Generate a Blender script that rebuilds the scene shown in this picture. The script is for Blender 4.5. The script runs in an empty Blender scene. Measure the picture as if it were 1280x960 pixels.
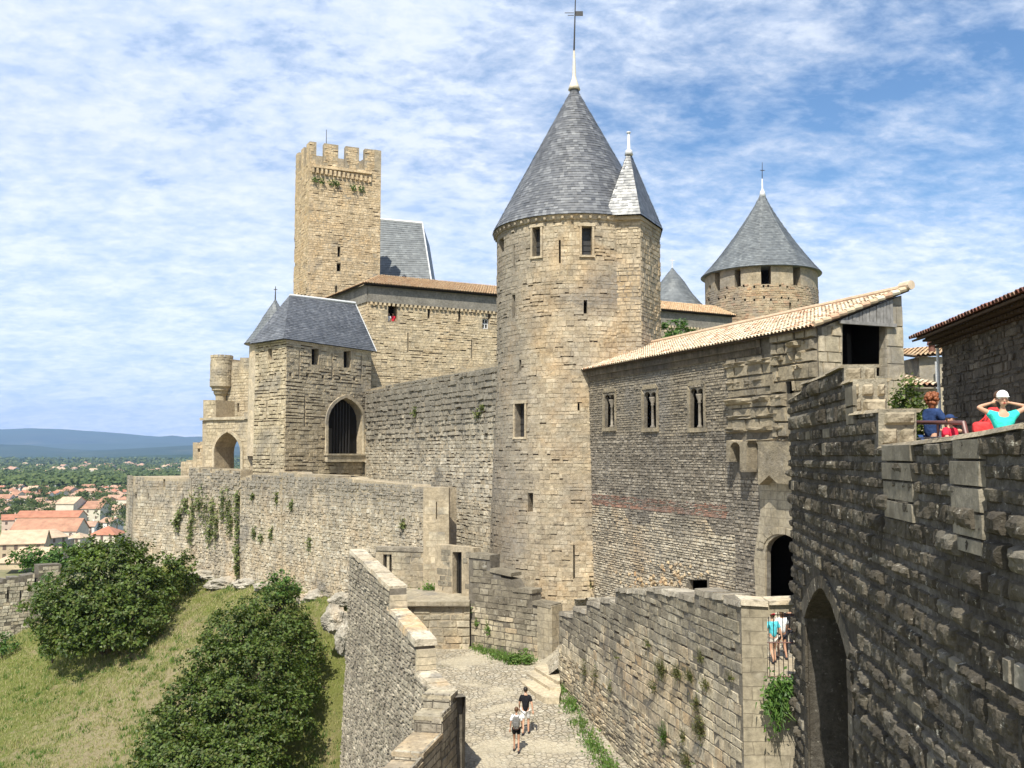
import bpy, bmesh, math, random
from mathutils import Vector, Matrix, noise
random.seed(7)
U = random.uniform
S = bpy.context.scene
C = S.collection
F = 1160.0
HOR = 570.0
TH = math.atan((HOR - 480) / F)
CT, ST = math.cos(TH), math.sin(TH)

# ---------------------------------------------------------------- camera
cam = bpy.data.cameras.new('camera')
camo = bpy.data.objects.new('camera', cam)
C.objects.link(camo)
cam.sensor_width = 36.0
cam.lens = F / 1280 * 36.0
cam.clip_start = 0.1
cam.clip_end = 60000
camo.location = (0, 0, 0)
camo.rotation_euler = (math.pi / 2 + TH, 0, 0)
S.camera = camo

# ---------------------------------------------------------------- light
SUN_AZ = Vector((-0.25, -0.968, 0)).normalized()
SUN_EL = math.radians(54)
tosun = Vector((SUN_AZ.x * math.cos(SUN_EL), SUN_AZ.y * math.cos(SUN_EL), math.sin(SUN_EL)))
sl = bpy.data.lights.new('sun', 'SUN')
sl.energy = 5.0
sl.angle = math.radians(0.5)
sl.color = (1.0, 0.955, 0.83)
slo = bpy.data.objects.new('sun', sl)
C.objects.link(slo)
slo.rotation_euler = (-tosun).to_track_quat('-Z', 'Y').to_euler()
slo.location = (0, 0, 60)

S.view_settings.view_transform = 'Standard'
S.view_settings.look = 'None'
S.view_settings.exposure = 0.5
S.view_settings.gamma = 1.0
S.view_settings.use_curve_mapping = False
S.render.engine = 'CYCLES'
S.cycles.use_denoising = True
S.cycles.max_bounces = 6
S.cycles.diffuse_bounces = 3
S.cycles.glossy_bounces = 2
S.cycles.transmission_bounces = 3
S.cycles.volume_bounces = 0
S.cycles.use_adaptive_sampling = True

W = bpy.data.worlds.new("World")
S.world = W
W.use_nodes = True
nt = W.node_tree
for n in list(nt.nodes):
    nt.nodes.remove(n)


class NG:
    """small node-graph helper"""
    def __init__(self, tree):
        self.t = tree

    def n(self, typ, **kw):
        x = self.t.nodes.new(typ)
        for k, v in kw.items():
            setattr(x, k, v)
        return x

    def put(self, sock, v):
        if isinstance(v, bpy.types.NodeSocket):
            self.t.links.new(v, sock)
        elif v is not None:
            if isinstance(v, (tuple, list)) and sock.type == 'RGBA' and len(v) == 3:
                v = (*v, 1)
            sock.default_value = v

    def math(self, op, a, b=None, c=None, clamp=False):
        x = self.n('ShaderNodeMath', operation=op)
        x.use_clamp = clamp
        self.put(x.inputs[0], a)
        if b is not None:
            self.put(x.inputs[1], b)
        if c is not None:
            self.put(x.inputs[2], c)
        return x.outputs[0]

    def vmath(self, op, a, b=None):
        x = self.n('ShaderNodeVectorMath', operation=op)
        self.put(x.inputs[0], a)
        if b is not None:
            self.put(x.inputs[1], b)
        return x.outputs[0]

    def mix(self, f, a, b, mode='MIX'):
        x = self.n('ShaderNodeMix', data_type='RGBA', blend_type=mode)
        self.put(x.inputs['Factor'], f)
        self.put(x.inputs[6], a)
        self.put(x.inputs[7], b)
        return x.outputs[2]

    def noise(self, vec, scale, detail=4, rough=.55, dist=0.0):
        x = self.n('ShaderNodeTexNoise')
        self.put(x.inputs['Vector'], vec)
        x.inputs['Scale'].default_value = scale
        x.inputs['Detail'].default_value = detail
        x.inputs['Roughness'].default_value = rough
        x.inputs['Distortion'].default_value = dist
        return x.outputs['Fac']

    def ramp(self, f, stops, interp='LINEAR'):
        x = self.n('ShaderNodeValToRGB')
        x.color_ramp.interpolation = interp
        e = x.color_ramp.elements
        while len(e) < len(stops):
            e.new(0.5)
        for i, (p, c) in enumerate(stops):
            e[i].position = p
            if not isinstance(c, (tuple, list)):
                c = (c, c, c)
            e[i].color = (*c[:3], 1)
        self.put(x.inputs[0], f)
        return x.outputs[0]

    def maprange(self, v, a, b, c=0., d=1.):
        x = self.n('ShaderNodeMapRange')
        self.put(x.inputs['Value'], v)
        x.inputs['From Min'].default_value = a
        x.inputs['From Max'].default_value = b
        x.inputs['To Min'].default_value = c
        x.inputs['To Max'].default_value = d
        return x.outputs[0]


g = NG(nt)
sky = g.n('ShaderNodeTexSky', sky_type='NISHITA')
sky.sun_disc = False
sky.sun_elevation = SUN_EL
sky.sun_rotation = math.atan2(SUN_AZ.x, SUN_AZ.y)
sky.altitude = 150
sky.air_density = 1.0
sky.dust_density = 0.6
sky.ozone_density = 1.6
geo = g.n('ShaderNodeTexCoord')
sep = g.n('ShaderNodeSeparateXYZ')
g.put(sep.inputs[0], geo.outputs['Generated'])
zz = g.math('ADD', g.math('MAXIMUM', sep.outputs[2], 0.0), 0.24)
cu = g.math('DIVIDE', sep.outputs[0], zz)
cv = g.math('DIVIDE', sep.outputs[1], zz)
comb = g.n('ShaderNodeCombineXYZ')
g.put(comb.inputs[0], cu)
g.put(comb.inputs[1], cv)
mp = g.n('ShaderNodeMapping')
mp.inputs['Rotation'].default_value = (0, 0, math.radians(-32))
mp.inputs['Scale'].default_value = (1.25, 1.7, 1)
mp.inputs['Location'].default_value = (3.4, 1.1, 0)
g.put(mp.inputs['Vector'], comb.outputs[0])
n1 = g.noise(mp.outputs[0], 0.75, 4, .55, .3)
n2 = g.noise(mp.outputs[0], 4.6, 8, .66, .22)
n3 = g.noise(mp.outputs[0], 17.0, 4, .6, .25)
cl = g.math('ADD', g.math('MULTIPLY', n1, 1.0), g.math('MULTIPLY', n2, 0.85))
cl = g.math('ADD', cl, g.math('MULTIPLY', n3, 0.38))
# thicker to the left of the view and toward the horizon, thinner high on the right
cl = g.math('ADD', cl, g.math('MULTIPLY', sep.outputs[0], -0.52))
low = g.maprange(sep.outputs[2], 0.0, 0.36, 0.55, 0.0)
cl = g.math('ADD', cl, low)
mask2 = g.maprange(cl, 0.80, 1.26, 0.0, 0.95)
bg1 = g.n('ShaderNodeBackground')
hs_ = g.n('ShaderNodeHueSaturation'); hs_.inputs['Saturation'].default_value = 1.2
g.put(hs_.inputs['Color'], sky.outputs[0])
g.put(bg1.inputs[0], hs_.outputs[0])
bg1.inputs[1].default_value = 0.115
bg2 = g.n('ShaderNodeBackground')
ccol = g.mix(g.maprange(g.math('ADD', g.math('MULTIPLY', n2, .6), g.math('MULTIPLY', n3, .4)), .38, .60, 0, 1), (.52, .66, .90), (.84, .90, 1.0))
g.put(bg2.inputs[0], ccol)
g.put(bg2.inputs[1], g.maprange(sep.outputs[2], 0.0, 0.30, 1.02, 0.82))
mx = g.n('ShaderNodeMixShader')
g.put(mx.inputs[0], mask2)
g.put(mx.inputs[1], bg1.outputs[0])
g.put(mx.inputs[2], bg2.outputs[0])
wo = g.n('ShaderNodeOutputWorld')
g.put(wo.inputs[0], mx.outputs[0])

# ---------------------------------------------------------------- geometry of the view
def ray(px, py):
    u = (px - 640) / F
    v = (480 - py) / F
    return Vector((u, CT - v * ST, ST + v * CT))

def at(px, py, Y):
    r = ray(px, py)
    return r * (Y / r.y)

def onz(px, py, z):
    r = ray(px, py)
    return r * (z / r.z)

class Wall:
    """a vertical plane through two plan points; s runs from A to B, z is height"""
    def __init__(s, A, B):
        s.o = Vector((A[0], A[1], 0))
        d = Vector((B[0] - A[0], B[1] - A[1], 0))
        s.L = d.length
        s.d = d.normalized()
        n = Vector((s.d.y, -s.d.x, 0))
        if n.dot(-s.o) < 0:
            n = -n
        s.n = n
    def hit(s, px, py, off=0.0):
        r = ray(px, py)
        o = s.o + s.n * off
        # t*r.xy = o + d*k   ->  n.(t r) = n.o
        t = s.n.dot(o) / s.n.dot(Vector((r.x, r.y, 0)))
        p = r * t
        return ((p - o).dot(s.d), p.z)
    def p(s, a, z, off=0.0):
        q = s.o + s.d * a + s.n * off
        return Vector((q.x, q.y, z))
    def poly(s, pts, off=0.0):
        return [s.hit(x, y, off) for x, y in pts]

def yat(px, wall_d, slope=0.13):
    return wall_d / ((px - 640) / F - slope)

def pip(x, y, poly):
    c = False
    j = len(poly) - 1
    for i in range(len(poly)):
        xi, yi = poly[i]
        xj, yj = poly[j]
        if (yi > y) != (yj > y) and x < (xj - xi) * (y - yi) / (yj - yi) + xi:
            c = not c
        j = i
    return c

# ---------------------------------------------------------------- mesh builder
ORG = {}

class MB:
    def __init__(s):
        s.V = []
        s.Fc = []
        s.M = []
    def add(s, V, Fs, mi=0):
        b = len(s.V)
        s.V.extend([tuple(v) for v in V])
        for f in Fs:
            s.Fc.append(tuple(b + i for i in f))
            s.M.append(mi)
    def box(s, c, ax, ay, az, mi=0):
        c, ax, ay, az = Vector(c), Vector(ax), Vector(ay), Vector(az)
        V = [c + ax * i + ay * j + az * k for k in (-1, 1) for j in (-1, 1) for i in (-1, 1)]
        s.add(V, [(0, 2, 3, 1), (4, 5, 7, 6), (0, 1, 5, 4), (2, 6, 7, 3), (0, 4, 6, 2), (1, 3, 7, 5)], mi)
    def abox(s, x0, x1, y0, y1, z0, z1, mi=0):
        s.box(((x0 + x1) / 2, (y0 + y1) / 2, (z0 + z1) / 2), ((x1 - x0) / 2, 0, 0), (0, (y1 - y0) / 2, 0), (0, 0, (z1 - z0) / 2), mi)
    def prism(s, pts, vec, mi=0):
        n = len(pts)
        pts = [Vector(p) for p in pts]
        vec = Vector(vec)
        nn = Vector((0, 0, 0))
        for i in range(n):
            nn += pts[i].cross(pts[(i + 1) % n])
        if nn.dot(vec) > 0:
            pts = pts[::-1]
        V = pts + [p + vec for p in pts]
        Fs = [tuple(range(n)), tuple(range(2 * n - 1, n - 1, -1))]
        for i in range(n):
            j = (i + 1) % n
            Fs.append((i, i + n, j + n, j)[::1])
        s.add(V, Fs, mi)
    def tube(s, pts, rad, seg=8, mi=0, cap=True):
        pts = [Vector(p) for p in pts]
        if not isinstance(rad, (list, tuple)):
            rad = [rad] * len(pts)
        V = []
        for i, p in enumerate(pts):
            d = (pts[min(i + 1, len(pts) - 1)] - pts[max(i - 1, 0)]).normalized()
            up = Vector((0, 0, 1)) if abs(d.z) < .9 else Vector((1, 0, 0))
            a = d.cross(up).normalized()
            b = d.cross(a)
            for k in range(seg):
                t = 2 * math.pi * k / seg
                V.append(p + (a * math.cos(t) + b * math.sin(t)) * rad[i])
        Fs = []
        for i in range(len(pts) - 1):
            for k in range(seg):
                k2 = (k + 1) % seg
                Fs.append((i * seg + k, (i + 1) * seg + k, (i + 1) * seg + k2, i * seg + k2))
        if cap:
            Fs.append(tuple(range(seg)))
            Fs.append(tuple((len(pts) - 1) * seg + k for k in range(seg - 1, -1, -1)))
        s.add(V, Fs, mi)
    def lathe(s, c, prof, seg=48, mi=0, jit=0.0):
        c = Vector(c)
        V = []
        for r, z in prof:
            for k in range(seg):
                t = 2 * math.pi * k / seg
                V.append(c + Vector((r * math.cos(t), r * math.sin(t), z)))
        Fs = []
        for i in range(len(prof) - 1):
            for k in range(seg):
                k2 = (k + 1) % seg
                Fs.append((i * seg + k, i * seg + k2, (i + 1) * seg + k2, (i + 1) * seg + k))
        Fs.append(tuple(range(seg - 1, -1, -1)))
        Fs.append(tuple((len(prof) - 1) * seg + k for k in range(seg)))
        s.add(V, Fs, mi)
    def join(s, o):
        b = len(s.V)
        s.V.extend(o.V)
        s.Fc.extend([tuple(b + i for i in f) for f in o.Fc])
        s.M.extend(o.M)
    def mesh(s, name='m', org=(0, 0, 0)):
        me = bpy.data.meshes.new(name)
        ox, oy, oz = org
        me.from_pydata([(x - ox, y - oy, z - oz) for x, y, z in s.V], [], s.Fc)
        me.polygons.foreach_set('material_index', s.M)
        me.update()
        return me

def tagp(o, label=None, cat=None, group=None, kind=None):
    if label: o['label'] = label
    if cat: o['category'] = cat
    if group: o['group'] = group
    if kind: o['kind'] = kind
    return o

def thing(name, label, cat, loc, group=None):
    o = bpy.data.objects.new(name, None)
    o.empty_display_size = .3
    C.objects.link(o)
    o.location = loc
    ORG[o.name] = Vector(loc)
    return tagp(o, label, cat, group)

def mk(name, mb, mats, parent=None, org=None, smooth=False, fixn=False):
    if parent is not None:
        org = ORG[parent.name]
    elif org is None:
        xs = [v[0] for v in mb.V]; ys = [v[1] for v in mb.V]; zs = [v[2] for v in mb.V]
        org = Vector((sum(xs) / len(xs), sum(ys) / len(ys), min(zs)))
    if not isinstance(mats, (list, tuple)):
        mats = [mats]
    mats = list(mats)
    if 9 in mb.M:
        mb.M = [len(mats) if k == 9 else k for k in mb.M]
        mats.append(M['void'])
    if 8 in mb.M:
        mb.M = [len(mats) if k == 8 else k for k in mb.M]
        mats.append(M['eave'])
    me = mb.mesh(name, org)
    if fixn:
        bm = bmesh.new(); bm.from_mesh(me)
        bmesh.ops.recalc_face_normals(bm, faces=bm.faces)
        bm.to_mesh(me); bm.free()
    for m in mats:
        me.materials.append(m)
    if smooth:
        me.polygons.foreach_set('use_smooth', [True] * len(me.polygons))
    o = bpy.data.objects.new(name, me)
    C.objects.link(o)
    if parent is not None:
        o.parent = parent
        ORG[o.name] = org
    else:
        o.location = org
        ORG[o.name] = Vector(org)
    return o

def cut(mb, cutter, keep_m=True):
    """boolean difference of two mesh builders"""
    if not cutter.V:
        return mb
    def tmp(m):
        me = m.mesh('t')
        bm = bmesh.new(); bm.from_mesh(me)
        bmesh.ops.recalc_face_normals(bm, faces=bm.faces)
        bm.to_mesh(me); bm.free()
        o = bpy.data.objects.new('t', me); C.objects.link(o)
        return o
    a, b = tmp(mb), tmp(cutter)
    md = a.modifiers.new('b', 'BOOLEAN')
    md.object = b
    md.operation = 'DIFFERENCE'
    md.solver = 'EXACT'
    md.use_self = True
    dg = bpy.context.evaluated_depsgraph_get()
    me = bpy.data.meshes.new_from_object(a.evaluated_get(dg))
    r = MB()
    r.V = [tuple(v.co) for v in me.vertices]
    r.Fc = [tuple(p.vertices) for p in me.polygons]
    r.M = [0] * len(r.Fc)
    for o in (a, b):
        bpy.data.objects.remove(o)
    return r

# ---------------------------------------------------------------- materials
def newmat(name):
    m = bpy.data.materials.new(name)
    m.use_nodes = True
    for n in list(m.node_tree.nodes):
        m.node_tree.nodes.remove(n)
    q = NG(m.node_tree)
    out = q.n('ShaderNodeOutputMaterial')
    bs = q.n('ShaderNodeBsdfPrincipled')
    q.put(out.inputs[0], bs.outputs[0])
    return m, q, bs

def plain(name, col, rough=.7, spec=.3, var=.12, scale=8, metal=0, bump=0.0):
    m, q, bs = newmat(name)
    pos = q.n('ShaderNodeTexCoord').outputs['Object']
    nz = q.noise(pos, scale, 4)
    f = q.maprange(nz, .3, .7, 1 - var, 1 + var)
    cc = q.n('ShaderNodeVectorMath', operation='SCALE')
    cc.inputs[0].default_value = col
    q.put(cc.inputs['Scale'], f)
    q.put(bs.inputs['Base Color'], cc.outputs[0])
    bs.inputs['Roughness'].default_value = rough
    bs.inputs['Metallic'].default_value = metal
    bs.inputs['Specular IOR Level'].default_value = spec
    if bump:
        b = q.n('ShaderNodeBump')
        b.inputs['Distance'].default_value = bump
        q.put(b.inputs['Height'], nz)
        q.put(bs.inputs['Normal'], b.outputs[0])
    return m

def stonemat(name, cols, grey=(.20, .185, .165), greyamt=.45, gscale=.22, streak=.3, topz=None,
             fine=6.0, bump=.05, side=None, pit_shade=.0, ochre=.0, lich=0.0, joint=None, spread=None):
    """stone: a tone per block, stains, rain streaks, fine grain and painted shade of pits"""
    m, q, bs = newmat(name)
    ge = q.n('ShaderNodeNewGeometry')
    pos = ge.outputs['Position']
    rnd = ge.outputs['Random Per Island']
    if joint:
        # flush masonry in the material: courses and joints from position
        sp = q.n('ShaderNodeSeparateXYZ'); q.put(sp.inputs[0], pos)
        jd, jw, jh = joint
        uu = q.math('ADD', q.math('MULTIPLY', sp.outputs[0], jd[0]), q.math('MULTIPLY', sp.outputs[1], jd[1]))
        cx = q.n('ShaderNodeCombineXYZ'); q.put(cx.inputs[0], uu); q.put(cx.inputs[1], sp.outputs[2])
        wob = q.n('ShaderNodeTexNoise'); q.put(wob.inputs['Vector'], pos); wob.inputs['Scale'].default_value = 1.6
        vv = q.vmath('ADD', cx.outputs[0], q.vmath('MULTIPLY', q.vmath('SUBTRACT', wob.outputs['Color'], (.5, .5, .5)), (.16, .10, 0)))
        br = q.n('ShaderNodeTexBrick')
        q.put(br.inputs['Vector'], vv)
        br.inputs['Scale'].default_value = 1.0
        br.inputs['Brick Width'].default_value = jw
        br.inputs['Row Height'].default_value = jh
        br.inputs['Mortar Size'].default_value = .014
        br.inputs['Mortar Smooth'].default_value = .3
        br.inputs['Color1'].default_value = (0, 0, 0, 1)
        br.inputs['Color2'].default_value = (1, 1, 1, 1)
        br.inputs['Mortar'].default_value = (.5, .5, .5, 1)
        rnd = br.outputs['Color']
        jf = br.outputs['Fac']
    n = len(cols)
    base = q.ramp(rnd, [(i / (n - 1), c) for i, c in enumerate(cols)])
    big = q.noise(pos, gscale, 6, .62, .6)
    st = q.maprange(big, .62 - greyamt * .35, .66, 0, .9)
    if ochre:
        oc = q.maprange(q.noise(q.vmath('ADD', pos, (31, 7, 3)), .35, 5, .6, .5), .50, .68, 0, ochre)
        base = q.mix(oc, base, (.50, .30, .12))
    mp = q.n('ShaderNodeMapping'); mp.inputs['Scale'].default_value = (1.5, 1.5, .13)
    q.put(mp.inputs['Vector'], pos)
    stk = q.maprange(q.noise(mp.outputs[0], 1.1, 5, .6), .42, .68, 0, streak)
    gf = q.math('MAXIMUM', st, stk)
    if topz:
        z1, z0, amt = topz            # fully stained above z1, clean below z0
        sp2 = q.n('ShaderNodeSeparateXYZ'); q.put(sp2.inputs[0], pos)
        zn = q.math('ADD', sp2.outputs[2], q.math('MULTIPLY', q.math('SUBTRACT', q.noise(mp.outputs[0], 1.6, 5, .65), .5), (z1 - z0) * 2.2))
        gf = q.math('MAXIMUM', gf, q.maprange(zn, z0, z1, 0, amt))
    if side:
        ax, s0, s1, amt = side
        sp3 = q.n('ShaderNodeSeparateXYZ'); q.put(sp3.inputs[0], pos)
        sn = q.math('ADD', sp3.outputs[ax], q.math('MULTIPLY', q.math('SUBTRACT', q.noise(pos, .5, 5, .65), .5), abs(s1 - s0) * 1.6))
        gf = q.math('MAXIMUM', gf, q.maprange(sn, s0, s1, 0, amt))
    fn = q.noise(pos, fine, 6, .68)
    # stains never cover perfectly evenly
    gf = q.math('MULTIPLY', gf, q.maprange(fn, .32, .62, .55, 1.0))
    col = q.mix(gf, base, grey)
    fm = q.math('MULTIPLY', q.maprange(fn, .25, .75, .62, 1.38), q.maprange(q.noise(pos, 1.1, 5, .65), .32, .68, .78, 1.2))
    sc = q.n('ShaderNodeVectorMath', operation='SCALE')
    q.put(sc.inputs[0], col); q.put(sc.inputs['Scale'], fm)
    col = sc.outputs[0]
    if lich:
        lf = q.maprange(q.noise(q.vmath('ADD', pos, (5, 9, 1)), 2.4 if fine < 8 else 6.5, 6, .75), .60, .68, 0, lich)
        col = q.mix(lf, col, (.52, .49, .42))
    if pit_shade:
        pf = q.maprange(q.noise(q.vmath('ADD', pos, (3, 1, 8)), 4.2, 3, .6), .585, .66, 0, pit_shade)
        col = q.mix(pf, col, (.07, .06, .045))  # dark specks in the colour stand for shade in small cavities
    if joint:
        col = q.mix(q.math('MULTIPLY', jf, .55), col, (.18, .15, .11))
    q.put(bs.inputs['Base Color'], col)
    bs.inputs['Roughness'].default_value = .92
    bs.inputs['Specular IOR Level'].default_value = .15
    b = q.n('ShaderNodeBump')
    b.inputs['Strength'].default_value = 1.0
    b.inputs['Distance'].default_value = bump
    h = q.math('ADD', q.noise(pos, fine * .6, 6, .75), q.math('MULTIPLY', q.noise(pos, fine * 2.6, 3, .6), .4))
    if joint:
        h = q.math('SUBTRACT', h, q.math('MULTIPLY', jf, .8))
    q.put(b.inputs['Height'], h)
    q.put(bs.inputs['Normal'], b.outputs[0])
    return m

GOLD = [(.40, .32, .21), (.49, .395, .27), (.43, .36, .25), (.55, .46, .33), (.34, .275, .19), (.48, .38, .25)]
GOLD2 = [(.34, .275, .185), (.47, .38, .26), (.41, .335, .235), (.54, .45, .32)]
PALE = [(.42, .37, .28), (.54, .47, .36), (.36, .32, .25), (.60, .54, .43), (.46, .38, .27)]
GREYST = [(.20, .17, .135), (.31, .27, .215), (.15, .13, .105), (.40, .355, .29), (.24, .205, .16)]
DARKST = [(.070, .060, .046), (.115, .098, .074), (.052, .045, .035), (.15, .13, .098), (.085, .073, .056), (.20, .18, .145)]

M = {}
M['tower'] = stonemat('tower_stone', GOLD, greyamt=.5, gscale=.16, streak=.4, pit_shade=.5, side=(0, 3.2, .0, .8), ochre=.4, bump=.05)
M['tower_joint'] = stonemat('tower_mortar', [(.33, .27, .185), (.38, .31, .21)], greyamt=.5, gscale=.16, streak=.35, side=(0, 2.6, .2, .8), ochre=.4)
M['turret'] = stonemat('turret_stone', GOLD2, greyamt=.3, gscale=.2, streak=.3, pit_shade=.35, ochre=.3)
M['keep'] = stonemat('keep_stone', [(.46, .35, .215), (.57, .44, .28), (.51, .39, .245), (.62, .50, .34)], greyamt=.2, gscale=.2, streak=.2, ochre=.3, pit_shade=.35)
M['castle'] = stonemat('castle_stone', [(.47, .375, .245), (.57, .465, .31), (.51, .41, .275), (.60, .50, .35)], greyamt=.12, streak=.15, ochre=.2, pit_shade=.3)
M['render'] = stonemat('grey_render', [(.20, .185, .155), (.23, .21, .18)], greyamt=.3, streak=.5, bump=.02)
M['bishop'] = stonemat('square_tower_stone', [(.40, .33, .22), (.50, .42, .29), (.44, .365, .25), (.54, .46, .33)], greyamt=.35, streak=.35, ochre=.1, pit_shade=.35)
M['hall'] = stonemat('hall_rubble', GREYST, grey=(.16, .145, .13), greyamt=.35, gscale=.3, streak=.25, pit_shade=.7, lich=.45)
M['hall_low'] = stonemat('hall_rubble_low', PALE, grey=(.20, .18, .155), greyamt=.45, gscale=.35, streak=.2, pit_shade=.7, ochre=.35)
M['hall_up'] = stonemat('hall_upper_stone', [(.25, .21, .16), (.31, .265, .20), (.21, .18, .14), (.34, .29, .22)], greyamt=.3, streak=.3)
M['joint'] = stonemat('grey_mortar', [(.13, .112, .088), (.16, .14, .11)], greyamt=.3)
M['jointpale'] = stonemat('pale_mortar', [(.35, .285, .195), (.40, .33, .23)], greyamt=.3)
M['brick'] = stonemat('red_brick', [(.29, .145, .10), (.34, .19, .135), (.26, .16, .12)], greyamt=.5, gscale=.8)
M['curtain'] = stonemat('curtain_stone', PALE, grey=(.15, .138, .12), greyamt=.3, gscale=.25, streak=.35, pit_shade=.75, topz=(3.2, -.6, .92))
M['outer'] = stonemat('outer_wall_stone', [(.50, .42, .30), (.58, .50, .38), (.42, .355, .26), (.62, .56, .45)], grey=(.20, .185, .165), greyamt=.3, gscale=.22, streak=.6, pit_shade=.8, topz=(-2.0, -5.2, .9), ochre=.35)
M['parapet'] = stonemat('parapet_stone', [(.36, .32, .25), (.46, .41, .32), (.27, .235, .185), (.54, .48, .38)], grey=(.18, .155, .125), greyamt=.6, gscale=.5, streak=.9, pit_shade=.6, lich=.6, bump=.07)
M['coping'] = stonemat('coping_stone', [(.46, .40, .30), (.56, .49, .38), (.40, .34, .25)], pit_shade=.5, greyamt=.08, gscale=.8, ochre=.75, streak=.1, lich=.3)
M['lists'] = stonemat('path_wall_stone', [(.42, .36, .255), (.50, .43, .31), (.36, .31, .22), (.55, .48, .36), (.40, .30, .185)], grey=(.15, .135, .115), greyamt=.35, gscale=.45, streak=.55, pit_shade=.6, ochre=.25, lich=.25, bump=.05)
M['lists_top'] = stonemat('path_wall_top_stone', [(.25, .22, .165), (.34, .30, .225), (.19, .165, .125), (.41, .365, .28)], grey=(.145, .125, .095), greyamt=.6, gscale=.6, streak=.7, pit_shade=.6, lich=.6, bump=.06)
M['smooth'] = stonemat('dressed_stone', [(.30, .255, .18), (.36, .31, .225), (.33, .28, .20)], greyamt=.4, gscale=.5, streak=.4, joint=((.93, -.37), .62, .36), bump=.02)
M['dressed'] = stonemat('pale_dressed_stone', [(.40, .34, .24), (.48, .41, .295), (.44, .36, .25)], greyamt=.3, gscale=.5, streak=.3, bump=.03)
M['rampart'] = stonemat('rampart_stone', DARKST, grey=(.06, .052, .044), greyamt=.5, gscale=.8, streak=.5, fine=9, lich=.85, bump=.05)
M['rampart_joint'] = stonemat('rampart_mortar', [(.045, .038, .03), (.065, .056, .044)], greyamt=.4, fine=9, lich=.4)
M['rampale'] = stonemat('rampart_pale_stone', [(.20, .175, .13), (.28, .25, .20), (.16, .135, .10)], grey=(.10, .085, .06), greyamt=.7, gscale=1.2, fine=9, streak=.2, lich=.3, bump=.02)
M['boss'] = stonemat('boss_stone', [(.30, .25, .175), (.37, .31, .22), (.25, .21, .15), (.33, .275, .19)], grey=(.14, .125, .105), greyamt=.45, gscale=.7, streak=.3, lich=.3, bump=.06)
M['darkwall'] = stonemat('house_dark_stone', [(.10, .085, .068), (.14, .12, .095), (.085, .073, .06), (.19, .165, .13)], grey=(.07, .06, .05), greyamt=.5, gscale=.7, streak=.4, fine=8)
M['rock'] = stonemat('limestone_rock', [(.40, .355, .285), (.46, .42, .35)], grey=(.22, .20, .165), greyamt=.8, gscale=.9, streak=.5, bump=.15, fine=3, ochre=.5)
M['rubble'] = stonemat('ochre_rubble', [(.40, .29, .17), (.48, .37, .23), (.34, .26, .17), (.50, .41, .28), (.42, .25, .13)], greyamt=.3, ochre=.5, gscale=1)
M['farstone'] = stonemat('far_stone', GOLD, greyamt=.35, streak=.35, ochre=.3)
M['drum'] = stonemat('drum_stone', [(.34, .26, .17), (.44, .35, .24), (.38, .30, .20), (.40, .26, .17)], greyamt=.4, streak=.2, ochre=.35)
M['void'] = plain('painted_dark_interior', (.02, .018, .016), .9, .1)  # near-black colour stands in for the darkness inside openings
M['eave'] = plain('dark_eave_and_slot_shade', (.07, .05, .035), .9, .1)  # dark tone under eaves; also paints the shade in masonry slots
M['wood'] = plain('grey_weathered_boards', (.23, .22, .21), .85, .15, .3, 5)
M['iron'] = plain('dark_iron', (.03, .028, .027), .5, .5)
M['rail'] = plain('brown_painted_rail', (.14, .055, .045), .45, .5)
M['zinc'] = plain('white_zinc', (.62, .62, .62), .45, .5, .15)
M['lead'] = plain('cream_lead', (.66, .58, .46), .5, .4, .2)

def slatemat(name, cols, rough=.38):
    m, q, bs = newmat(name)
    ge = q.n('ShaderNodeNewGeometry')
    base = q.ramp(ge.outputs['Random Per Island'], [(i / (len(cols) - 1), c) for i, c in enumerate(cols)])
    nz = q.noise(ge.outputs['Position'], .8, 6, .65)
    sc = q.n('ShaderNodeVectorMath', operation='SCALE')
    q.put(sc.inputs[0], base); q.put(sc.inputs['Scale'], q.maprange(nz, .3, .7, .75, 1.25))
    q.put(bs.inputs['Base Color'], sc.outputs[0])
    q.put(bs.inputs['Roughness'], q.maprange(q.noise(ge.outputs['Position'], 3, 3), .3, .7, rough - .05, rough + .15))
    bs.inputs['Specular IOR Level'].default_value = .55
    return m
M['slate'] = slatemat('slate_roof', [(.075, .078, .086), (.13, .133, .142), (.10, .102, .11), (.19, .193, .20), (.085, .088, .095)], .33)
M['slate_bl'] = slatemat('blue_slate_roof', [(.075, .08, .092), (.12, .127, .14), (.09, .095, .108), (.16, .165, .18)], .42)
M['slate_gr'] = slatemat('green_grey_slate_roof', [(.095, .105, .112), (.145, .155, .16), (.115, .125, .132), (.175, .187, .19)], .48)
def tilemat(name, cols):
    m, q, bs = newmat(name)
    ge = q.n('ShaderNodeNewGeometry')
    base = q.ramp(ge.outputs['Random Per Island'], [(i / (len(cols) - 1), c) for i, c in enumerate(cols)])
    nz = q.noise(ge.outputs['Position'], 5, 5, .7)
    sc = q.n('ShaderNodeVectorMath', operation='SCALE')
    q.put(sc.inputs[0], base); q.put(sc.inputs['Scale'], q.maprange(nz, .3, .7, .75, 1.2))
    col = q.mix(q.maprange(q.noise(ge.outputs['Position'], 1.7, 5, .7), .56, .7, 0, .5), sc.outputs[0], (.30, .25, .18))
    q.put(bs.inputs['Base Color'], col)
    bs.inputs['Roughness'].default_value = .85
    bs.inputs['Specular IOR Level'].default_value = .2
    return m
M['tile_cream'] = tilemat('cream_canal_tiles', [(.56, .46, .32), (.64, .55, .41), (.50, .38, .25), (.68, .60, .46), (.54, .40, .28), (.48, .25, .15)])
M['tile_orange'] = tilemat('orange_canal_tiles', [(.52, .34, .19), (.60, .42, .25), (.46, .29, .17), (.62, .49, .32)])
M['tile_dark'] = tilemat('dark_red_canal_tiles', [(.16, .07, .05), (.22, .10, .07), (.12, .06, .05), (.30, .20, .14)])
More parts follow.
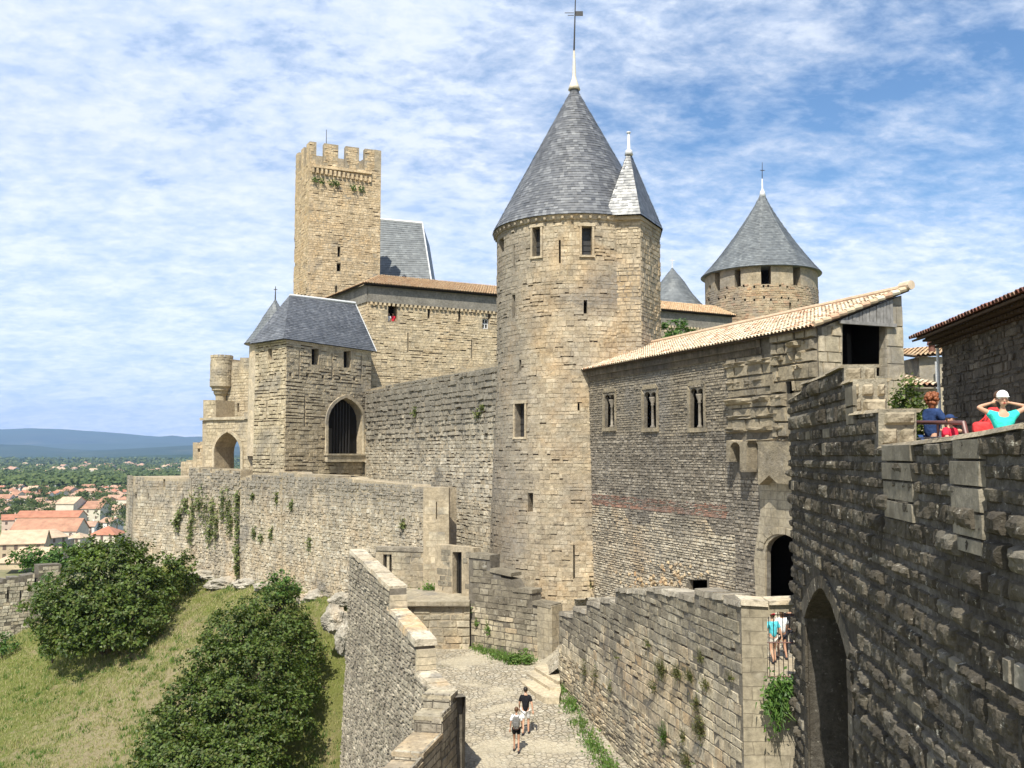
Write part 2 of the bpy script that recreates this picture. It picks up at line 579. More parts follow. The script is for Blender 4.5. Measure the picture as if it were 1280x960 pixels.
# ---------------------------------------------------------------- surface builders
def stones(mb, P, s0, s1, z0, z1, ok=None, holes=(), h=.28, w=.5, hj=.3, wj=.45, prot=(.005, .05), gap=.02,
           inset=.02, mi=1, depth=.05, tilt=.012, irr=.0, slots=0.0):
    """real masonry: every block its own slab, jittered, some proud of the others.
    ok(s,z)->bool keeps a point; holes: list of (s0,s1,z0,z1,poly or None)"""
    z = z0
    while z < z1:
        hh = h * U(1 - hj, 1 + hj)
        s = s0 - U(0, w)
        c, d = z + gap / 2, z + hh - gap / 2
        c_row = c
        while s < s1:
            c = c_row
            ww = w * U(1 - wj, 1 + wj)
            a, b = s + gap / 2, s + ww - gap / 2
            s += ww
            a = max(a, s0); b = min(b, s1)
            if b - a < .09:
                continue
            skip = False
            for (h0, h1, g0, g1, poly) in holes:
                if b > h0 and a < h1 and d > g0 and c < g1:
                    if poly is None or (h1 - h0) < .6:
                        if (a + b) / 2 < (h0 + h1) / 2: b = min(b, h0 - .01)
                        else: a = max(a, h1 + .01)
                        if b - a < .08: skip = True
                    else:
                        for i in (0, .5, 1):
                            for j in (0, .5, 1):
                                if pip(a + (b - a) * i, c + (d - c) * j, poly): skip = True
                if skip: break
            if skip: continue
            if ok is not None:
                if not (ok(a, c) and ok(b, c) and ok(a, d) and ok(b, d)):
                    continue
            m_ = mi((a + b) / 2, (c + d) / 2) if callable(mi) else mi
            o = U(*prot)
            if slots and U(0, 1) < slots * (.5 + noise.noise(Vector((a * .5, c * .5, 6))) * 1.6):
                # eroded bed joint: shade of a deep slot painted as a dark quad
                sh_ = U(.03, .075); mb.add([P(a, c - .01, .004), P(b, c - .01, .004), P(b, c + sh_, .004), P(a, c + sh_, .004)], [(0, 1, 2, 3)], 8)
                c += sh_
                o = max(o, .05)
            q = [(a + U(-irr, irr), c + U(-irr, irr)), (b + U(-irr, irr), c + U(-irr, irr)), (b + U(-irr, irr), d + U(-irr, irr)), (a + U(-irr, irr), d + U(-irr, irr))]
            V = [P(x, y, -depth) for x, y in q]
            ii = min(inset, (b - a) * .25, (d - c) * .25)
            sg = [(1, 1), (-1, 1), (-1, -1), (1, -1)]
            V += [P(x + ii * sx * U(.4, 1.3), y + ii * sy * U(.4, 1.3), o + U(-tilt, tilt)) for (x, y), (sx, sy) in zip(q, sg)]
            mb.add(V, [(4, 5, 6, 7), (0, 1, 5, 4), (1, 2, 6, 5), (2, 3, 7, 6), (3, 0, 4, 7)], m_)
        z += hh

def rough_stones(mb, P, s0, s1, z0, z1, ok=None, holes=(), h=.36, w=.6, prot=(.0, .12), big=.15, bigp=(.15, .3),
                 mi=1, mi2=2, p2=.1, res=.09, nz=.05, gap=.03, topf=None):
    """weathered bossed blocks with a rounded, eroded face"""
    z = z0
    seed = U(0, 99)
    while z < z1:
        hh = h * U(.75, 1.25)
        s = s0 - U(0, w)
        c, d = z + gap / 2, z + hh - gap / 2
        while s < s1:
            ww = w * U(.5, 1.6)
            a, b = max(s + gap / 2, s0), min(s + ww - gap / 2, s1)
            s += ww
            if b - a < .12: continue
            cs, cz = (a + b) / 2, (c + d) / 2
            skip = False
            for (h0, h1, g0, g1, poly) in holes:
                if b > h0 and a < h1 and d > g0 and c < g1:
                    for i in (0, .33, .66, 1):
                        for j in (0, .5, 1):
                            if pip(a + (b - a) * i, c + (d - c) * j, poly): skip = True
            if skip: continue
            dd_ = d
            if topf is not None:
                dd_ = min(d, topf(a + .01) - .01, topf(b - .01) - .01)
                if dd_ - c < .1: continue
                cz = (c + dd_) / 2
            elif ok is not None and not (ok(a, c) and ok(b, c) and ok(a, d) and ok(b, d) and ok(cs, d)):
                continue
            smooth_block = U(0, 1) < p2
            if smooth_block: o, rr, am = U(.02, .07), .008, .02
            elif U(0, 1) < big: o, rr, am = U(*bigp), nz * 1.3, .5
            else: o, rr, am = U(*prot), nz, .35
            nx = max(3, int((b - a) / res)); nzc = max(3, int((dd_ - c) / res))
            V = []
            sh = U(.25, .8)
            for j in range(nzc + 1):
                for i in range(nx + 1):
                    u, v = i / nx, j / nzc
                    x, y = a + (b - a) * u, c + (dd_ - c) * v
                    edge = i in (0, nx) or j in (0, nzc)
                    if edge: off = -.08
                    else:
                        e = min(u, 1 - u) * (b - a); f = min(v, 1 - v) * (dd_ - c)
                        r = min(1, min(e, f) / (.05 + am * .14))
                        if smooth_block: r = 1
                        off = o * (r ** .5) * (1 - am * sh * (1 - v)) + noise.noise(Vector((x * 5 + seed, y * 5, o * 9))) * rr * 1.6 + noise.noise(Vector((x * 14, y * 14 + seed, o * 9))) * rr
                    V.append(P(x, y, off))
            Fs = []
            for j in range(nzc):
                for i in range(nx):
                    k = j * (nx + 1) + i
                    Fs.append((k, k + 1, k + nx + 2, k + nx + 1))
            mb.add(V, Fs, mi2 if smooth_block else mi)
        z += hh

def slates(mb, fn, lu, lv, su=.25, sv=.2, mi=0, lift=.022, tilt=.012, taper=True):
    """fn(u,v)->point on the roof, u across, v from eave (0) to top (1); lu, lv sizes in metres at the eave"""
    rows = max(2, int(lv / sv))
    for r in range(rows):
        v0, v1 = r / rows, (r + 1) / rows
        pa, pb = fn(0.0, v0), fn(0.0, v1)
        wl = lu(v0) if callable(lu) else lu
        n = max(3, int(wl / su))
        off = .5 * (r % 2)
        for k in range(-1, n + 1):
            u0, u1 = (k + off) / n, (k + 1 + off) / n
            u0, u1 = max(0, u0), min(1, u1)
            if u1 - u0 < .1 / n: continue
            A, B, Cc, D = fn(u0, v0), fn(u1, v0), fn(u1, min(1, v1 + .15 / rows)), fn(u0, min(1, v1 + .15 / rows))
            nn = (B - A).cross(D - A)
            if nn.length < 1e-9: nn = (B - A).cross(Cc - A)
            if nn.length < 1e-9: continue
            nn.normalize()
            if nn.z < 0: nn = -nn
            l = lift + U(0, tilt)
            t1, t2 = U(-tilt, tilt), U(-tilt, tilt)
            mb.add([A + nn * (l + t1), B + nn * (l + t2), Cc + nn * .003, D + nn * .003], [(0, 1, 2, 3)], mi)

def core_patch(mb, f, n=10, mi=0, drop=.03):
    V = []
    for j in range(n + 1):
        for i in range(n + 1):
            p = f(i / n, j / n); V.append(Vector((p.x, p.y, p.z - drop)))
    mb.add(V, [(j * (n + 1) + i, j * (n + 1) + i + 1, (j + 1) * (n + 1) + i + 1, (j + 1) * (n + 1) + i) for j in range(n) for i in range(n)], mi)

def bilinear(p00, p10, p11, p01):
    def f(u, v):
        return (p00 * (1 - u) + p10 * u) * (1 - v) + (p01 * (1 - u) + p11 * u) * v
    return f

def tile_roof(mb, e0, e1, r1, r0, pitch=.24, row=.42, mi=0, rad=None, under=True, jit=.012):
    """canal tiles: rows of half-round cover tiles, tapered and overlapping, on a bed of darker channel tiles"""
    e0, e1, r0, r1 = map(Vector, (e0, e1, r0, r1))
    L = (e1 - e0).length
    SL = (r0 - e0).length
    n = max(2, int(L / pitch))
    rows = max(1, int(SL / row))
    rad = rad or pitch * .36
    f = bilinear(e0, e1, r1, r0)
    nn = (e1 - e0).cross(r0 - e0).normalized()
    if nn.z < 0: nn = -nn
    if under:
        q = [f(0, 0), f(1, 0), f(1, 1), f(0, 1)]
        mb.prism([v - nn * .02 for v in q], -nn * .06, 8)
    seg = 4
    for i in range(n):
        for j in range(rows):
            v0 = j / rows - .012
            v1 = (j + 1) / rows + .02
            uc = (i + .5) / n + U(-jit, jit) / L
            A, B = f(uc, v0), f(uc + U(-jit, jit) / L, v1)
            side = (f(uc + .5 / n, v0) - f(uc - .5 / n, v0)).normalized()
            ra, rb = rad * U(.95, 1.1), rad * U(.78, .88)
            la, lb = .03 + U(0, .014), .0
            V = []
            for P0, r_, l_ in ((A, ra, la), (B, rb, lb)):
                for k in range(seg + 1):
                    t = math.pi * k / seg
                    V.append(P0 + side * (math.cos(t) * r_) + nn * (math.sin(t) * r_ + l_))
            mb.add(V, [(k, k + 1, k + seg + 2, k + seg + 1) for k in range(seg)], mi)
            # channel tile between
            uc2 = (i + 1.0) / n
            if i < n - 1:
                A, B = f(uc2, v0), f(uc2, v1)
                V = []
                for P0, l_ in ((A, .035), (B, .012)):
                    for tt in (-.5, 0, .5):
                        V.append(P0 + side * (tt * pitch * .6) + nn * (l_ + abs(tt) * .05))
                mb.add(V, [(0, 1, 4, 3), (1, 2, 5, 4)], mi)

def holebox(poly, pad=0.0):
    xs = [p[0] for p in poly]; ys = [p[1] for p in poly]
    return (min(xs) - pad, max(xs) + pad, min(ys) - pad, max(ys) + pad, poly)

def arch_poly(x0, y0, x1, y1, spring, pointed=False, n=10):
    """pixel-space arch outline: jambs x0,x1, sill y1, crown y0, springing line y=spring"""
    pts = [(x0, y1), (x0, spring)]
    cx = (x0 + x1) / 2
    w, h = x1 - x0, spring - y0
    if pointed:
        c = (w * w / 4 + h * h) / w
        aa = math.acos(max(-1, min(1, (c - w / 2) / c)))
        m = n // 2
        L_ = [(x0 + c - c * math.cos(aa * i / m), spring - c * math.sin(aa * i / m)) for i in range(1, m + 1)]
        pts += L_ + [(2 * cx - x, y) for x, y in reversed(L_[:-1])]
    else:
        for i in range(1, n):
            a = math.pi * (1 - i / n)
            pts.append((cx + w / 2 * math.cos(a), spring - h * math.sin(a)))
    pts += [(x1, spring), (x1, y1)]
    return pts

def rect(x0, y0, x1, y1):
    return [(x0, y1), (x0, y0), (x1, y0), (x1, y1)]

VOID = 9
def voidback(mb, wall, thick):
    """the far face of a deep opening stands for an unlit room: its darkness is painted near-black"""
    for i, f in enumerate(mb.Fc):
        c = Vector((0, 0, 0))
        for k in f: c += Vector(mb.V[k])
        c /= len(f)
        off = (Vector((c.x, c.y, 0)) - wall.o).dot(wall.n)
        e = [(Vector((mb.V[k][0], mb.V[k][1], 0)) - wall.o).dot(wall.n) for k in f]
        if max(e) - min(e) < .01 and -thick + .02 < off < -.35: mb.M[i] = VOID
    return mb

def slab(wall, pts_sz, thick, holes=()):
    """solid slab behind the plane; holes = [(sz polygon, depth)]"""
    mb = MB()
    mb.prism([wall.p(a, b) for a, b in pts_sz], -wall.n * thick)
    cm = MB()
    for hp, dep in holes:
        cm.prism([wall.p(a, b, .3) for a, b in hp], -wall.n * (dep + .3))
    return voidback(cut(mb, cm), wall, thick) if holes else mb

def inside(poly, pad=0.0):
    return lambda a, b: pip(a, b, poly)

def wall_mesh(wall, outline_px, thick, holes=(), st=None, extra=None, zfloor=None):
    """masonry wall: core slab (slot 0) + facing blocks (slot 1..), one mesh"""
    sz = wall.poly(outline_px)
    if zfloor is not None:
        sz = [(a, max(b, zfloor) if False else b) for a, b in sz]
    hs = [(wall.poly(hp), dep) for hp, dep in holes]
    mb = slab(wall, sz, thick, hs)
    if st is not None:
        xs = [a for a, b in sz]; ys = [b for a, b in sz]
        hb = [holebox(h_, .0) for h_, _ in hs]
        kw = dict(st)
        fn = kw.pop('fn', stones)
        fn(mb, wall.p, min(xs), max(xs), kw.pop('zmin', min(ys)), max(ys), inside(sz), hb, **kw)
    return mb, sz, hs

# ---------------------------------------------------------------- leaves
def leaf_mat(name, cols, trans=.25, rough=.5):
    m, q, bs = newmat(name)
    ge = q.n('ShaderNodeNewGeometry')
    base = q.ramp(ge.outputs['Random Per Island'], [(i / (len(cols) - 1), c) for i, c in enumerate(cols)])
    q.put(bs.inputs['Base Color'], base)
    bs.inputs['Roughness'].default_value = rough
    bs.inputs['Specular IOR Level'].default_value = .35
    tr = q.n('ShaderNodeBsdfTranslucent')
    sc = q.n('ShaderNodeVectorMath', operation='MULTIPLY')
    q.put(sc.inputs[0], base); sc.inputs[1].default_value = (1.5, 1.7, .6)
    q.put(tr.inputs['Color'], sc.outputs[0])
    mxs = q.n('ShaderNodeMixShader')
    mxs.inputs[0].default_value = trans
    q.put(mxs.inputs[1], bs.outputs[0]); q.put(mxs.inputs[2], tr.outputs[0])
    out = [n for n in m.node_tree.nodes if n.type == 'OUTPUT_MATERIAL'][0]
    q.put(out.inputs[0], mxs.outputs[0])
    return m
M['leaf'] = leaf_mat('fig_leaves', [(.035, .064, .010), (.068, .110, .018), (.12, .165, .03), (.048, .082, .013), (.10, .11, .025), (.022, .04, .008)], .22, .5)
M['leaf2'] = leaf_mat('bush_leaves', [(.035, .085, .016), (.06, .13, .024), (.11, .18, .035), (.045, .10, .02)], .22, .45)
M['leafy'] = leaf_mat('yellow_green_leaves', [(.09, .14, .02), (.14, .20, .03), (.07, .12, .02)], .3, .45)
M['weed'] = leaf_mat('weed_leaves', [(.06, .13, .02), (.10, .19, .035), (.15, .20, .05), (.05, .11, .02)], .3, .6)
M['dryweed'] = leaf_mat('dry_weed_leaves', [(.16, .14, .06), (.10, .13, .035), (.20, .16, .07), (.08, .12, .03)], .2, .7)
M['ivy'] = leaf_mat('hanging_plant_leaves', [(.08, .11, .03), (.13, .165, .045), (.18, .18, .07), (.06, .09, .025)], .2, .6)
M['farleaf'] = leaf_mat('far_leaves', [(.05, .08, .022), (.08, .115, .03), (.115, .145, .045), (.045, .07, .02)], .15, .8)
M['bark'] = plain('bark', (.11, .085, .06), .9, .1, .3, 4, bump=.02)

def rv():
    while True:
        v = Vector((U(-1, 1), U(-1, 1), U(-1, 1)))
        if .01 < v.length < 1: return v.normalized()

def leaf(mb, p, size, mi=0, nrm=None, asp=.6):
    d = rv()
    if nrm is None: nrm = rv()
    a = d - nrm * d.dot(nrm)
    if a.length < .05: a = nrm.orthogonal()
    a.normalize()
    b = nrm.cross(a)
    a = a * size; b = b * size * asp * .5
    mid = p + a * .5
    lift = nrm * size * .12
    mb.add([p, mid + b + lift, p + a, mid - b + lift, mid], [(0, 1, 4), (1, 2, 4), (2, 3, 4), (3, 0, 4)], mi)

def crown(lobes, nclump, nleaf, size, clump=.45, mi=0):
    mb = MB()
    tot = sum(r[0] * r[1] for _, r in lobes)
    for c, r in lobes:
        c = Vector(c)
        m = int(nclump * r[0] * r[1] / tot)
        for _ in range(m):
            d = rv()
            if d.z < -.55: d.z *= .4
            rad = U(.70, 1.02) + .34 * noise.noise(d * 2.4 + c)
            p = c + Vector((d.x * r[0], d.y * r[1], d.z * r[2])) * rad
            cs = clump * U(.6, 1.35)
            for _ in range(nleaf):
                q = p + Vector((random.gauss(0, cs * .5), random.gauss(0, cs * .5), random.gauss(0, cs * .38)))
                nn = (rv() + d * .9 + Vector((0, 0, .7))).normalized()
                leaf(mb, q, size * U(.6, 1.25), mi, nn, U(.5, .9))
    return mb

def limbs(base, tips, r0=.18, mid=.45):
    mb = MB()
    base = Vector(base)
    for t in tips:
        t = Vector(t)
        m = base.lerp(t, mid) + Vector((U(-.3, .3), U(-.3, .3), U(0, .4)))
        mb.tube([base - Vector((0, 0, .3)), base.lerp(m, .5) + Vector((U(-.1, .1), U(-.1, .1), 0)), m, t], [r0, r0 * .75, r0 * .45, r0 * .12], 7)
    return mb

def blades(mb, p, n, h, spread, lean=.5, width=.03, mi=0, up=Vector((0, 0, 1)), hang=False):
    for _ in range(n):
        o = Vector((U(-spread, spread), U(-spread, spread), U(-spread, spread) * .3))
        d = (up + rv() * lean).normalized()
        if hang: d = (Vector((0, 0, -1)) + rv() * lean).normalized()
        L = h * U(.5, 1.2)
        sd = d.cross(rv()).normalized() * width
        a = p + o
        m = a + d * L * .55 + Vector((0, 0, .0))
        e = a + d * L + Vector((0, 0, -L * .12))
        mb.add([a - sd, a + sd, m + sd * .9, m - sd * .9, e], [(0, 1, 2, 3), (3, 2, 4)], mi)
# ================================================================ the tall round tower
TC = Vector((4.07, 59.0))          # plan centre
ZT_EAVE, ZT_BASE = 14.3, -10.5
def t_rad(z):
    if z > 6: return 5.02
    return 5.02 + (6 - z) / 16.5 * .62
def cyl_hit(px, py, cx, cy, rfun):
    r = ray(px, py)
    z = 0
    for _ in range(5):
        R = rfun(z)
        a = r.x ** 2 + r.y ** 2
        b = -2 * (r.x * cx + r.y * cy)
        c = cx * cx + cy * cy - R * R
        D = max(b * b - 4 * a * c, 0)
        t = (-b - math.sqrt(D)) / (2 * a)
        z = r.z * t
    x, y = r.x * t - cx, r.y * t - cy
    return math.atan2(y, x), z
def cyl_mesh(cx, cy, rfun, z0, z1, seg=96, nz=12):
    mb = MB()
    prof = [(rfun(z0 + (z1 - z0) * i / nz), z0 + (z1 - z0) * i / nz) for i in range(nz + 1)]
    mb.lathe((cx, cy, 0), prof, seg)
    return mb
def cyl_holes(cx, cy, rfun, rects, depth=1.6):
    """rects in px -> radial cutters and (angle*R, z) hole boxes"""
    cm = MB(); hb = []
    for (x0, y0, x1, y1) in rects:
        a0, zt = cyl_hit(x0, y0, cx, cy, rfun)
        a1, zb = cyl_hit(x1, y1, cx, cy, rfun)
        am = (a0 + a1) / 2
        zm = (zt + zb) / 2
        R = rfun(zm)
        hw = abs(a1 - a0) * R / 2
        d = Vector((math.cos(am), math.sin(am), 0)); t = Vector((-d.y, d.x, 0))
        cpt = Vector((cx, cy, zm)) + d * (R - depth / 2 + .25)
        cm.box(cpt, d * (depth / 2 + .25), t * hw, (0, 0, (zt - zb) / 2))
        hb.append((am * R - hw, am * R + hw, zb, zt, None, am, hw, d, t, R))
    return cm, hb
def cylvoid(mb, cx, cy, rfun):
    for i, f in enumerate(mb.Fc):
        ds = [math.hypot(mb.V[k][0] - cx, mb.V[k][1] - cy) for k in f]
        zs = [mb.V[k][2] for k in f]
        if max(ds) < rfun(zs[0]) - .3 and max(zs) - min(zs) > .1: mb.M[i] = VOID  # back of the opening painted near-black for room darkness
    return mb
def cyl_P(cx, cy, rfun, Rn):
    def P(s, z, off=0.0):
        a = s / Rn
        R = rfun(z) + off
        return Vector((cx + R * math.cos(a), cy + R * math.sin(a), z))
    return P

def cone(name, parent, cx, cy, z0, z1, R, mat, flare=.06, seg=64, su=.26, sv=.21, tip=.02, sides=None):
    core = MB()
    def rr(v):
        return max(tip, R * (1 - v) - R * flare * math.sin(min(1, v * 1.6) * math.pi) + 0)
    prof = [(R * .96, z0 + .02)] + [(rr(i / 16.0) - .03, z0 + (z1 - z0) * i / 16.0) for i in range(17)]
    mb = MB()
    mb.lathe((cx, cy, 0), prof, sides or seg)
    def fn(u, v):
        a = u * 2 * math.pi
        r_ = rr(v)
        if sides:
            k = math.pi / sides
            r_ = r_ * math.cos(k) / math.cos((a % (2 * k)) - k)
        return Vector((cx + r_ * math.cos(a), cy + r_ * math.sin(a), z0 + (z1 - z0) * v))
    slates(mb, fn, lambda v: 2 * math.pi * max(.3, rr(v)), math.hypot(z1 - z0, R), su, sv)
    return mk(name, mb, mat, parent)

tw = thing('round_tower', 'tallest round tower in the centre with slate cone and narrow slate spire beside it', 'tower', (TC.x, TC.y, ZT_BASE))
slits = [(666, 285, 676, 320), (727, 283, 740, 319), (624, 300, 630, 314), (645, 505, 656, 546),
         (640, 369, 644, 397), (729.5, 375, 734, 392), (660, 616, 666, 640), (698.5, 300, 701, 329), (642, 307, 643.4, 335),
         (716.5, 681, 718.5, 724), (649, 450, 651.5, 464), (722, 504, 724.5, 513)]
cm, hb = cyl_holes(TC.x, TC.y, t_rad, slits, 2.2)
body = cylvoid(cut(cyl_mesh(TC.x, TC.y, t_rad, ZT_BASE, ZT_EAVE), cm), TC.x, TC.y, t_rad)
Rn = 5.2
hb2 = [(h[0] / h[9] * Rn, h[1] / h[9] * Rn, h[2], h[3], None) for h in hb]
P = cyl_P(TC.x, TC.y, t_rad, Rn)
stones(body, P, -math.pi * 1.02 * Rn, .12 * Rn, ZT_BASE, ZT_EAVE - .35, None, hb2, h=.24, w=.44, prot=(.0, .03), gap=.010, tilt=.012, hj=.4, wj=.6, irr=.012, inset=.014, slots=.16)
mk('wall', body, [M['tower_joint'], M['tower']], tw)
# window dressings: lintel, jambs and sill a little proud
for k in (0, 1, 3):
    h = hb[k]
    d, t, R, hw = h[7], h[8], h[9], h[6]
    fm = MB()
    cz = (h[2] + h[3]) / 2; hh = (h[3] - h[2]) / 2
    c0 = Vector((TC.x, TC.y, cz)) + d * (R + .03)
    for sgn in (-1, 1):
        fm.box(c0 + t * sgn * (hw + .07), d * .04, t * .065, (0, 0, hh + .02))
    fm.box(c0 + Vector((0, 0, hh + .10)), d * .06, t * (hw + .2), (0, 0, .09))
    fm.box(c0 + Vector((0, 0, -hh - .07)), d * .08, t * (hw + .16), (0, 0, .06))
    mk('window_frame', fm, M['turret'], tw)
    gl = MB()
    gl.box(c0 - d * .5, d * .02, t * hw * .98, (0, 0, hh * .98))
    for i in range(1, 5):
        gl.box(c0 - d * .46 + Vector((0, 0, -hh + 2 * hh * i / 5)), d * .015, t * hw * .98, (0, 0, .015))
    mk('window_shutter', gl, M['iron'], tw)
# corbelled cornice under the cone
cor = MB()
cor.lathe((TC.x, TC.y, 0), [(4.95, ZT_EAVE - .35), (5.12, ZT_EAVE - .33), (5.16, ZT_EAVE - .12), (5.2, ZT_EAVE - .1), (5.22, ZT_EAVE + .03), (4.9, ZT_EAVE + .04)], 96)
for k in range(60):
    a = 2 * math.pi * k / 60
    d = Vector((math.cos(a), math.sin(a), 0)); t = Vector((-d.y, d.x, 0))
    cor.box(Vector((TC.x, TC.y, ZT_EAVE - .22)) + d * 5.12, d * .15, t * .07, (0, 0, .07))
mk('cornice', cor, M['tower'], tw)
ZAP = at(720, 106, 59).z
cone('roof', tw, TC.x, TC.y, ZT_EAVE - .05, ZAP, 5.32, M['slate'], flare=.0, tip=.28)
fin = MB()
fin.lathe((TC.x, TC.y, 0), [(.40, ZAP - .35), (.33, ZAP - .1), (.17, ZAP + .35), (.12, ZAP + .6), (.08, ZAP + 1.9), (.05, ZAP + 2.4), (.045, ZAP + 2.5)], 14)
mk('finial', fin, M['lead'], tw, smooth=True)
rod = MB()
zr1 = at(720, -8, 59).z
rod.tube([(TC.x, TC.y, ZAP + 2.3), (TC.x + .12, TC.y, zr1)], [.06, .03], 8)
zv = at(720, 17, 59).z
mk('lightning_rod', rod, M['iron'], tw)
vn = MB()
vn.box((TC.x + .36, TC.y, zv), (.24, 0, 0), (0, .015, 0), (0, 0, .16))
vn.box((TC.x - .3, TC.y, zv + .05), (.3, 0, 0), (0, .012, 0), (0, 0, .02))
vn.box((TC.x - .2, TC.y, zv - .12), (.2, 0, 0), (0, .012, 0), (0, 0, .02))
mk('weather_vane', vn, M['iron'], tw)
# stair turret
def q2(px, Y):
    return Vector(((px - 640) / F * Y * 1.0, Y))
tp = [q2(763, 54.55), q2(803, 54.25), q2(827.5, 57.5), q2(822, 62.0), q2(775, 62)]
tb = MB()
tb.prism([Vector((p.x, p.y, ZT_BASE)) for p in tp], (0, 0, ZT_EAVE - ZT_BASE - .3))
for i in (0, 1):
    wl = Wall(tp[i], tp[i + 1])
    stones(tb, wl.p, 0, wl.L, 0 if i else 0, ZT_EAVE - .3, None, (), h=.26, w=.42, prot=(.0, .05), gap=.022, wj=.6, hj=.4, irr=.012)
# keep the stones facing outward
mk('stair_turret', tb, [M['tower_joint'], M['turret']], tw)
ctr = sum(tp, Vector((0, 0))) / 5
tc2 = MB()
ex = [ctr + (p - ctr) * 1.06 for p in tp]
tc2.prism([Vector((p.x, p.y, ZT_EAVE - .3)) for p in ex], (0, 0, .22))
mk('turret_cornice', tc2, M['turret'], tw)
ap = at(786, 187, 55.4)
ex = [ctr + (p - ctr) * 1.13 for p in tp]
sp_ = MB()
zb = ZT_EAVE - .08
for i in range(5):
    a, b = ex[i], ex[(i + 1) % 5]
    A, B = Vector((a.x, a.y, zb)), Vector((b.x, b.y, zb))
    T = Vector((ap.x, ap.y, ap.z))
    sp_.add([A, B, T], [(0, 1, 2)])
    f0 = bilinear(A, B, T + (B - A) * .005, T - (B - A) * .005)
    bulge = lambda u, v, f0=f0, ctr=ctr: f0(u, v) - Vector(((f0(u, v).x - ctr.x), (f0(u, v).y - ctr.y), 0)) * (.10 * math.sin(math.pi * min(1, v * 1.3)) if v < .77 else 0)
    slates(sp_, f0, lambda v, A=A, B=B: max(.4, (B - A).length * (1 - v)), (T - A).length, .26, .21)
mk('turret_spire', sp_, M['slate'], tw)
fz = MB()
fz.lathe((ap.x, ap.y, 0), [(.26, ap.z - .35), (.2, ap.z - .05), (.1, ap.z), (.07, ap.z + .95), (.05, ap.z + 1.0), (.13, ap.z + 1.03), (.13, ap.z + 1.10), (.03, ap.z + 1.14)], 12)
mk('turret_finial', fz, M['zinc'], tw, smooth=True)

# ================================================================ the keep-like square tower (tall, thin)
KA, KB, KC = (380, 95.0), (472, 98.0), (362.5, 99.5)
def xy(px, Y): return ((px - 640) / F * Y * .995, Y)
ka, kb, kc = xy(*KA), xy(*KB), xy(*KC)
kp = thing('watch_tower', 'tall thin square stone tower at left with merlons on top and a thin mast', 'tower', (ka[0] + 3, ka[1] + 4, -8))
kw = Wall(ka, kb); kl = Wall(kc, ka)
kd = (kb[0] + kc[0] - ka[0], kb[1] + kc[1] - ka[1])
kbk = Wall(kc, kd); kr = Wall(kb, kd)
zcr = kw.hit(420, 207)[1]                     # crenel sill
ztop = kw.hit(383, 176)[1]
holes = [(rect(422, 308, 425.5, 321), 1.2), (rect(421, 329, 426, 339), .8), (rect(419, 357, 421.5, 366), 1)]
mb = MB()
mb.prism([Vector((p[0], p[1], -8)) for p in (ka, kb, kd, kc)], (0, 0, zcr + 8))
cmx = MB()
hs = [(kw.poly(h), d) for h, d in holes]
for h, d in hs: cmx.prism([kw.p(a, b, .3) for a, b in h], -kw.n * (d + .3))
lh = kl.poly(rect(366, 303, 368.5, 311)); cmx.prism([kl.p(a, b, .3) for a, b in lh], -kl.n * 1.2)
lh2 = kl.poly(rect(366, 328, 368.5, 333)); cmx.prism([kl.p(a, b, .3) for a, b in lh2], -kl.n * 1.2)
mb = voidback(cut(mb, cmx), kw, 5)
# merlons: from photo px on the front
mz = ztop
mer = [(380, 395.5), (405, 423), (432, 449), (456, 473)]
merbox = []
for x0, x1 in mer:
    s0 = max(kw.hit(x0, 190)[0], 0); s1 = min(kw.hit(x1, 190)[0], kw.L)
    merbox.append((s0, s1))
    mb.prism([kw.p(s0, zcr - .01), kw.p(s1, zcr - .01), kw.p(s1, mz), kw.p(s0, mz)], -kw.n * .75)
    mb.prism([kbk.p(s0, zcr - .01), kbk.p(s1, zcr - .01), kbk.p(s1, mz), kbk.p(s0, mz)], kw.n * .75)
for i in range(3):
    a = kl.L * (i * .38); b = a + kl.L * .22
    mb.prism([kl.p(a, zcr - .01), kl.p(b, zcr - .01), kl.p(b, mz), kl.p(a, mz)], -kl.n * .75)
    mb.prism([kr.p(a, zcr - .01), kr.p(b, zcr - .01), kr.p(b, mz), kr.p(a, mz)], kl.n * .75)
def okk(a, z):
    if z < zcr: return True
    return z < mz and any(s0 - .01 <= a <= s1 + .01 for s0, s1 in merbox)
stones(mb, kw.p, 0, kw.L, 4, mz, okk, [holebox(h) for h, _ in hs], h=.24, w=.42, prot=(.0, .04), gap=.01, hj=.4, slots=.12)
stones(mb, kl.p, 0, kl.L, 4, zcr, None, [holebox(lh), holebox(lh2)], h=.24, w=.42, prot=(.0, .04), gap=.01, hj=.4, slots=.12)
klm = [(kl.L * i_ * .38, kl.L * (i_ * .38 + .22)) for i_ in range(3)]
stones(mb, kl.p, 0, kl.L, zcr, mz, lambda a, z: any(p0 - .01 <= a <= p1 + .01 for p0, p1 in klm) and z < mz, (), h=.24, w=.36, prot=(.0, .04), gap=.01)
mk('wall', mb, [M['jointpale'], M['keep']], kp)
cb = MB()
for i in range(14):
    px = 391 + (462 - 391) * i / 13
    s_, z_ = kw.hit(px, 213 + (225 - 213) * i / 13)
    cb.prism([kw.p(s_ - .12, z_ - .26, .02), kw.p(s_ + .12, z_ - .26, .02), kw.p(s_ + .12, z_ + .28, .02), kw.p(s_ - .12, z_ + .28, .02)], kw.n * .24)
zc_ = kw.hit(391, 211)[1]
sA, sB = kw.hit(389, 211)[0], kw.hit(464, 222)[0]
cb.prism([kw.p(sA, zc_ + .12, .02), kw.p(sB, zc_ + .12, .02), kw.p(sB, zc_ + .3, .02), kw.p(sA, zc_ + .3, .02)], kw.n * .26)
mk('corbel_row', cb, M['keep'], kp)
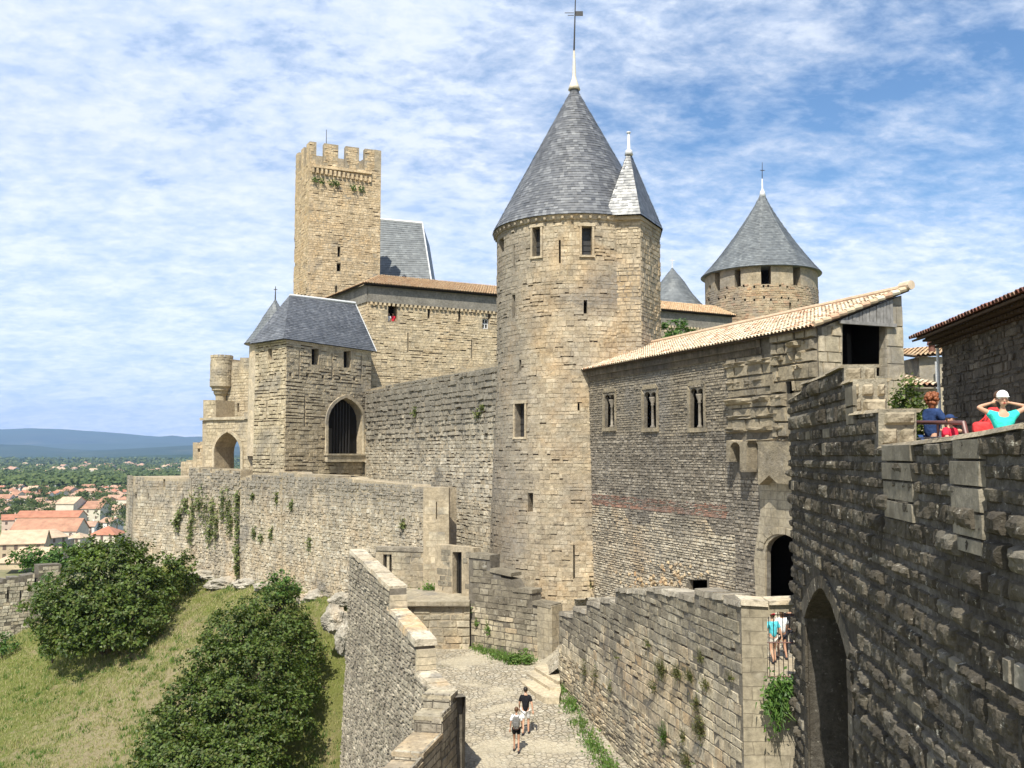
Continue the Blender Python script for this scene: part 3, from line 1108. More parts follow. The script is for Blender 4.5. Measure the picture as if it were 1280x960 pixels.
for i, px in enumerate((394, 402, 414, 420, 441, 452)):
    w_ = MB()
    s_, z_ = kw.hit(px, 219 + (px - 394) * .2)
    for _ in range(34):
        leaf(w_, kw.p(s_ + U(-.3, .3), z_ - U(0, .55) - .25, U(.05, .35)), .26)
    o = mk('weed', w_, M['leaf2'])
    tagp(o, 'dark weed under the corbel row of the tall square tower, ' + ['first', 'second', 'third', 'fourth', 'fifth', 'last'][i] + ' from the left', 'weed', 'weeds under the tower corbels')
pm = at(404.5, 190, 97); pt = at(404.5, 156, 97)
ms = MB(); ms.tube([(pm.x, 98.5, zcr - .05), (pt.x, 98.5, pt.z)], [.06, .03], 6)
mk('mast', ms, M['iron'], kp)

# ================================================================ slate roof behind it
sr = thing('slate_roof_building', 'castle block with a steep grey slate roof rising behind the tall square tower', 'building', (-11, 110, -8))
a0 = at(455, 365, 106); a1 = at(541, 362, 106); b1 = at(528, 279, 112); b0 = at(455, 272, 112)
rb_ = MB()
rb_.prism([Vector((a0.x - 6, 106, a0.z)), Vector((a1.x, 106, a1.z)), Vector((b1.x, 112, b1.z)), Vector((b0.x - 6, 112, b0.z))], (0, 10, -.5))
slates(rb_, bilinear(Vector((a0.x, 106, a0.z)), Vector((a1.x, 106, a1.z)), Vector((b1.x, 112, b1.z)), Vector((b0.x, 112, b0.z))), 8, 10.5, .45, .32, lift=.04)
mk('roof', rb_, M['slate_gr'], sr)
rg = MB(); rg.tube([Vector((b0.x, 112, b0.z)), Vector((b1.x, 112, b1.z))], .16, 8); rg.tube([Vector((a1.x, 106, a1.z)), Vector((b1.x, 112, b1.z))], .09, 6)
mk('ridge_flashing', rg, M['zinc'], sr)
wb = MB(); wb.abox(a0.x - 6, a1.x - .5, 107, 118, -8, a1.z + .4)
mk('wall', wb, M['farstone'], sr)

# ================================================================ the long castle wall with tiled roof
cwA, cwB = xy(457, 82.0), xy(918, 101.0)
cw = Wall(cwA, cwB)
ct = thing('castle_wall_block', 'long castle wall with orange tiled eave and grey band passing behind the tall round tower', 'castle', (cwA[0] + 15, cwA[1] + 8, -8))
zeave = cw.hit(457, 356)[1]
zrend = cw.hit(457, 377)[1]
outline = [(0, -8), (cw.L, -8), (cw.L, zeave), (0, zeave)]
hpx = [(rect(485, 380, 497, 402), 1.0), (rect(603, 398, 611.5, 411), 1.0), (rect(534.5, 384, 537.5, 398), .8), (rect(573, 388, 576, 402), .8), (rect(610, 391, 613, 399), .5)]
hs = [(cw.poly([(x, y + .0) for x, y in h]), d) for h, d in hpx]
# slits
for (px, y0, y1) in ((509.4, 416, 440), (589, 425, 448)):
    hs.append((cw.poly(rect(px, y0, px + 1.3, y1)), .8))
for (x0, y0, x1, y1) in ((855, 398, 858, 405), (879, 388, 882, 391), (842, 384, 845, 387), (883, 394, 889, 401), (833, 398, 836, 404)):
    hs.append((cw.poly(rect(x0, y0, x1, y1)), 1.2))
mb = MB(); mb.prism([cw.p(a, b) for a, b in outline], -cw.n * 6)
cmx = MB()
for h, d in hs: cmx.prism([cw.p(a, b, .3) for a, b in h], -cw.n * (d + .3))
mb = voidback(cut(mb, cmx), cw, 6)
stones(mb, cw.p, 0, cw.L, 0, zrend - .1, None, [holebox(h) for h, _ in hs], h=.24, w=.45, prot=(.0, .035), gap=.01, hj=.4, slots=.35)
mk('wall', mb, [M['jointpale'], M['castle']], ct)
rd = MB()
rd.prism([cw.p(-.0, zrend), cw.p(cw.L, zrend), cw.p(cw.L, zeave + .1), cw.p(0, zeave + .1)], cw.n * .12)
mk('grey_band', rd, M['render'], ct)
# dog-tooth course
dt = MB()
n_ = int(cw.L / .42)
for i in range(n_):
    s_ = i * .42 + .2
    dt.prism([cw.p(s_, zrend - .24, .01), cw.p(s_ + .2, zrend - .24, .01), cw.p(s_ + .2, zrend + .01, .01), cw.p(s_, zrend + .01, .01)], cw.n * .17)
mk('dogtooth_course', dt, M['castle'], ct)
# white cross-framed window in the opening nearest the round tower
wf = MB()
a_, z_ = cw.hit(607.2, 404.5); hw__, hh__ = .30, .44
for (dx, dz, sx__, sz__) in ((-hw__, 0, .05, hh__), (hw__, 0, .05, hh__), (0, 0, .05, hh__), (0, -hh__, hw__, .05), (0, hh__, hw__, .05), (0, 0, hw__, .05)):
    wf.box(cw.p(a_ + dx, z_ + dz, -.3), cw.d * sx__, cw.n * (.04 + .004 * abs(dx)), (0, 0, sz__))
mk('white_window_frame', wf, M['zinc'], ct)
# left return wall of the block
lrA = xy(414, 89.0)
lw = Wall(lrA, cwA)
lm = MB(); lm.prism([lw.p(-4, -8), lw.p(lw.L, -8), lw.p(lw.L, zeave), lw.p(-4, zeave)], -lw.n * 2)
stones(lm, lw.p, -2, lw.L, 2, zrend - .05, None, (), h=.26, w=.5)
mk('side_wall', lm, [M['jointpale'], M['castle']], ct)
rd = MB(); rd.prism([lw.p(-4, zrend), lw.p(lw.L, zrend), lw.p(lw.L, zeave + .1), lw.p(-4, zeave + .1)], lw.n * .12)
mk('grey_band', rd, M['render'], ct)
# roof
zr = zeave + 1.6
ov = .55
e0 = cw.p(-.5, zeave + .08, ov); e1 = cw.p(cw.L + .3, zeave + .08, ov)
r1 = cw.p(cw.L + .3, zr, -3.0); r0 = cw.p(2.2, zr, -3.0)
tr = MB(); tile_roof(tr, e0, e1, r1, r0, pitch=.26, row=.45)
le = lw.p(-3.5, zeave + .08, ov); 
lr0 = lw.p(-3.5, zr, -3.0)
tile_roof(tr, le, e0, r0, lr0, pitch=.26, row=.45)
mk('roof', tr, M['tile_orange'], ct)
fa = MB(); fa.prism([cw.p(-.4, zeave - .06, .1), cw.p(cw.L + .2, zeave - .06, .1), cw.p(cw.L + .2, zeave + .02, .1), cw.p(-.4, zeave + .02, .1)], cw.n * (ov - .15))
mk('eave_boards', fa, M['void'], ct)

# ================================================================ small slate cone to the right of the tower
sc_c = at(841, 385, 112)
st_ = thing('small_cone_tower', 'small slate cone peeping between the tallest round tower and the far right tower', 'tower', (sc_c.x, 112, 0))
s1 = MB(); s1.lathe((sc_c.x, 112, 0), [(3.6, 0), (3.6, sc_c.z)], 32)
mk('wall', s1, M['farstone'], st_)
zt_ = at(841, 334, 112).z
cone('roof', st_, sc_c.x, 112, sc_c.z - .3, zt_, 4.1, M['slate_gr'], flare=.05, su=.4, sv=.35)
f1 = MB(); f1.tube([(sc_c.x, 112, zt_ - .1), (sc_c.x, 112, at(841, 322, 112).z)], [.09, .04], 6)
zc1 = at(841, 325.5, 112).z; f1.box((sc_c.x, 112, zc1), (.28, 0, 0), (0, .04, 0), (0, 0, .05))
mk('cross_finial', f1, M['zinc'], st_)

# ================================================================ round tower with an open gallery (right)
gc = at(950.5, 345, 108.0); GX, GY = gc.x, 108.0
GR = 6.42
gt = thing('gallery_tower', 'round tower at right with square openings right under its wide grey slate cone', 'tower', (GX, GY, -6))
ztopg = at(950, 331, GY - GR).z
rg_ = lambda z: GR
ho = [(893, 340, 900, 363), (918, 337, 926, 358), (951, 331, 964, 355), (991, 332, 1001, 357), (986.5, 378, 989.5, 389)]
cm, hb = cyl_holes(GX, GY, rg_, ho[:4], 2.6)
cm2, hb_2 = cyl_holes(GX, GY, rg_, ho[4:], 1.2)
cm.join(cm2); hb += hb_2
zgal = hb[2][2]
pts = MB()
holes_small = [(885 + i * 11 + U(-3, 3), y + U(-2, 2)) for y in (357, 372) for i in range(11)]
cm3, hb3 = cyl_holes(GX, GY, rg_, [(x, y, x + 2.4, y + 3) for x, y in holes_small if x < 1012], .5)
cm.join(cm3)
gb = cylvoid(cut(cyl_mesh(GX, GY, rg_, -6, ztopg, 80, 4), cm), GX, GY, rg_)
Rn2 = GR
stones(gb, cyl_P(GX, GY, rg_, Rn2), -math.pi * Rn2, 0, 2, zgal - .05, None, [(h[0], h[1], h[2], h[3], None) for h in hb + hb3], h=.26, w=.5, prot=(.0, .07), gap=.025)
mk('wall', gb, [M['jointpale'], M['drum']], gt)
RG = 6.80
# one concave cone: round at the eave, eight-sided above
zsk = at(950, 331, GY - RG).z
zapx = at(961, 238, GY).z
rf = MB()
def f8(u, v):
    a = u * 2 * math.pi
    k = math.pi / 8
    r_ = RG * max(0, 1 - v) ** 1.22 + .10
    oc = math.cos(k) / math.cos(((a + .3) % (2 * k)) - k)
    m_ = min(1, v / .35)
    r_ *= (1 - m_) + m_ * oc
    return Vector((GX + .45 * v + r_ * math.cos(a), GY + r_ * math.sin(a), zsk + (zapx - zsk) * v))
ring = [[f8(i / 64, j / 12) - Vector((0, 0, .03)) for i in range(64)] for j in range(13)]
V = [p for r_ in ring for p in r_]
rf.add(V, [(j * 64 + i, j * 64 + (i + 1) % 64, (j + 1) * 64 + (i + 1) % 64, (j + 1) * 64 + i) for j in range(12) for i in range(64)] + [tuple(range(63, -1, -1))])
slates(rf, f8, lambda v: 2 * math.pi * max(.3, RG * (1 - v) ** 1.2), 11.5, .34, .26, lift=.03)
mk('roof', rf, M['slate_gr'], gt)
f1 = MB(); f1.lathe((GX + .45, GY, 0), [(.42, zapx - .9), (.3, zapx - .2), (.1, zapx + .2), (.06, zapx + 1.4)], 10)
mk('finial', f1, M['zinc'], gt, smooth=True)
f1 = MB(); f1.tube([(GX + .45, GY, zapx + 1.3), (GX + .5, GY, at(961, 203, GY).z)], [.05, .03], 6)
f1.box((GX + .5, GY, at(961, 213, GY).z), (.25, 0, 0), (0, .03, 0), (0, 0, .04))
mk('cross', f1, M['iron'], gt)

# ================================================================ square tower on the wall (left of centre) with slate roof
bA, bB, bC = xy(355, 71.0), xy(462, 79.0), xy(316, 74.0)
bw_, bl_ = Wall(bA, bB), Wall(bC, bA)
bz = bw_.hit(355, 424)[1]
bs_ = thing('square_wall_tower', 'square stone tower with hipped blue slate roof and tall pointed arch opening', 'tower', (bA[0] + 2, bA[1] + 5, -9.5))
bD = (bB[0] + bC[0] - bA[0], bB[1] + bC[1] - bA[1])
mb = MB(); mb.prism([Vector((p[0], p[1], -9.8)) for p in (bA, bB, bD, bC)], (0, 0, bz + 9.8))
archp = bw_.poly(arch_poly(409, 497, 453, 572, 527, True))
hh_ = [(bw_.poly(rect(389.5, 436, 398.5, 456)), .5), (bw_.poly(rect(429.5, 439, 438.5, 459.5)), .5)]
for x, y in ((361.5, 466), (382.5, 467.5), (402, 469), (423, 470.5), (441.5, 471.5)):
    hh_.append((bw_.poly(rect(x, y, x + 3, y + 4.2)), .5))
sl_ = [(380.3, 495, 532), (373.5, 439, 471), (414.5, 442, 474), (451, 445, 474)]
for x, y0, y1 in sl_:
    hh_.append((bw_.poly(rect(x, y0, x + 1.1, y1)), .8))
lf_ = [(bl_.poly(rect(335, 436, 340, 449)), 1.5), (bl_.poly(rect(333, 500, 334, 522)), .8), (bl_.poly(rect(343, 466, 345, 470)), .5), (bl_.poly(rect(325, 467, 327, 471)), .5)]
cmx = MB()
cmx.prism([bw_.p(a, b, .3) for a, b in archp], -bw_.n * .95)
for h, d in hh_: cmx.prism([bw_.p(a, b, .3) for a, b in h], -bw_.n * (d + .3))
for h, d in lf_: cmx.prism([bl_.p(a, b, .3) for a, b in h], -bl_.n * (d + .3))
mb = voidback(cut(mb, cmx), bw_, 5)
hb_ = [holebox(archp)] + [holebox(h) for h, _ in hh_]
stones(mb, bw_.p, 0, bw_.L, -6, bz - .12, None, hb_, h=.27, w=.6, prot=(.0, .05), gap=.012, hj=.3, irr=.01, slots=.75)
stones(mb, bl_.p, 0, bl_.L, -9.8, bz - .12, None, [holebox(h) for h, _ in lf_], h=.27, w=.45, prot=(.0, .08), gap=.015, hj=.35, irr=.015, slots=.7)
mk('wall', mb, [M['jointpale'], M['bishop']], bs_)
# arch moulding, sill and gate behind
am = MB()
ap_ = bw_.poly(arch_poly(409, 497, 453, 572, 527, True))
cxs = sum(a for a, b in ap_) / len(ap_)
zc0 = min(b for a, b in ap_)
outp = [((a - cxs) * 1.13 + cxs, (b - zc0) * 1.05 + zc0) for a, b in ap_]
for i in range(len(ap_) - 1):
    am.prism([bw_.p(*ap_[i], .0), bw_.p(*ap_[i + 1], .0), bw_.p(*outp[i + 1], .0), bw_.p(*outp[i], .0)], bw_.n * .14)
mk('arch_moulding', am, M['dressed'], bs_)
sm = MB(); s0_, z0_ = bw_.hit(406, 572); s1_, _ = bw_.hit(456, 576)
sm.prism([bw_.p(s0_, z0_ - .35, .0), bw_.p(s1_, z0_ - .35, .0), bw_.p(s1_, z0_ + .18, .0), bw_.p(s0_, z0_ + .18, .0)], bw_.n * .3)
sm.prism([bw_.p(s0_ - .1, z0_ + .18, .0), bw_.p(s1_ + .1, z0_ + .18, .0), bw_.p(s1_ + .1, z0_ + .32, .0), bw_.p(s0_ - .1, z0_ + .32, .0)], bw_.n * .38)
mk('arch_sill', sm, M['dressed'], bs_)
gm = MB(); g0 = bw_.hit(409, 572)[0]
gm.prism([bw_.p(g0 - .02, z0_ + .3, -.5), bw_.p(g0 + 1.0, z0_ + .3, -.5), bw_.p(g0 + 1.0, z0_ + 2.4, -.5), bw_.p(g0 - .02, z0_ + 2.4, -.5)], -bw_.n * .1)
for k in range(6):
    gm.tube([bw_.p(g0 + 1.2 + k * .35, z0_ + .2, -.45), bw_.p(g0 + 1.2 + k * .35, z0_ + 4.6, -.45)], .03, 5)
mk('timber_screen', gm, M['iron'], bs_)
# hipped roof
eo = .35
ctr = Vector(((bA[0] + bD[0]) / 2, (bA[1] + bD[1]) / 2))
cor4 = []
for p in (bA, bB, bD, bC):
    v = Vector(p) - ctr
    cor4.append(ctr + v * (1 + eo * 1.4 / v.length))
ez = bz + .02
E = [Vector((p.x, p.y, ez)) for p in cor4]
g0 = at(362, 369, 75.5); g1 = at(444, 379, 79.5)
zrg = (g0.z + g1.z) / 2
R0, R1 = Vector((g0.x, g0.y, zrg)), Vector((g1.x, g1.y, zrg))
hr = MB()
hr.add([E[0], E[1], E[2], E[3], R0, R1], [(3, 2, 1, 0)])
for f_ in (bilinear(E[0], E[1], R1, R0), bilinear(E[3], E[0], R0, R0), bilinear(E[1], E[2], R1, R1), bilinear(E[2], E[3], R0, R1)): core_patch(hr, f_)
slates(hr, bilinear(E[0], E[1], R1, R0), (E[1] - E[0]).length, (R0 - E[0]).length, .3, .24)
slates(hr, bilinear(E[3], E[0], R0 + (E[0] - E[3]) * .01, R0), lambda v: max(.4, (E[3] - E[0]).length * (1 - v)), (R0 - E[0]).length, .3, .24)
slates(hr, bilinear(E[1], E[2], R1 + (E[2] - E[1]) * .01, R1), lambda v: max(.4, (E[2] - E[1]).length * (1 - v)), (R1 - E[1]).length, .3, .24)
mk('roof', hr, M['slate_bl'], bs_)
rg = MB(); rg.tube([R0, R1], .13, 8); rg.tube([R1, E[1]], .06, 6)
mk('ridge_flashing', rg, M['zinc'], bs_)
cn = MB(); cn.prism([Vector((p.x, p.y, bz - .14)) for p in [ctr + (Vector(q) - ctr) * 1.03 for q in (bA, bB, bD, bC)]], (0, 0, .13))
mk('cornice', cn, M['dressed'], bs_)
# little cone behind it
lc = at(343, 430, 84)
lt = thing('slim_turret', 'slim round turret with a pale slate cone just left of the square wall tower roof', 'turret', (lc.x - .0, 84, 0))
m1 = MB(); m1.lathe((lc.x, 84, 0), [(2.2, 0), (2.2, lc.z)], 24)
mk('wall', m1, M['farstone'], lt)
zt_ = at(342, 374, 84).z
cone('roof', lt, lc.x, 84, lc.z - .1, zt_, 2.65, M['slate_gr'], flare=.03, su=.35, sv=.3)
f1 = MB(); f1.tube([(lc.x, 84, zt_ - .2), (lc.x, 84, at(341, 358, 84).z)], [.07, .03], 6); f1.box((lc.x, 84, at(341, 362, 84).z), (.16, 0, 0), (0, .03, 0), (0, 0, .03))
mk('cross_finial', f1, M['iron'], lt)

# ================================================================ curtain wall between square tower and round tower
cA, cB = xy(456, 78.2), (TC.x - 4.4, 57.2)
cu_ = Wall(cA, cB)
top = [(456, 489), (462, 486), (480, 482), (500, 478.5), (520, 474), (540, 471), (560, 467), (580, 462), (600, 458), (609, 456), (624, 452)]
top = [(x, y + U(-.6, .6)) for x, y in top]
ol = [(456, 720)] + top + [(624, 760)]
def cmi(a, z):
    return 1
mb, sz, hs = wall_mesh(cu_, ol, 2.2, [], dict(h=.24, w=.38, prot=(.0, .06), gap=.018, slots=.3, irr=.015, wj=.6))
# heavier bossed courses in the upper half
zt_l = [cu_.hit(x, y) for x, y in top]
def okt(a, z):
    zt = zt_l[0][1] + (zt_l[-1][1] - zt_l[0][1]) * max(0, min(1, a / cu_.L))
    return zt - 4.6 < z < zt - .2 and pip(a, z, sz)
stones(mb, cu_.p, .4, cu_.L - .3, 0, 9, okt, (), h=.36, w=.62, prot=(.02, .17), gap=.05, inset=.04, wj=.6, hj=.3, irr=.03, slots=.5)
o = mk('curtain_wall', mb, [M['jointpale'], M['curtain']])
tagp(o, 'high dark topped curtain wall between the square wall tower and the tallest round tower', 'wall')
# ================================================================ outer wall of the cliff side
oA, oB = xy(352, 70.2), xy(549, 55.4)
ow = Wall(oA, oB)
ol = [(352, 790), (352, 590), (370, 590), (371, 592.5), (400, 593.5), (421, 594.5), (440, 597), (441, 599), (470, 602), (490, 604), (517, 606), (518, 608.5), (549, 609.5), (549, 800)]
mb, sz, hs = wall_mesh(ow, ol, 1.3, [(rect(479, 692, 488, 712), 1.0), (rect(423, 587, 436, 597), 1.0)], dict(h=.20, w=.30, prot=(.0, .07), gap=.018, wj=.6, hj=.45, irr=.03))
o = mk('outer_wall', mb, [M['jointpale'], M['outer']])
tagp(o, 'pale weathered outer wall with grey top between square wall tower and stone platform', 'wall')
# section left of the square tower
o2A, o2B = xy(300, 75.5), xy(353, 70.0)
o2 = Wall(o2A, o2B)
mb, sz, hs = wall_mesh(o2, [(300, 775), (300, 598), (318, 592), (353, 590), (353, 790)], 2.0, [(rect(323.5, 650, 326, 656), .5), (rect(355, 596, 356.5, 603), .5)], dict(h=.22, w=.32, prot=(.0, .08), gap=.02, wj=.6, hj=.45, irr=.03))
o = mk('outer_wall_bay', mb, [M['jointpale'], M['outer']])
tagp(o, 'short ochre bay of outer wall under the left corner of the square wall tower', 'wall')
# ivy covered section with merlons
o3A, o3B = xy(236, 81.5), xy(301, 75.8)
o3 = Wall(o3A, o3B)
z3 = o3.hit(240, 592)[1]
ol = [(236, 770)]
x = 236
ol += [(236, 584), (249, 584), (249, 590), (251, 590), (251, 585), (263, 585), (263, 590), (265, 590), (265, 586), (275, 586), (275, 591), (277, 591), (277, 586), (287, 587), (287, 591), (289, 591), (289, 588), (301, 588), (301, 775)]
mb, sz, hs = wall_mesh(o3, ol, 1.5, [], dict(h=.22, w=.32, prot=(.0, .10), gap=.02, wj=.6, hj=.45, irr=.035))
o = mk('crenellated_wall', mb, [M['jointpale'], M['outer']])
tagp(o, 'crenellated stretch of outer wall hung with trailing plants, left of the square wall tower', 'wall')
# corner bastion at the far left
o4A, o4B = xy(166, 86.0), xy(239, 81.0)
o4 = Wall(o4A, o4B)
mb, sz, hs = wall_mesh(o4, [(163, 750), (167, 596), (203, 597), (204, 598.5), (239, 598), (239, 765)], 5, [(rect(204, 599, 206.5, 609), .6), (rect(169, 617, 171, 623), .5), (rect(185, 617, 186.2, 624), .5), (rect(228, 617, 229.5, 625), .5)], dict(h=.27, w=.5, prot=(.0, .06), gap=.022, hj=.35))
o4C = xy(159, 89.0)
o4l = Wall(o4C, (o4A[0], o4A[1]))
m2 = MB()
za = o4.hit(167, 596)[1]
m2.prism([Vector((p[0], p[1], -13)) for p in ((o4A[0] + .02, o4A[1] + .05), (o4C[0], o4C[1]), (o4C[0] + 5, o4C[1] + 4), (o4A[0] + 6, o4A[1] + 4))], (0, 0, za + 13 - .02))
stones(m2, o4l.p, -.0, o4l.L, -13, za - .05, None, (), h=.3, w=.5)
mb.join(m2)
o = mk('corner_bastion', mb, [M['jointpale'], M['outer']])
tagp(o, 'square corner bastion at the far left end of the outer wall, above the tree', 'bastion')
for x0, x1, yt, yb in ((232, 238, 573, 600),(242, 250, 570, 600)):
    pass
# stepped merlons behind it at px 228-262, y 550-590
fm_ = Wall(xy(226, 95.0), xy(264, 93.0))
ol = [(226, 600), (226, 577), (233, 577), (233, 575), (241, 575), (241, 553), (247, 553), (247, 565), (250, 565), (250, 552), (256, 552), (256, 600)]
mb, sz, hs = wall_mesh(fm_, ol, 1.0, [], dict(h=.3, w=.5))
o = mk('merlon_wall', mb, [M['jointpale'], M['farstone']])
tagp(o, 'small stepped merlons standing against the blue hills just left of the pointed arch gateway', 'wall')
# gateway with a pointed arch, and the corner turret above it
gA, gB = xy(253, 87.0), xy(322, 83.0)
gw = Wall(gA, gB)
gt2 = thing('arch_gateway', 'small gateway with a pointed arch open to the blue hills at the left', 'gateway', (gw.p(4, -4).x, 87, -4))
ol = [(253, 605), (253, 526), (254, 526), (254, 500), (270, 500), (270, 525), (305, 525), (305, 515), (313, 515), (313, 525), (318, 525), (318, 605)]
mb, sz, hs = wall_mesh(gw, ol, 2.2, [(arch_poly(269, 540, 302, 600, 565, True), 2.6)], dict(h=.32, w=.7, prot=(0, .04), gap=.02))
mk('wall', mb, [M['jointpale'], M['bishop']], gt2)
mo = MB()
a_, z_ = gw.hit(252, 524)
b_, _ = gw.hit(315, 525)
mo.prism([gw.p(a_, z_ - .12), gw.p(b_, z_ - .12), gw.p(b_, z_ + .12), gw.p(a_, z_ + .12)], gw.n * .22)
mk('string_course', mo, M['dressed'], gt2)
mo = MB()
ap_ = gw.poly(arch_poly(269, 540, 302, 600, 565, True)); cxs = sum(a for a, b in ap_) / len(ap_); zc0 = min(b for a, b in ap_)
outp = [((a - cxs) * 1.16 + cxs, (b - zc0) * 1.05 + zc0) for a, b in ap_]
for i in range(len(ap_) - 1):
    mo.prism([gw.p(*ap_[i]), gw.p(*ap_[i + 1]), gw.p(*outp[i + 1]), gw.p(*outp[i])], gw.n * .16)
mk('arch_moulding', mo, M['dressed'], gt2)
# taller wall behind with the round corner turret
hw_ = Wall(xy(270, 91.0), xy(330, 88.0))
ht = thing('corner_turret_wall', 'high wall with round corbelled corner turret against the sky above the arch gateway', 'wall', (hw_.p(2, 0).x, 91, -4))
ol = [(270, 610), (270, 490), (286, 490), (286, 450), (290, 449), (290, 452), (300, 452), (300, 447), (318, 447), (330, 447), (330, 610)]
mb, sz, hs = wall_mesh(hw_, ol, 1.6, [(rect(296.5, 504, 299, 515), 2), (arch_poly(271, 503, 277.5, 514, 508), 1.0), (rect(271, 541, 300, 600), 3)], dict(h=.3, w=.6, prot=(0, .06)))
mk('wall', mb, [M['jointpale'], M['bishop']], ht)
tcx = at(275.5, 460, 90.0)
rT = 13.6 / F * 90
zz_ = lambda y: at(275, y, 89).z
mt = MB()
mt.lathe((tcx.x, 90.4, 0), [(rT * .45, zz_(502)), (rT * .5, zz_(494)), (rT * .66, zz_(491)), (rT * .68, zz_(488)), (rT * .84, zz_(487)), (rT * .85, zz_(484)), (rT * 1.03, zz_(482)), (rT * 1.03, zz_(478)), (rT, zz_(477)), (rT, zz_(462)), (rT * 1.02, zz_(461.5)), (rT * .98, zz_(445))], 28)
rfn = lambda z: rT
stones(mt, cyl_P(tcx.x, 90.4, rfn, rT), -math.pi * rT, .3, zz_(478), zz_(446), None, (), h=.27, w=.5, prot=(.0, .05), gap=.03)
mk('corner_turret', mt, [M['bishop'], M['bishop']], ht)
# ================================================================ the tiled gate hall
def xyp(px, py, Y):
    p = at(px, py, Y); return (p.x, Y)
hA, hB = xyp(736, 560, 54.0), xyp(918, 560, 41.0)
Hw = Wall(hA, hB)
if Hw.hit(918, 560)[0] < 0: raise Exception('hall')
sE = Hw.hit(1022, 405)[0]
zE = Hw.hit(800, 452)[1]
zEe = Hw.hit(1010, 405)[1]
hall = thing('gate_hall', 'long grey rubble hall with cream tiled roof, three twin windows and red brick band', 'building', (Hw.p(8, 0).x + 2, Hw.p(8, 0).y, -9))
thick = 0.2
zTop = (zE + zEe) / 2
def twin(x0, x1, y0, y1):
    """two round-headed lights side by side as one opening"""
    xm = (x0 + x1) / 2
    pts = [(x0, y1)]
    r = (xm - x0) / 2
    for c in (x0 + r, xm + r):
        for i in range(7):
            a = math.pi * (1 - i / 6)
            pts.append((c + r * .94 * math.cos(a), y0 + r * 1.3 - r * 1.3 * math.sin(a)))
    pts.append((x1, y1))
    return pts
tw_px = [(756, 769, 493.5, 534), (805, 821.5, 490, 534.5), (863, 880.5, 485.5, 534.5)]
holes = [(twin(*t), 2.2) for t in tw_px]
gatearch = arch_poly(958.5, 668, 1006, 752, 690)
holes.append((gatearch, 2.4))
holes.append((rect(862, 725, 884, 742), .7))
holes.append((rect(983, 477, 993, 492), 1.0))
ol = [(722, 800), (722, 462)]
szt = [Hw.hit(722, 800), ]
bot = -9.5
s_far, s_near = -1.5, sE
poly = [(s_far, bot), (s_near, bot), (s_near, zTop - .02), (s_far, zTop - .02)]
hs = [(Hw.poly(h), d) for h, d in holes]
mb = slab(Hw, poly, thick, hs)
for i_, f_ in enumerate(mb.Fc): pass
ir = MB(); ir.prism([Hw.p(0, bot, -2.3), Hw.p(sE - .95, bot, -2.3), Hw.p(sE - .95, zTop - .1, -2.3), Hw.p(0, zTop - .1, -2.3)], -Hw.n * .2)  # added near-black panel so the hall openings read dark
hb = [holebox(h) for h, _ in hs]
sP = Hw.hit(917, 560)[0]                # pier starts
z_brk0 = Hw.hit(738, 618)[1]; z_brk1 = Hw.hit(738, 629)[1]
zlow = Hw.hit(800, 640)[1]
zup = Hw.hit(800, 545)[1]
def hmi(a, z):
    k = noise.noise(Vector((a * .35, z * .5, 3)))
    if z_brk1 - .02 < z < z_brk0 + .05:
        f = (z - z_brk1) / (z_brk0 - z_brk1)
        if a < sP - .6 and ((f < .42 and U(0, 1) < .85) or (f > .62 and k > -.25 and U(0, 1) < .7) or U(0, 1) < .08): return 3
        return 1
    if z > zup + .5 * k: return 2
    if z < zlow + 2.2 * k: return 4
    return 1
stones(mb, Hw.p, .0, sP, bot, z_brk1, None, hb, h=.135, w=.24, hj=.3, wj=.5, prot=(.0, .05), gap=.028, inset=.018, mi=hmi, irr=.012)
stones(mb, Hw.p, .0, sP, z_brk1, z_brk0, None, hb, h=.075, w=.22, hj=.2, prot=(.0, .03), gap=.02, inset=.01, mi=hmi)
stones(mb, Hw.p, .0, sP, z_brk0, zTop - .75, None, hb, h=.13, w=.23, hj=.3, wj=.5, prot=(.0, .045), gap=.026, inset=.018, mi=hmi, irr=.01)
mk('dark_backing_panel', ir, M['void'], hall)
mb_f = MB()
stones(mb_f, Hw.p, sP, Hw.hit(958, 640)[0], bot, Hw.hit(950, 600)[1], None, [holebox(Hw.poly(gatearch))], h=.15, w=.27, prot=(.0, .05), gap=.028, mi=0, irr=.012)
mk('pier_foot', mb_f, M['hall'], hall)
# collapsed patch low in the wall: loose ochre rubble
cv = MB()
for _ in range(150):
    x = random.gauss(828, 34); y = random.gauss(728, 13)
    if not (770 < x < 900 and 700 < y < 760) or (860 < x < 886 and 722 < y < 744): continue
    a, z = Hw.hit(x, y)
    b = rv(); r = U(.06, .11)
    c = Hw.p(a, z, U(-.03, .02))
    ax = b * r; ay = b.orthogonal().normalized() * r * U(.6, 1); az = b.cross(ay).normalized() * r * U(.5, .9)
    cv.box(c, ax, ay, az)
cv.M = [5] * len(cv.Fc); mb.join(cv)
mk('wall', mb, [M['joint'], M['hall'], M['hall_up'], M['brick'], M['hall_low'], M['rubble']], hall)
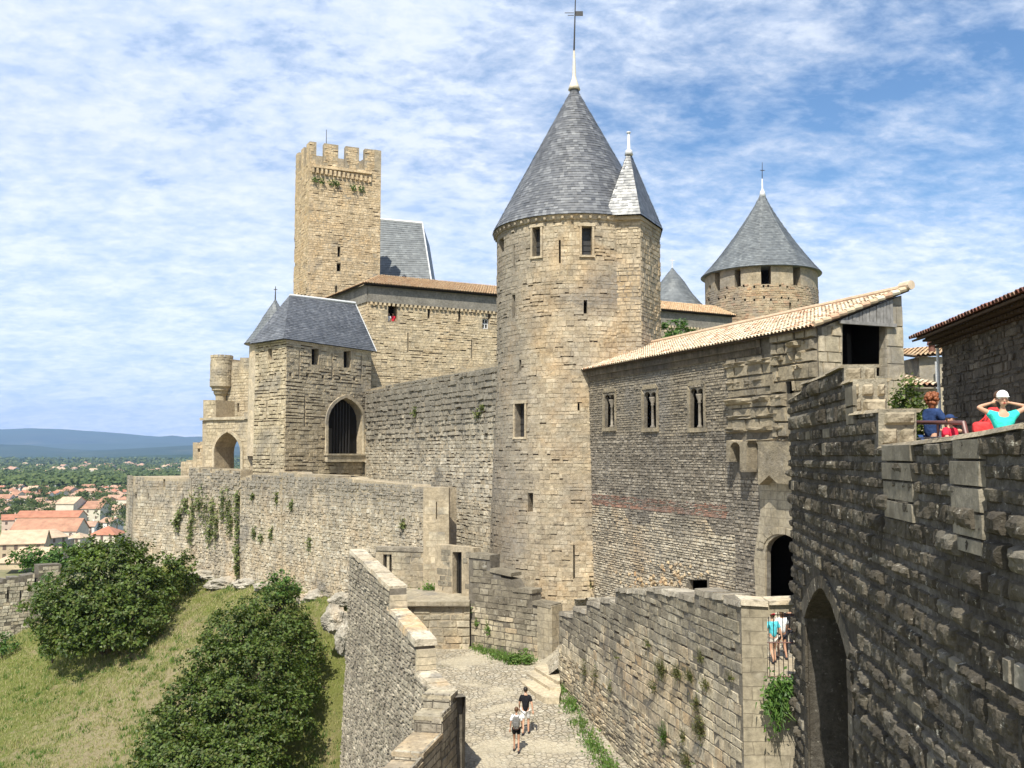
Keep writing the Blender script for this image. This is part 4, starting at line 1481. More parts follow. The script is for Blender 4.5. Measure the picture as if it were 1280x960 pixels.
# twin window dressings
for (x0, x1, y0, y1) in tw_px:
    a0, zt = Hw.hit(x0, y0); a1, zb = Hw.hit(x1, y1); a1b, _ = Hw.hit(x1, y0)
    am_ = (a0 + a1b) / 2
    fr = MB()
    fr.prism([Hw.p(a0 - .2, zb - .02, .002), Hw.p(a0 - .02, zb - .02, .002), Hw.p(a0 - .02, zt - .1, .002), Hw.p(a0 - .2, zt + .1, .002)], Hw.n * .07)
    fr.prism([Hw.p(a1 + .02, zb - .02, .002), Hw.p(a1 + .16, zb - .02, .002), Hw.p(a1 + .16, zt + .1, .002), Hw.p(a1 + .02, zt - .1, .002)], Hw.n * .07)
    fr.prism([Hw.p(a0 - .15, zb - .2, .002), Hw.p(a1 + .2, zb - .2, .002), Hw.p(a1 + .2, zb, .002), Hw.p(a0 - .15, zb, .002)], Hw.n * .12)
    fr.prism([Hw.p(a0 - .2, zt + .12, .002), Hw.p(a1 + .16, zt + .12, .002), Hw.p(a1 - .1, zt + .35, .002), Hw.p(a0 - .05, zt + .35, .002)], Hw.n * .04)
    mk('window_frame', fr, M['boss'], hall)
    c = Hw.p((a0 + a1) / 2 + .04, 0, -.10)
    co = MB()
    co.lathe((c.x, c.y, 0), [(.13, zb), (.13, zb + .08), (.075, zb + .14), (.065, zt - .75), (.10, zt - .7), (.07, zt - .65), (.17, zt - .38), (.17, zt - .30)], 12)
    mk('column', co, M['hall'], hall, smooth=True)
# denticulated cornice
dn = MB()
n_ = int((sP + 2.0) / .17)
for i in range(n_):
    a = .2 + i * .17
    o = .06
    dn.box(Hw.p(a, zTop - .30, .11), Hw.d * .04 + Hw.n * .03, Hw.n * .10, Vector((0, 0, .16)))
    dn.box(Hw.p(a + .08, zTop - .62, .07), Hw.d * .04 + Hw.n * .03, Hw.n * .06, Vector((0, 0, .13)))
dn.prism([Hw.p(.1, zTop - .47, .002), Hw.p(sP + 1.9, zTop - .47, .002), Hw.p(sP + 1.9, zTop - .44, .002), Hw.p(.1, zTop - .44, .002)], Hw.n * .15)
dn.prism([Hw.p(.1, zTop - .12, .002), Hw.p(sP + 1.9, zTop - .12, .002), Hw.p(sP + 1.9, zTop - .02, .002), Hw.p(.1, zTop - .02, .002)], Hw.n * .25)
mk('cornice', dn, M['hall_up'], hall)

# the corner pier with bossed courses, corbelled block and smooth gate surround
pr = MB()
sQ = Hw.hit(988, 500)[0]
ztopP = zTop - .25
zc1 = Hw.hit(950, 548)[1]; zc0_ = Hw.hit(950, 596)[1]
zc2 = Hw.hit(950, 520)[1]
# dressed corner + bossed courses
nb = [(450, .32, .30), (474, .27, .12), (497, .34, .34), (517, .26, .2), (533, .30, .3), (548, .22, .16)]
for (y, hgt, prt) in nb:
    z_ = Hw.hit(938, y + 4)[1]
    a = sP - .5
    while a < sQ - .35:
        b = min(a + U(.9, 2.3), sQ - .2)
        if b - a > .3:
            def Pq(s, z, off): return Hw.p(s, z, off)
            seed = U(0, 50)
            nx, nz_ = 10, 4
            V = []
            for j in range(nz_ + 1):
                for i in range(nx + 1):
                    u, v = i / nx, j / nz_
                    edge = i in (0, nx) or j in (0, nz_)
                    off = -.05 if edge else prt * (.45 + .55 * v) + noise.noise(Vector((u * 4 + seed, v * 3, 0))) * .12
                    V.append(Hw.p(a + (b - a) * u, z_ + hgt * (v - .5) * 1.0 + noise.noise(Vector((u * 2 + seed, 1, 5))) * .05, off))
            pr.add(V, [(j * (nx + 1) + i, j * (nx + 1) + i + 1, (j + 1) * (nx + 1) + i + 1, (j + 1) * (nx + 1) + i) for j in range(nz_) for i in range(nx)], 1)
        a = b + U(.06, .2)
stones(pr, Hw.p, sP - .3, sQ - .9, zc1 + .3, ztopP - .6, None, [hb[-1]], h=.45, w=.9, prot=(.02, .12), gap=.05, mi=1)
# quoins up the corner
stones(pr, Hw.p, sQ - 1.0, sE - .05, zc1, ztopP + .1, None, [hb[-1]], h=.52, w=.75, prot=(.10, .26), gap=.03, inset=.05, mi=1, tilt=.04)
# bossed blocks toward the roof corner
rough_stones(pr, Hw.p, sQ + .1, sE - .6, zc2 - .5, ztopP - .3, None, [hb[-1]], h=.45, w=.8, prot=(.15, .3), big=.35, bigp=(.3, .5), mi=1, mi2=1, p2=.1, res=.12, nz=.09)
mk('corner_pier', pr, [M['joint'], M['boss']], hall)
# corbelled block with two little arches
cb_ = MB()
blk = Hw.poly([(921, 552), (988, 552), (1010, 552), (1010, 606), (985, 604), (975, 594), (962, 606), (955, 590), (940, 590), (930, 578), (921, 576)])
cm = MB()
for (x0, y0, x1, y1, sp) in ((926, 553, 938, 620, 560), (946.5, 550, 961, 640, 558)):
    ap_ = Hw.poly(arch_poly(x0, y0, x1, y1, sp))
    cm.prism([Hw.p(a, b, 1.0) for a, b in ap_], -Hw.n * 2.0)
cb_.prism([Hw.p(a, b, .55) for a, b in blk], -Hw.n * .9)
cb_ = cut(cb_, cm)
mk('corbelled_block', cb_, M['boss'], hall)
# smooth gate surround
gs = MB()
sm_poly = Hw.poly([(947, 760), (944, 700), (952, 640), (950, 600), (1010, 600), (1010, 760)])
gs.prism([Hw.p(a, b, .07) for a, b in sm_poly], -Hw.n * .12)
cm = MB(); cm.prism([Hw.p(a, b, 1.0) for a, b in Hw.poly(gatearch)], -Hw.n * 3)
gs = cut(gs, cm)
mk('gate_surround', gs, M['smooth'], hall)
gv = MB()
ga = Hw.poly(gatearch)
a_l = min(a for a, b in ga); a_r = max(a for a, b in ga); z_b = min(b for a, b in ga); z_t = max(b for a, b in ga)
n_ = 9
for i in range(n_):
    t0, t1 = math.pi * i / n_ + .02, math.pi * (i + 1) / n_ - .02
    cx_, cz_ = (a_l + a_r) / 2, Hw.hit(980, 690)[1]
    rx, rz = (a_r - a_l) / 2, z_t - cz_
    q = []
    for t_, k in ((t0, 1.02), (t1, 1.02), (t1, 1.38), (t0, 1.38)):
        q.append(Hw.p(cx_ + rx * k * math.cos(t_), cz_ + rz * k * math.sin(t_), .07))
    gv.prism(q, Hw.n * .05)
mk('gate_voussoirs', gv, M['smooth'], hall)

# gable end wall facing the camera with the dark loft opening
e1 = Hw.p(sE, zTop)
Ge = Wall((e1.x, e1.y), (e1.x + (-Hw.d.y) * 5 * (1 if -Hw.d.y > 0 else -1), e1.y + Hw.d.x * 5 * (1 if -Hw.d.y > 0 else -1)))
sR = Ge.hit(1128.5, 420)[0]
zR = Ge.hit(1129, 366)[1]
zL = zTop
gp = Ge.poly([(1022, 800), (1022, 408)]) + [(sR, zR - .15), (sR, Ge.hit(1128, 800)[1])]
gp = [(0.02, -9.0), (0.02, zL - .12), (sR, zR - .12), (sR, -9.0)]
op = Ge.poly([(1053, 470), (1053, 403), (1107, 403), (1107, 470)])
gm = slab(Ge, gp, .35, [(op, 2)])
gi = MB(); gi.prism([Ge.p(1.0, 0, -2.6), Ge.p(sR, 0, -2.6), Ge.p(sR, zR - .3, -2.6), Ge.p(1.0, zL, -2.6)], -Ge.n * .2); gi.prism([Ge.p(sR - .25, 0, -.36), Ge.p(sR - .25, 0, -2.6), Ge.p(sR - .25, zR - .3, -2.6), Ge.p(sR - .25, zR - .3, -.36)], Ge.d * .2)
mk('loft_dark_panel', gi, M['void'], hall)  # added near-black panels painting the darkness behind the loft opening
po = MB()
stones(po, Ge.p, 0.0, op[0][0] - .04, -1, zL + .3, lambda a, z: z < zL - .2 + (zR - zL) * a / sR, (), h=.5, w=.7, prot=(.03, .10), gap=.015, mi=0, tilt=.01)
stones(po, Ge.p, op[2][0] + .02, sR, -2, zR, lambda a, z: z < zL - .15 + (zR - zL) * a / sR, (), h=.75, w=1.2, hj=.3, prot=(.03, .06), gap=.012, mi=0, tilt=.004)
po.M = [1] * len(po.Fc); gm.join(po)
mk('gable_wall', gm, [M['smooth'], M['dressed']], hall)
bd = MB()
x = 1049
bo = Ge.poly([(1049, 403), (1114, 403)])
a0, a1 = bo[0][0], bo[1][0]
zbb = (bo[0][1] + bo[1][1]) / 2
n_ = 15
for i in range(n_):
    aa, ab = a0 + (a1 - a0) * i / n_ + .014, a0 + (a1 - a0) * (i + 1) / n_ - .014
    zt0 = zL + (zR - zL) * aa / sR - .1; zt1 = zL + (zR - zL) * ab / sR - .1
    o = U(.1, .125)
    if zt1 > zbb + .05:
        bd.prism([Ge.p(aa, zbb + U(-.02, .02), o), Ge.p(ab, zbb, o), Ge.p(ab, zt1, o), Ge.p(aa, max(zt0, zbb + .02), o)], Ge.n * .03)
bd.prism([Ge.p(a0 - .1, zbb - .14, .08), Ge.p(a1 + .1, zbb - .14, .08), Ge.p(a1 + .1, zbb, .08), Ge.p(a0 - .1, zbb, .08)], Ge.n * .12)
mk('gable_boards', bd, M['wood'], hall)
# roof over everything
d2 = Ge.d
slope = (zR - zTop) / sR
def rfp(s, across, lift=0):
    q = Hw.p(s, 0)
    return Vector((q.x + d2.x * across, q.y + d2.y * across, zTop + .05 + slope * across + lift))
ov = .38
tr = MB()
tile_roof(tr, rfp(-1.2, -ov), rfp(sP + .9, -ov), rfp(sP + .9, sR + .15), rfp(-1.2, sR + .15), pitch=.225, row=.40, rad=.088)
sK = Hw.hit(962, 424)[0]
tile_roof(tr, rfp(sP + .9, -ov), rfp(sE + .25, -ov), rfp(sE + .25, sR + .15), rfp(sP + .9, sR + .15), pitch=.225, row=.40, rad=.088)
# rake tiles
for j in range(12):
    c0 = rfp(sE + .22, -ov + (sR + ov) * j / 12, .10); c1 = rfp(sE + .22, -ov + (sR + ov) * (j + 1.1) / 12, .05)
    tr.tube([c0, c1], [.12, .10], 8)
tr.tube([rfp(sE + .32, sR + .1, .12), rfp(-1.0, sR + .1, .12)], .12, 8)
tr.tube([rfp(sE + .45, sR + .1, .17), rfp(sE - .1, sR + .1, .17)], .19, 10)
mk('roof', tr, M['tile_cream'], hall)

# ================================================================ courtyard, upper path, platform
def yard_z(x, y):
    return -10.2 - (43.5 - y) * .075 if y < 50 else -10.2 + (y - 43.5) * -.0 + .02 * (y - 50) + .49 * 0
W1F, W1C = (-9.15, 52.0), (-2.45, 33.0)
w2A, w2B = (2.2, 43.5), (6.15, 25.3)
def side_of(a, b, x, y):
    return (b[0] - a[0]) * (y - a[1]) - (b[1] - a[1]) * (x - a[0])
def grid(x0, x1, y0, y1, st, zf, keep):
    mb = MB(); idx = {}
    nx, ny = int((x1 - x0) / st), int((y1 - y0) / st)
    for j in range(ny):
        for i in range(nx):
            cx_, cy_ = x0 + (i + .5) * st, y0 + (j + .5) * st
            if not keep(cx_, cy_): continue
            f = []
            for di, dj in ((0, 0), (1, 0), (1, 1), (0, 1)):
                k = (i + di, j + dj)
                if k not in idx:
                    idx[k] = len(mb.V)
                    X, Y = x0 + k[0] * st, y0 + k[1] * st
                    mb.V.append((X, Y, zf(X, Y)))
                f.append(idx[k])
            mb.Fc.append(tuple(f)); mb.M.append(0)
    return mb
def yard_keep(x, y):
    if y > 33 and side_of(W1F, W1C, x, y) < .5 * 20: return False
    if y <= 33 and x < -3.2 + (33 - y) * -.08: return False
    if y > 50.6: return False
    if y < 46 and side_of(w2A, w2B, x, y) > 6: return False
    return x < 7
def yz(x, y):
    p = Vector((x * .9, y * .9, 0))
    z = -10.2 - max(0, 46 - y) * .075
    z += noise.noise(p) * .06 + noise.noise(p * 3.1) * .025 + noise.noise(p * 9) * .012
    return z
mb = grid(-10, 7.2, 22, 51, .2, yz, yard_keep)
m, q, bs = newmat('cobbled_path')
ge = q.n('ShaderNodeNewGeometry'); pos = ge.outputs['Position']
wv = q.vmath('ADD', pos, q.vmath('MULTIPLY', q.n('ShaderNodeTexNoise').outputs['Color'], (.3, .3, 0)))
vo = q.n('ShaderNodeTexVoronoi', feature='DISTANCE_TO_EDGE'); q.put(vo.inputs['Vector'], pos); vo.inputs['Scale'].default_value = 4.6; vo.inputs['Randomness'].default_value = .9
vc = q.n('ShaderNodeTexVoronoi'); q.put(vc.inputs['Vector'], pos); vc.inputs['Scale'].default_value = 4.6; vc.inputs['Randomness'].default_value = .9
sx = q.n('ShaderNodeSeparateColor'); q.put(sx.inputs[0], vc.outputs['Color'])
stone = q.ramp(sx.outputs[0], [(0, (.42, .36, .265)), (.3, (.54, .47, .36)), (.6, (.47, .41, .32)), (.85, (.62, .56, .45)), (1, (.38, .34, .27))])
jn = q.maprange(vo.outputs['Distance'], .01, .055, 1, 0)
big = q.noise(pos, .35, 6, .65, .8)
dirtm = q.maprange(big, .50, .60, 0, 1)
jn2 = q.math('MULTIPLY', jn, q.maprange(big, .46, .60, 1.0, .25))
jn2 = q.math('MULTIPLY', jn2, q.maprange(q.noise(pos, 2.3, 5, .7), .40, .58, .1, 1))
col = q.mix(q.math('MULTIPLY', jn2, .65), stone, (.27, .22, .14))
sandy = q.mix(q.maprange(q.noise(pos, 9, 6, .7), .35, .65, 0, 1), (.50, .43, .31), (.62, .55, .42))
col = q.mix(q.math('MULTIPLY', dirtm, .75), col, sandy)
mossy = q.math('MULTIPLY', q.maprange(q.noise(q.vmath('ADD', pos, (9, 2, 0)), .7, 5, .7), .56, .68, 0, .7), jn)
col = q.mix(mossy, col, (.18, .20, .07))
gr_ = q.noise(pos, 14, 5, .7)
sc = q.n('ShaderNodeVectorMath', operation='SCALE'); q.put(sc.inputs[0], col); q.put(sc.inputs['Scale'], q.maprange(gr_, .3, .7, .58, 1.0))
q.put(bs.inputs['Base Color'], sc.outputs[0]); bs.inputs['Roughness'].default_value = .9; bs.inputs['Specular IOR Level'].default_value = .15
bp = q.n('ShaderNodeBump'); bp.inputs['Distance'].default_value = .06
hgt = q.math('ADD', q.math('MULTIPLY', .7 if False else q.maprange(vo.outputs['Distance'], 0, .12, 0, 1), q.maprange(big, .48, .6, 1, .3)), q.math('MULTIPLY', gr_, .8))
q.put(bp.inputs['Height'], hgt); q.put(bs.inputs['Normal'], bp.outputs[0])
M['cobble'] = m
o = mk('path', mb, M['cobble'], org=Vector((0, 36, -10.5))); tagp(o, kind='structure')

def up_z(x, y):
    if y < 32: z = -7.1
    elif y < 40: z = -7.1 + (y - 32) / 8 * 1.1
    else: z = -6.0 - (y - 40) * .17
    if y > 42.5:
        z = min(z, -10.3 + max(0, x - 1.4) * .8)
    return z + noise.noise(Vector((x, y, 4))) * .08 + noise.noise(Vector((x * 3, y * 3, 4))) * .04
def up_keep(x, y):
    if y < 43.6: return side_of(w2A, w2B, x, y) > 7 and x < 16
    return x > -2.6 + (50.3 - y) * .62 and x < 12
mb = grid(-2, 16, 26.4, 58, .4, up_z, up_keep)
o = mk('upper_path', mb, M['cobble'], org=Vector((8, 36, -7))); tagp(o, kind='structure')

# stone steps between the walls
st_b = thing('stone_steps', 'pale stone steps climbing from the path between the stepped wall and path wall', 'steps', (1.6, 45.2, -10.2))
for i, (pl) in enumerate(([(648, 849), (660, 845), (684, 861), (701, 864), (699, 872), (682, 872), (669, 866)], [(658, 841), (672, 836), (699, 853), (701, 860), (687, 859)], [(668, 834), (682, 829), (700, 840), (700, 851), (697, 852)])):
    m1 = MB()
    z = -10.33 + .14 * i
    q_ = [onz(x, y, z) for x, y in pl]
    m1.prism([Vector((p.x, p.y, z)) for p in q_], (0, 0, -.30))
    mk('step', m1, M['dressed'], st_b)

# stone platform across the far end of the path
pf = thing('stone_platform', 'raised stone platform with a wide slab edge at the far end of the path', 'platform', (-5, 51, -10.3))
zsl = onz(530, 754, -7.85).z
fw = Wall((-8.2, 50.2), (-2.0, 50.2))
m1 = MB()
fpz = [fw.hit(487, 820)[0], fw.hit(586, 800)[0]]
sl_s0, sl_s1 = fw.hit(480, 780)[0], fw.hit(587, 780)[0]
z_s = fw.hit(540, 757)[1]
pm_ = slab(fw, [(sl_s0, -11), (sl_s1, -11), (sl_s1, z_s), (sl_s0, z_s)], 1.0)
stones(pm_, fw.p, sl_s0, sl_s1, -10.7, z_s, None, (), h=.36, w=.7, prot=(.0, .06), gap=.03, inset=.03, irr=.02)
mk('retaining_wall', pm_, [M['jointpale'], M['lists']], pf)
m1 = MB()
m1.prism([fw.p(sl_s0, z_s + .01, .28), fw.p(sl_s1, z_s + .01, .28), fw.p(sl_s1, z_s + .25, .28), fw.p(sl_s0, z_s + .25, .28)], -fw.n * 5.4)
mk('slab', m1, M['smooth'], pf)

def yw(x0, y0, x1, y1): return Wall((x0, y0), (x1, y1))
# wall behind the platform, with barred opening
b1 = Wall(xyp(470, 720, 55.6), xyp(534, 720, 54.6))
mb, sz, hs = wall_mesh(b1, [(470, 752), (470, 686), (534, 686), (534, 752)], .6, [(rect(479, 693, 489.5, 716), .5)], dict(h=.33, w=.6, prot=(0, .04), gap=.02))
pt = thing('low_wall', 'low wall with a barred opening behind the left end of the stone platform', 'wall', (b1.p(1, 0).x, 55.5, -8))
mk('masonry', mb, [M['jointpale'], M['lists']], pt)
c0_, z0_ = b1.hit(484, 716); _, z1_ = b1.hit(484, 693)
m1 = MB(); m1.prism([b1.p(c0_ - .08, z0_, -.1), b1.p(c0_ + .08, z0_, -.1), b1.p(c0_ + .08, z1_, -.1), b1.p(c0_ - .08, z1_, -.1)], -b1.n * .2)
mk('mullion', m1, M['dressed'], pt)
m1 = MB(); q0, zt0 = b1.hit(470, 688); q1, _ = b1.hit(534, 688)
m1.prism([b1.p(q0, zt0, .06), b1.p(q1, zt0, .06), b1.p(q1, zt0 + .22, .06), b1.p(q0, zt0 + .22, .06)], -b1.n * .75)
mk('coping', m1, M['parapet'], pt)
# smooth buttress with a slit
b2 = Wall(xyp(529, 700, 54.5), xyp(561.5, 700, 54.3))
mb, sz, hs = wall_mesh(b2, [(529, 758), (529, 609.5), (561, 609.5), (561.5, 758)], .3, [(rect(545, 627, 546.2, 649), .6)], dict(h=.42, w=.75, prot=(0, .015), gap=.012, tilt=.004))
o = mk('buttress', mb, [M['jointpale'], M['dressed']]); tagp(o, 'smooth pale buttress with an arrow slit between outer wall and round tower', 'buttress')
# block with the tall barred doorway
b3 = Wall(xyp(543.5, 720, 53.6), xyp(592, 720, 51.6))
dh = rect(565.5, 690, 577, 744)
mb, sz, hs = wall_mesh(b3, [(543.5, 756), (544, 680), (553, 681), (592, 685), (592, 760)], .5, [(dh, .45)], dict(h=.38, w=.6, prot=(0, .03), gap=.015, tilt=.01))
dt_ = thing('doorway_wall', 'grey wall with a tall narrow barred doorway at the right end of the platform', 'wall', (b3.p(1, 0).x, 52.5, -8))
mk('masonry', mb, [M['jointpale'], M['lists_top']], dt_)
m1 = MB()
q0, zt0 = b3.hit(565.5, 690); q1, zb0 = b3.hit(577, 742)
for k in range(5):
    a = q0 + (q1 - q0) * (k + .5) / 5
    m1.tube([b3.p(a, zb0, -.3), b3.p(a, zt0, -.3)], .018, 5)
mk('bars', m1, M['iron'], dt_)

# ================================================================ lower walls beside the path
def coping_run(wall, pts_px, thick, lo=.5, hi=1.1, th=.2, over=.05, mat='coping', zoff=0.0):
    """separate coping stones laid along sloping pieces of the wall top"""
    mb = MB()
    sz = wall.poly(pts_px)
    for (a0, z0), (a1, z1) in zip(sz[:-1], sz[1:]):
        L = abs(a1 - a0)
        if L < .25: continue
        n_ = max(1, int(L / U(lo, hi)))
        for i in range(n_):
            s0, s1 = a0 + (a1 - a0) * i / n_, a0 + (a1 - a0) * (i + 1) / n_
            k0, k1 = z0 + (z1 - z0) * i / n_ + U(-.03, .03), z0 + (z1 - z0) * (i + 1) / n_ + U(-.03, .03)
            g_ = .012 * (1 if s1 > s0 else -1)
            o1, o2 = over + U(0, .05), over + U(0, .05)
            t = th * U(.8, 1.15)
            q = [wall.p(s0 + g_, k0 - t, o1), wall.p(s1 - g_, k1 - t, o1), wall.p(s1 - g_, k1, o1 - .03), wall.p(s0 + g_, k0, o1 - .03)]
            r_ = [wall.p(s0 + g_, k0 - t, -thick - o2), wall.p(s1 - g_, k1 - t, -thick - o2), wall.p(s1 - g_, k1 + U(-.02, .02), -thick - o2 + .03), wall.p(s0 + g_, k0 + U(-.02, .02), -thick - o2 + .03)]
            mb.add(q + r_, [(0, 1, 2, 3), (7, 6, 5, 4), (0, 4, 5, 1), (1, 5, 6, 2), (2, 6, 7, 3), (3, 7, 4, 0)])
    return mb
# W3 : stepped wall right of the platform
W3 = Wall((-2.35, 50.6), (2.0, 47.3))
top3 = [(586, 693), (613, 694), (613, 712), (625, 714), (626, 722), (640, 725), (646, 737), (664, 739), (666, 752), (690, 757)]
mb, sz, hs = wall_mesh(W3, [(586, 860)] + top3 + [(690, 880)], .8, [], None)
zs_ = W3.hit(640, 775)[1]
f3 = inside(sz)
stones(mb, W3.p, 0, 6, -11, 0, f3, (), h=.36, w=.55, prot=(0, .05), gap=.02, irr=.01, mi=lambda a, z: 2 if z > zs_ + .25 * math.sin(a * 3) + (sz[1][1] - zs_) * .0 - a * .28 + .6 else 1)
# dressed end face towards the steps
eo_ = W3.p(W3.L, 0); 
We = Wall((2.0, 47.3), (2.0 + W3.n.x * -.8, 47.3 + W3.n.y * -.8))
th3 = thing('stepped_wall', 'stepped parapet wall descending from the platform doorway to the stone steps', 'wall', (0, 49, -10.3))
mk('masonry', mb, [M['joint'], M['lists'], M['lists_top']], th3)
for run_ in ([(586, 692), (613, 694)], [(613, 711), (640, 716)], [(641, 735), (666, 738)], [(666, 751), (690, 756)]): mk('coping', coping_run(W3, run_, .8), M['lists_top'], th3)
pe = MB()
pc = W3.p(W3.L - .35, 0, .04)
ztp = W3.hit(685, 757)[1]
pe.prism([W3.p(W3.L - .85, -10.8, .07), W3.p(W3.L + .05, -10.8, .07), W3.p(W3.L + .05, ztp, .07), W3.p(W3.L - .85, ztp, .07)], -W3.n * .95)
mk('end_pier', pe, M['smooth'], th3)

# W2 : long wall along the right of the path
W2 = Wall(w2A, w2B)
top2 = [(699, 764), (716, 769), (717, 758), (733, 763), (734, 751), (750, 756), (751, 747), (769, 752), (770, 735), (808, 738), (809, 734), (850, 741), (868, 746), (869, 737), (905, 744), (912, 748), (927, 752)]
bot2 = W2.hit(699, 960)
sz = W2.poly(top2)
poly = [(sz[0][0], -12.5)] + sz + [(W2.L, sz[-1][1]), (W2.L, -12.5)]
mb = slab(W2, poly, .75)
def zt2(a):
    for (a0, z0), (a1, z1) in zip(sz[:-1], sz[1:]):
        if a0 <= a <= a1 and a1 > a0: return z0 + (z1 - z0) * (a - a0) / (a1 - a0)
    return sz[-1][1]
def w2mi(a, z):
    k = noise.noise(Vector((a * .4, z * .4, 8)))
    r = (zt2(a) - z)
    if r < 1.75 + 1.5 * k: return 2
    return 1
fi = inside(poly)
stones(mb, W2.p, sz[0][0], W2.L, -12.3, -8.9, fi, (), h=.17, w=.34, prot=(.0, .07), gap=.025, mi=w2mi, irr=.02, hj=.4)
stones(mb, W2.p, sz[0][0], W2.L, -8.9, -6.9, fi, (), h=.29, w=.46, prot=(.0, .04), gap=.016, mi=w2mi, irr=.012, hj=.4, slots=.1)
stones(mb, W2.p, sz[0][0], W2.L, -6.9, -2, fi, (), h=.27, w=.42, prot=(.0, .05), gap=.016, mi=w2mi, irr=.015, hj=.4, slots=.2)
th2 = thing('path_wall', 'tall stepped wall spotted with weeds along the right side of the cobbled path', 'wall', (4, 34, -11))
mk('masonry', mb, [M['joint'], M['lists'], M['lists_top']], th2)
cp2 = MB()
i = 0
while i < len(top2) - 1:
    (x0, y0), (x1, y1) = top2[i], top2[i + 1]
    if x1 - x0 > 4:
        mk('coping', coping_run(W2, [(x0, y0 - .5), (x1, y1 - .5)], .75, .5, .9, .16, .03), M['parapet'], th2)
    i += 1
# W2b : return facing the camera, with the grille
W2b = Wall((w2B[0] - .0, w2B[1] - .0), (7.55, 25.25))
gr = W2b.poly([(959, 851), (959, 773), (963, 768), (972, 765), (990, 765), (1010, 765), (1010, 851)])
zt_ = W2b.hit(950, 751)[1]
p2b = [(0.002, -12.5), (0.002, zt_), (2.6, zt_), (2.6, -12.5)]
mb = slab(W2b, p2b, .75, [(gr, 1.2)])
mk('return_wall', mb, M['smooth'], th2)
cc = MB()
cc.join(coping_run(W2b, [(925, 750), (960, 750), (1000, 749)], .7, 1.2, 1.8, .13, .05))
mk('return_coping', cc, M['coping'], th2)
grl = thing('iron_grille', 'black iron bar grille in the opening beside the big dark rampart', 'grille', (W2b.p(1.2, 0).x, 25.4, -6.2))
mb = MB()
g0_, gz0 = W2b.hit(960, 848); g1_, gz1 = W2b.hit(990, 766)
for k in range(8):
    a = g0_ + (g1_ + .2 - g0_) * k / 7
    mb.tube([W2b.p(a, gz0, -.32), W2b.p(a, gz1 - .02, -.32)], .011, 6)
mk('bars', mb, M['iron'], grl)
mb = MB()
for yy in (771, 806, 849):
    z_ = W2b.hit(975, yy)[1]
    mb.tube([W2b.p(g0_ - .02, z_, -.30), W2b.p(g1_ + .3, z_, -.30)], .016, 6)
mk('rails', mb, M['rail'], grl)
# planks of the bridge floor behind the grille
fb = MB()
z_ = -7.02
fb.abox(6.9, 11.5, 26.2, 35, z_ - .2, z_ + .06)
o = mk('pavement', fb, M['jointpale']); tagp(o, kind='structure')

# ================================================================ W1 : parapet on the left of the path
W1 = Wall(W1F, W1C)
t1 = [(437, 689), (462, 712), (487, 736), (488, 766), (520, 803), (521, 842), (548, 871), (556, 873)]
sz1 = W1.poly(t1)
poly = [(sz1[0][0], -20)] + sz1 + [(W1.L, sz1[-1][1]), (W1.L, -20)]
th1 = thing('left_parapet', 'grey streaked parapet wall stepping down toward the camera between path and grass slope', 'wall', (-6, 42, -12))
mb = slab(W1, poly, .75)
def W1P(s, z, off=0.0):
    # slight batter toward the foot
    return W1.p(s, z, off + max(0, (-7 - z)) * .035)
stones(mb, W1P, sz1[0][0], W1.L, -20, 0, inside(poly), (), h=.19, w=.28, prot=(.0, .075), gap=.025, inset=.03, mi=1, irr=.02, hj=.4, depth=.5)
mk('masonry', mb, [M['joint'], M['parapet']], th1)
for run_, a_ in (([(437, 686), (487, 733)], (.7, 1.1, .2, .02)), ([(484, 757), (496.5, 770.5)], (.7, 1.0, .2, .02)), ([(496.5, 771), (521, 800)], (1.3, 1.6, .3, .05)), ([(516, 834.5), (549, 869)], (.7, 1.0, .16, .02))):
    mk('coping', coping_run(W1, run_, .75, *a_), M['coping'], th1)
# end faces of the steps
for (a_i, zt_i, zb_i) in ((sz1[2][0], sz1[2][1], sz1[3][1]), (sz1[4][0], sz1[4][1], sz1[5][1])):
    k = 3
    for j in range(k):
        z0 = zb_i + (zt_i - zb_i - .25) * j / k; z1 = zb_i + (zt_i - zb_i - .25) * (j + 1) / k - .02
        ef = MB()
        c = W1.p(a_i + .06, (z0 + z1) / 2, -.375)
        ef.box(c, W1.d * U(.09, .12), W1.n * U(.375, .40), (0, 0, (z1 - z0) / 2))
        mk('end_stone', ef, M['dressed'], th1)
# near part turning back toward the camera's left
N0 = Vector((W1C[0] + .45, W1C[1] - .2)); 
Wn = Wall((N0.x, N0.y), (-3.55, 25.5))
# right (dark) face: Wn.n must face the camera side; build stepped blocks
nb_ = MB()
zc_ = sz1[-1][1]
d_ = Wn.d; nn_ = Vector((-d_.y, d_.x, 0)); 
if nn_.x > 0: nn_ = -nn_        # toward the left/outside
steps = [(-.35, .55, .02), (.55, 1.5, -.42), (1.5, 3.6, -.95), (3.6, 5.6, -1.2), (5.6, 8, -1.5)]
for (a, b, dz) in steps:
    A = Vector((N0.x, N0.y, 0)) + d_ * a; B = Vector((N0.x, N0.y, 0)) + d_ * b
    z_t = zc_ + dz
    nb_.prism([Vector((A.x, A.y, -18)), Vector((B.x, B.y, -18)), Vector((B.x, B.y, z_t)), Vector((A.x, A.y, z_t))], nn_ * .95)
    def PN(s, z, off=0.0):
        q = Vector((N0.x, N0.y, 0)) + d_ * s - nn_ * off
        return Vector((q.x, q.y, z))
    stones(nb_, PN, a, b, -12.6, z_t, None, (), h=.3, w=.5, prot=(.0, .03), gap=.02)
    L_ = Vector((-d_.x, -d_.y, 0))
    def PF(s, z, off=0.0):
        q = Vector((B.x, B.y, 0)) + nn_ * s - L_ * off
        return Vector((q.x, q.y, z))
    stones(nb_, PF, 0, .95, zc_ - 3, z_t, None, (), h=.32, w=.6, prot=(.0, .03), gap=.02)
mk('turned_end', nb_, [M['joint'], M['parapet']], th1)
nc = MB()
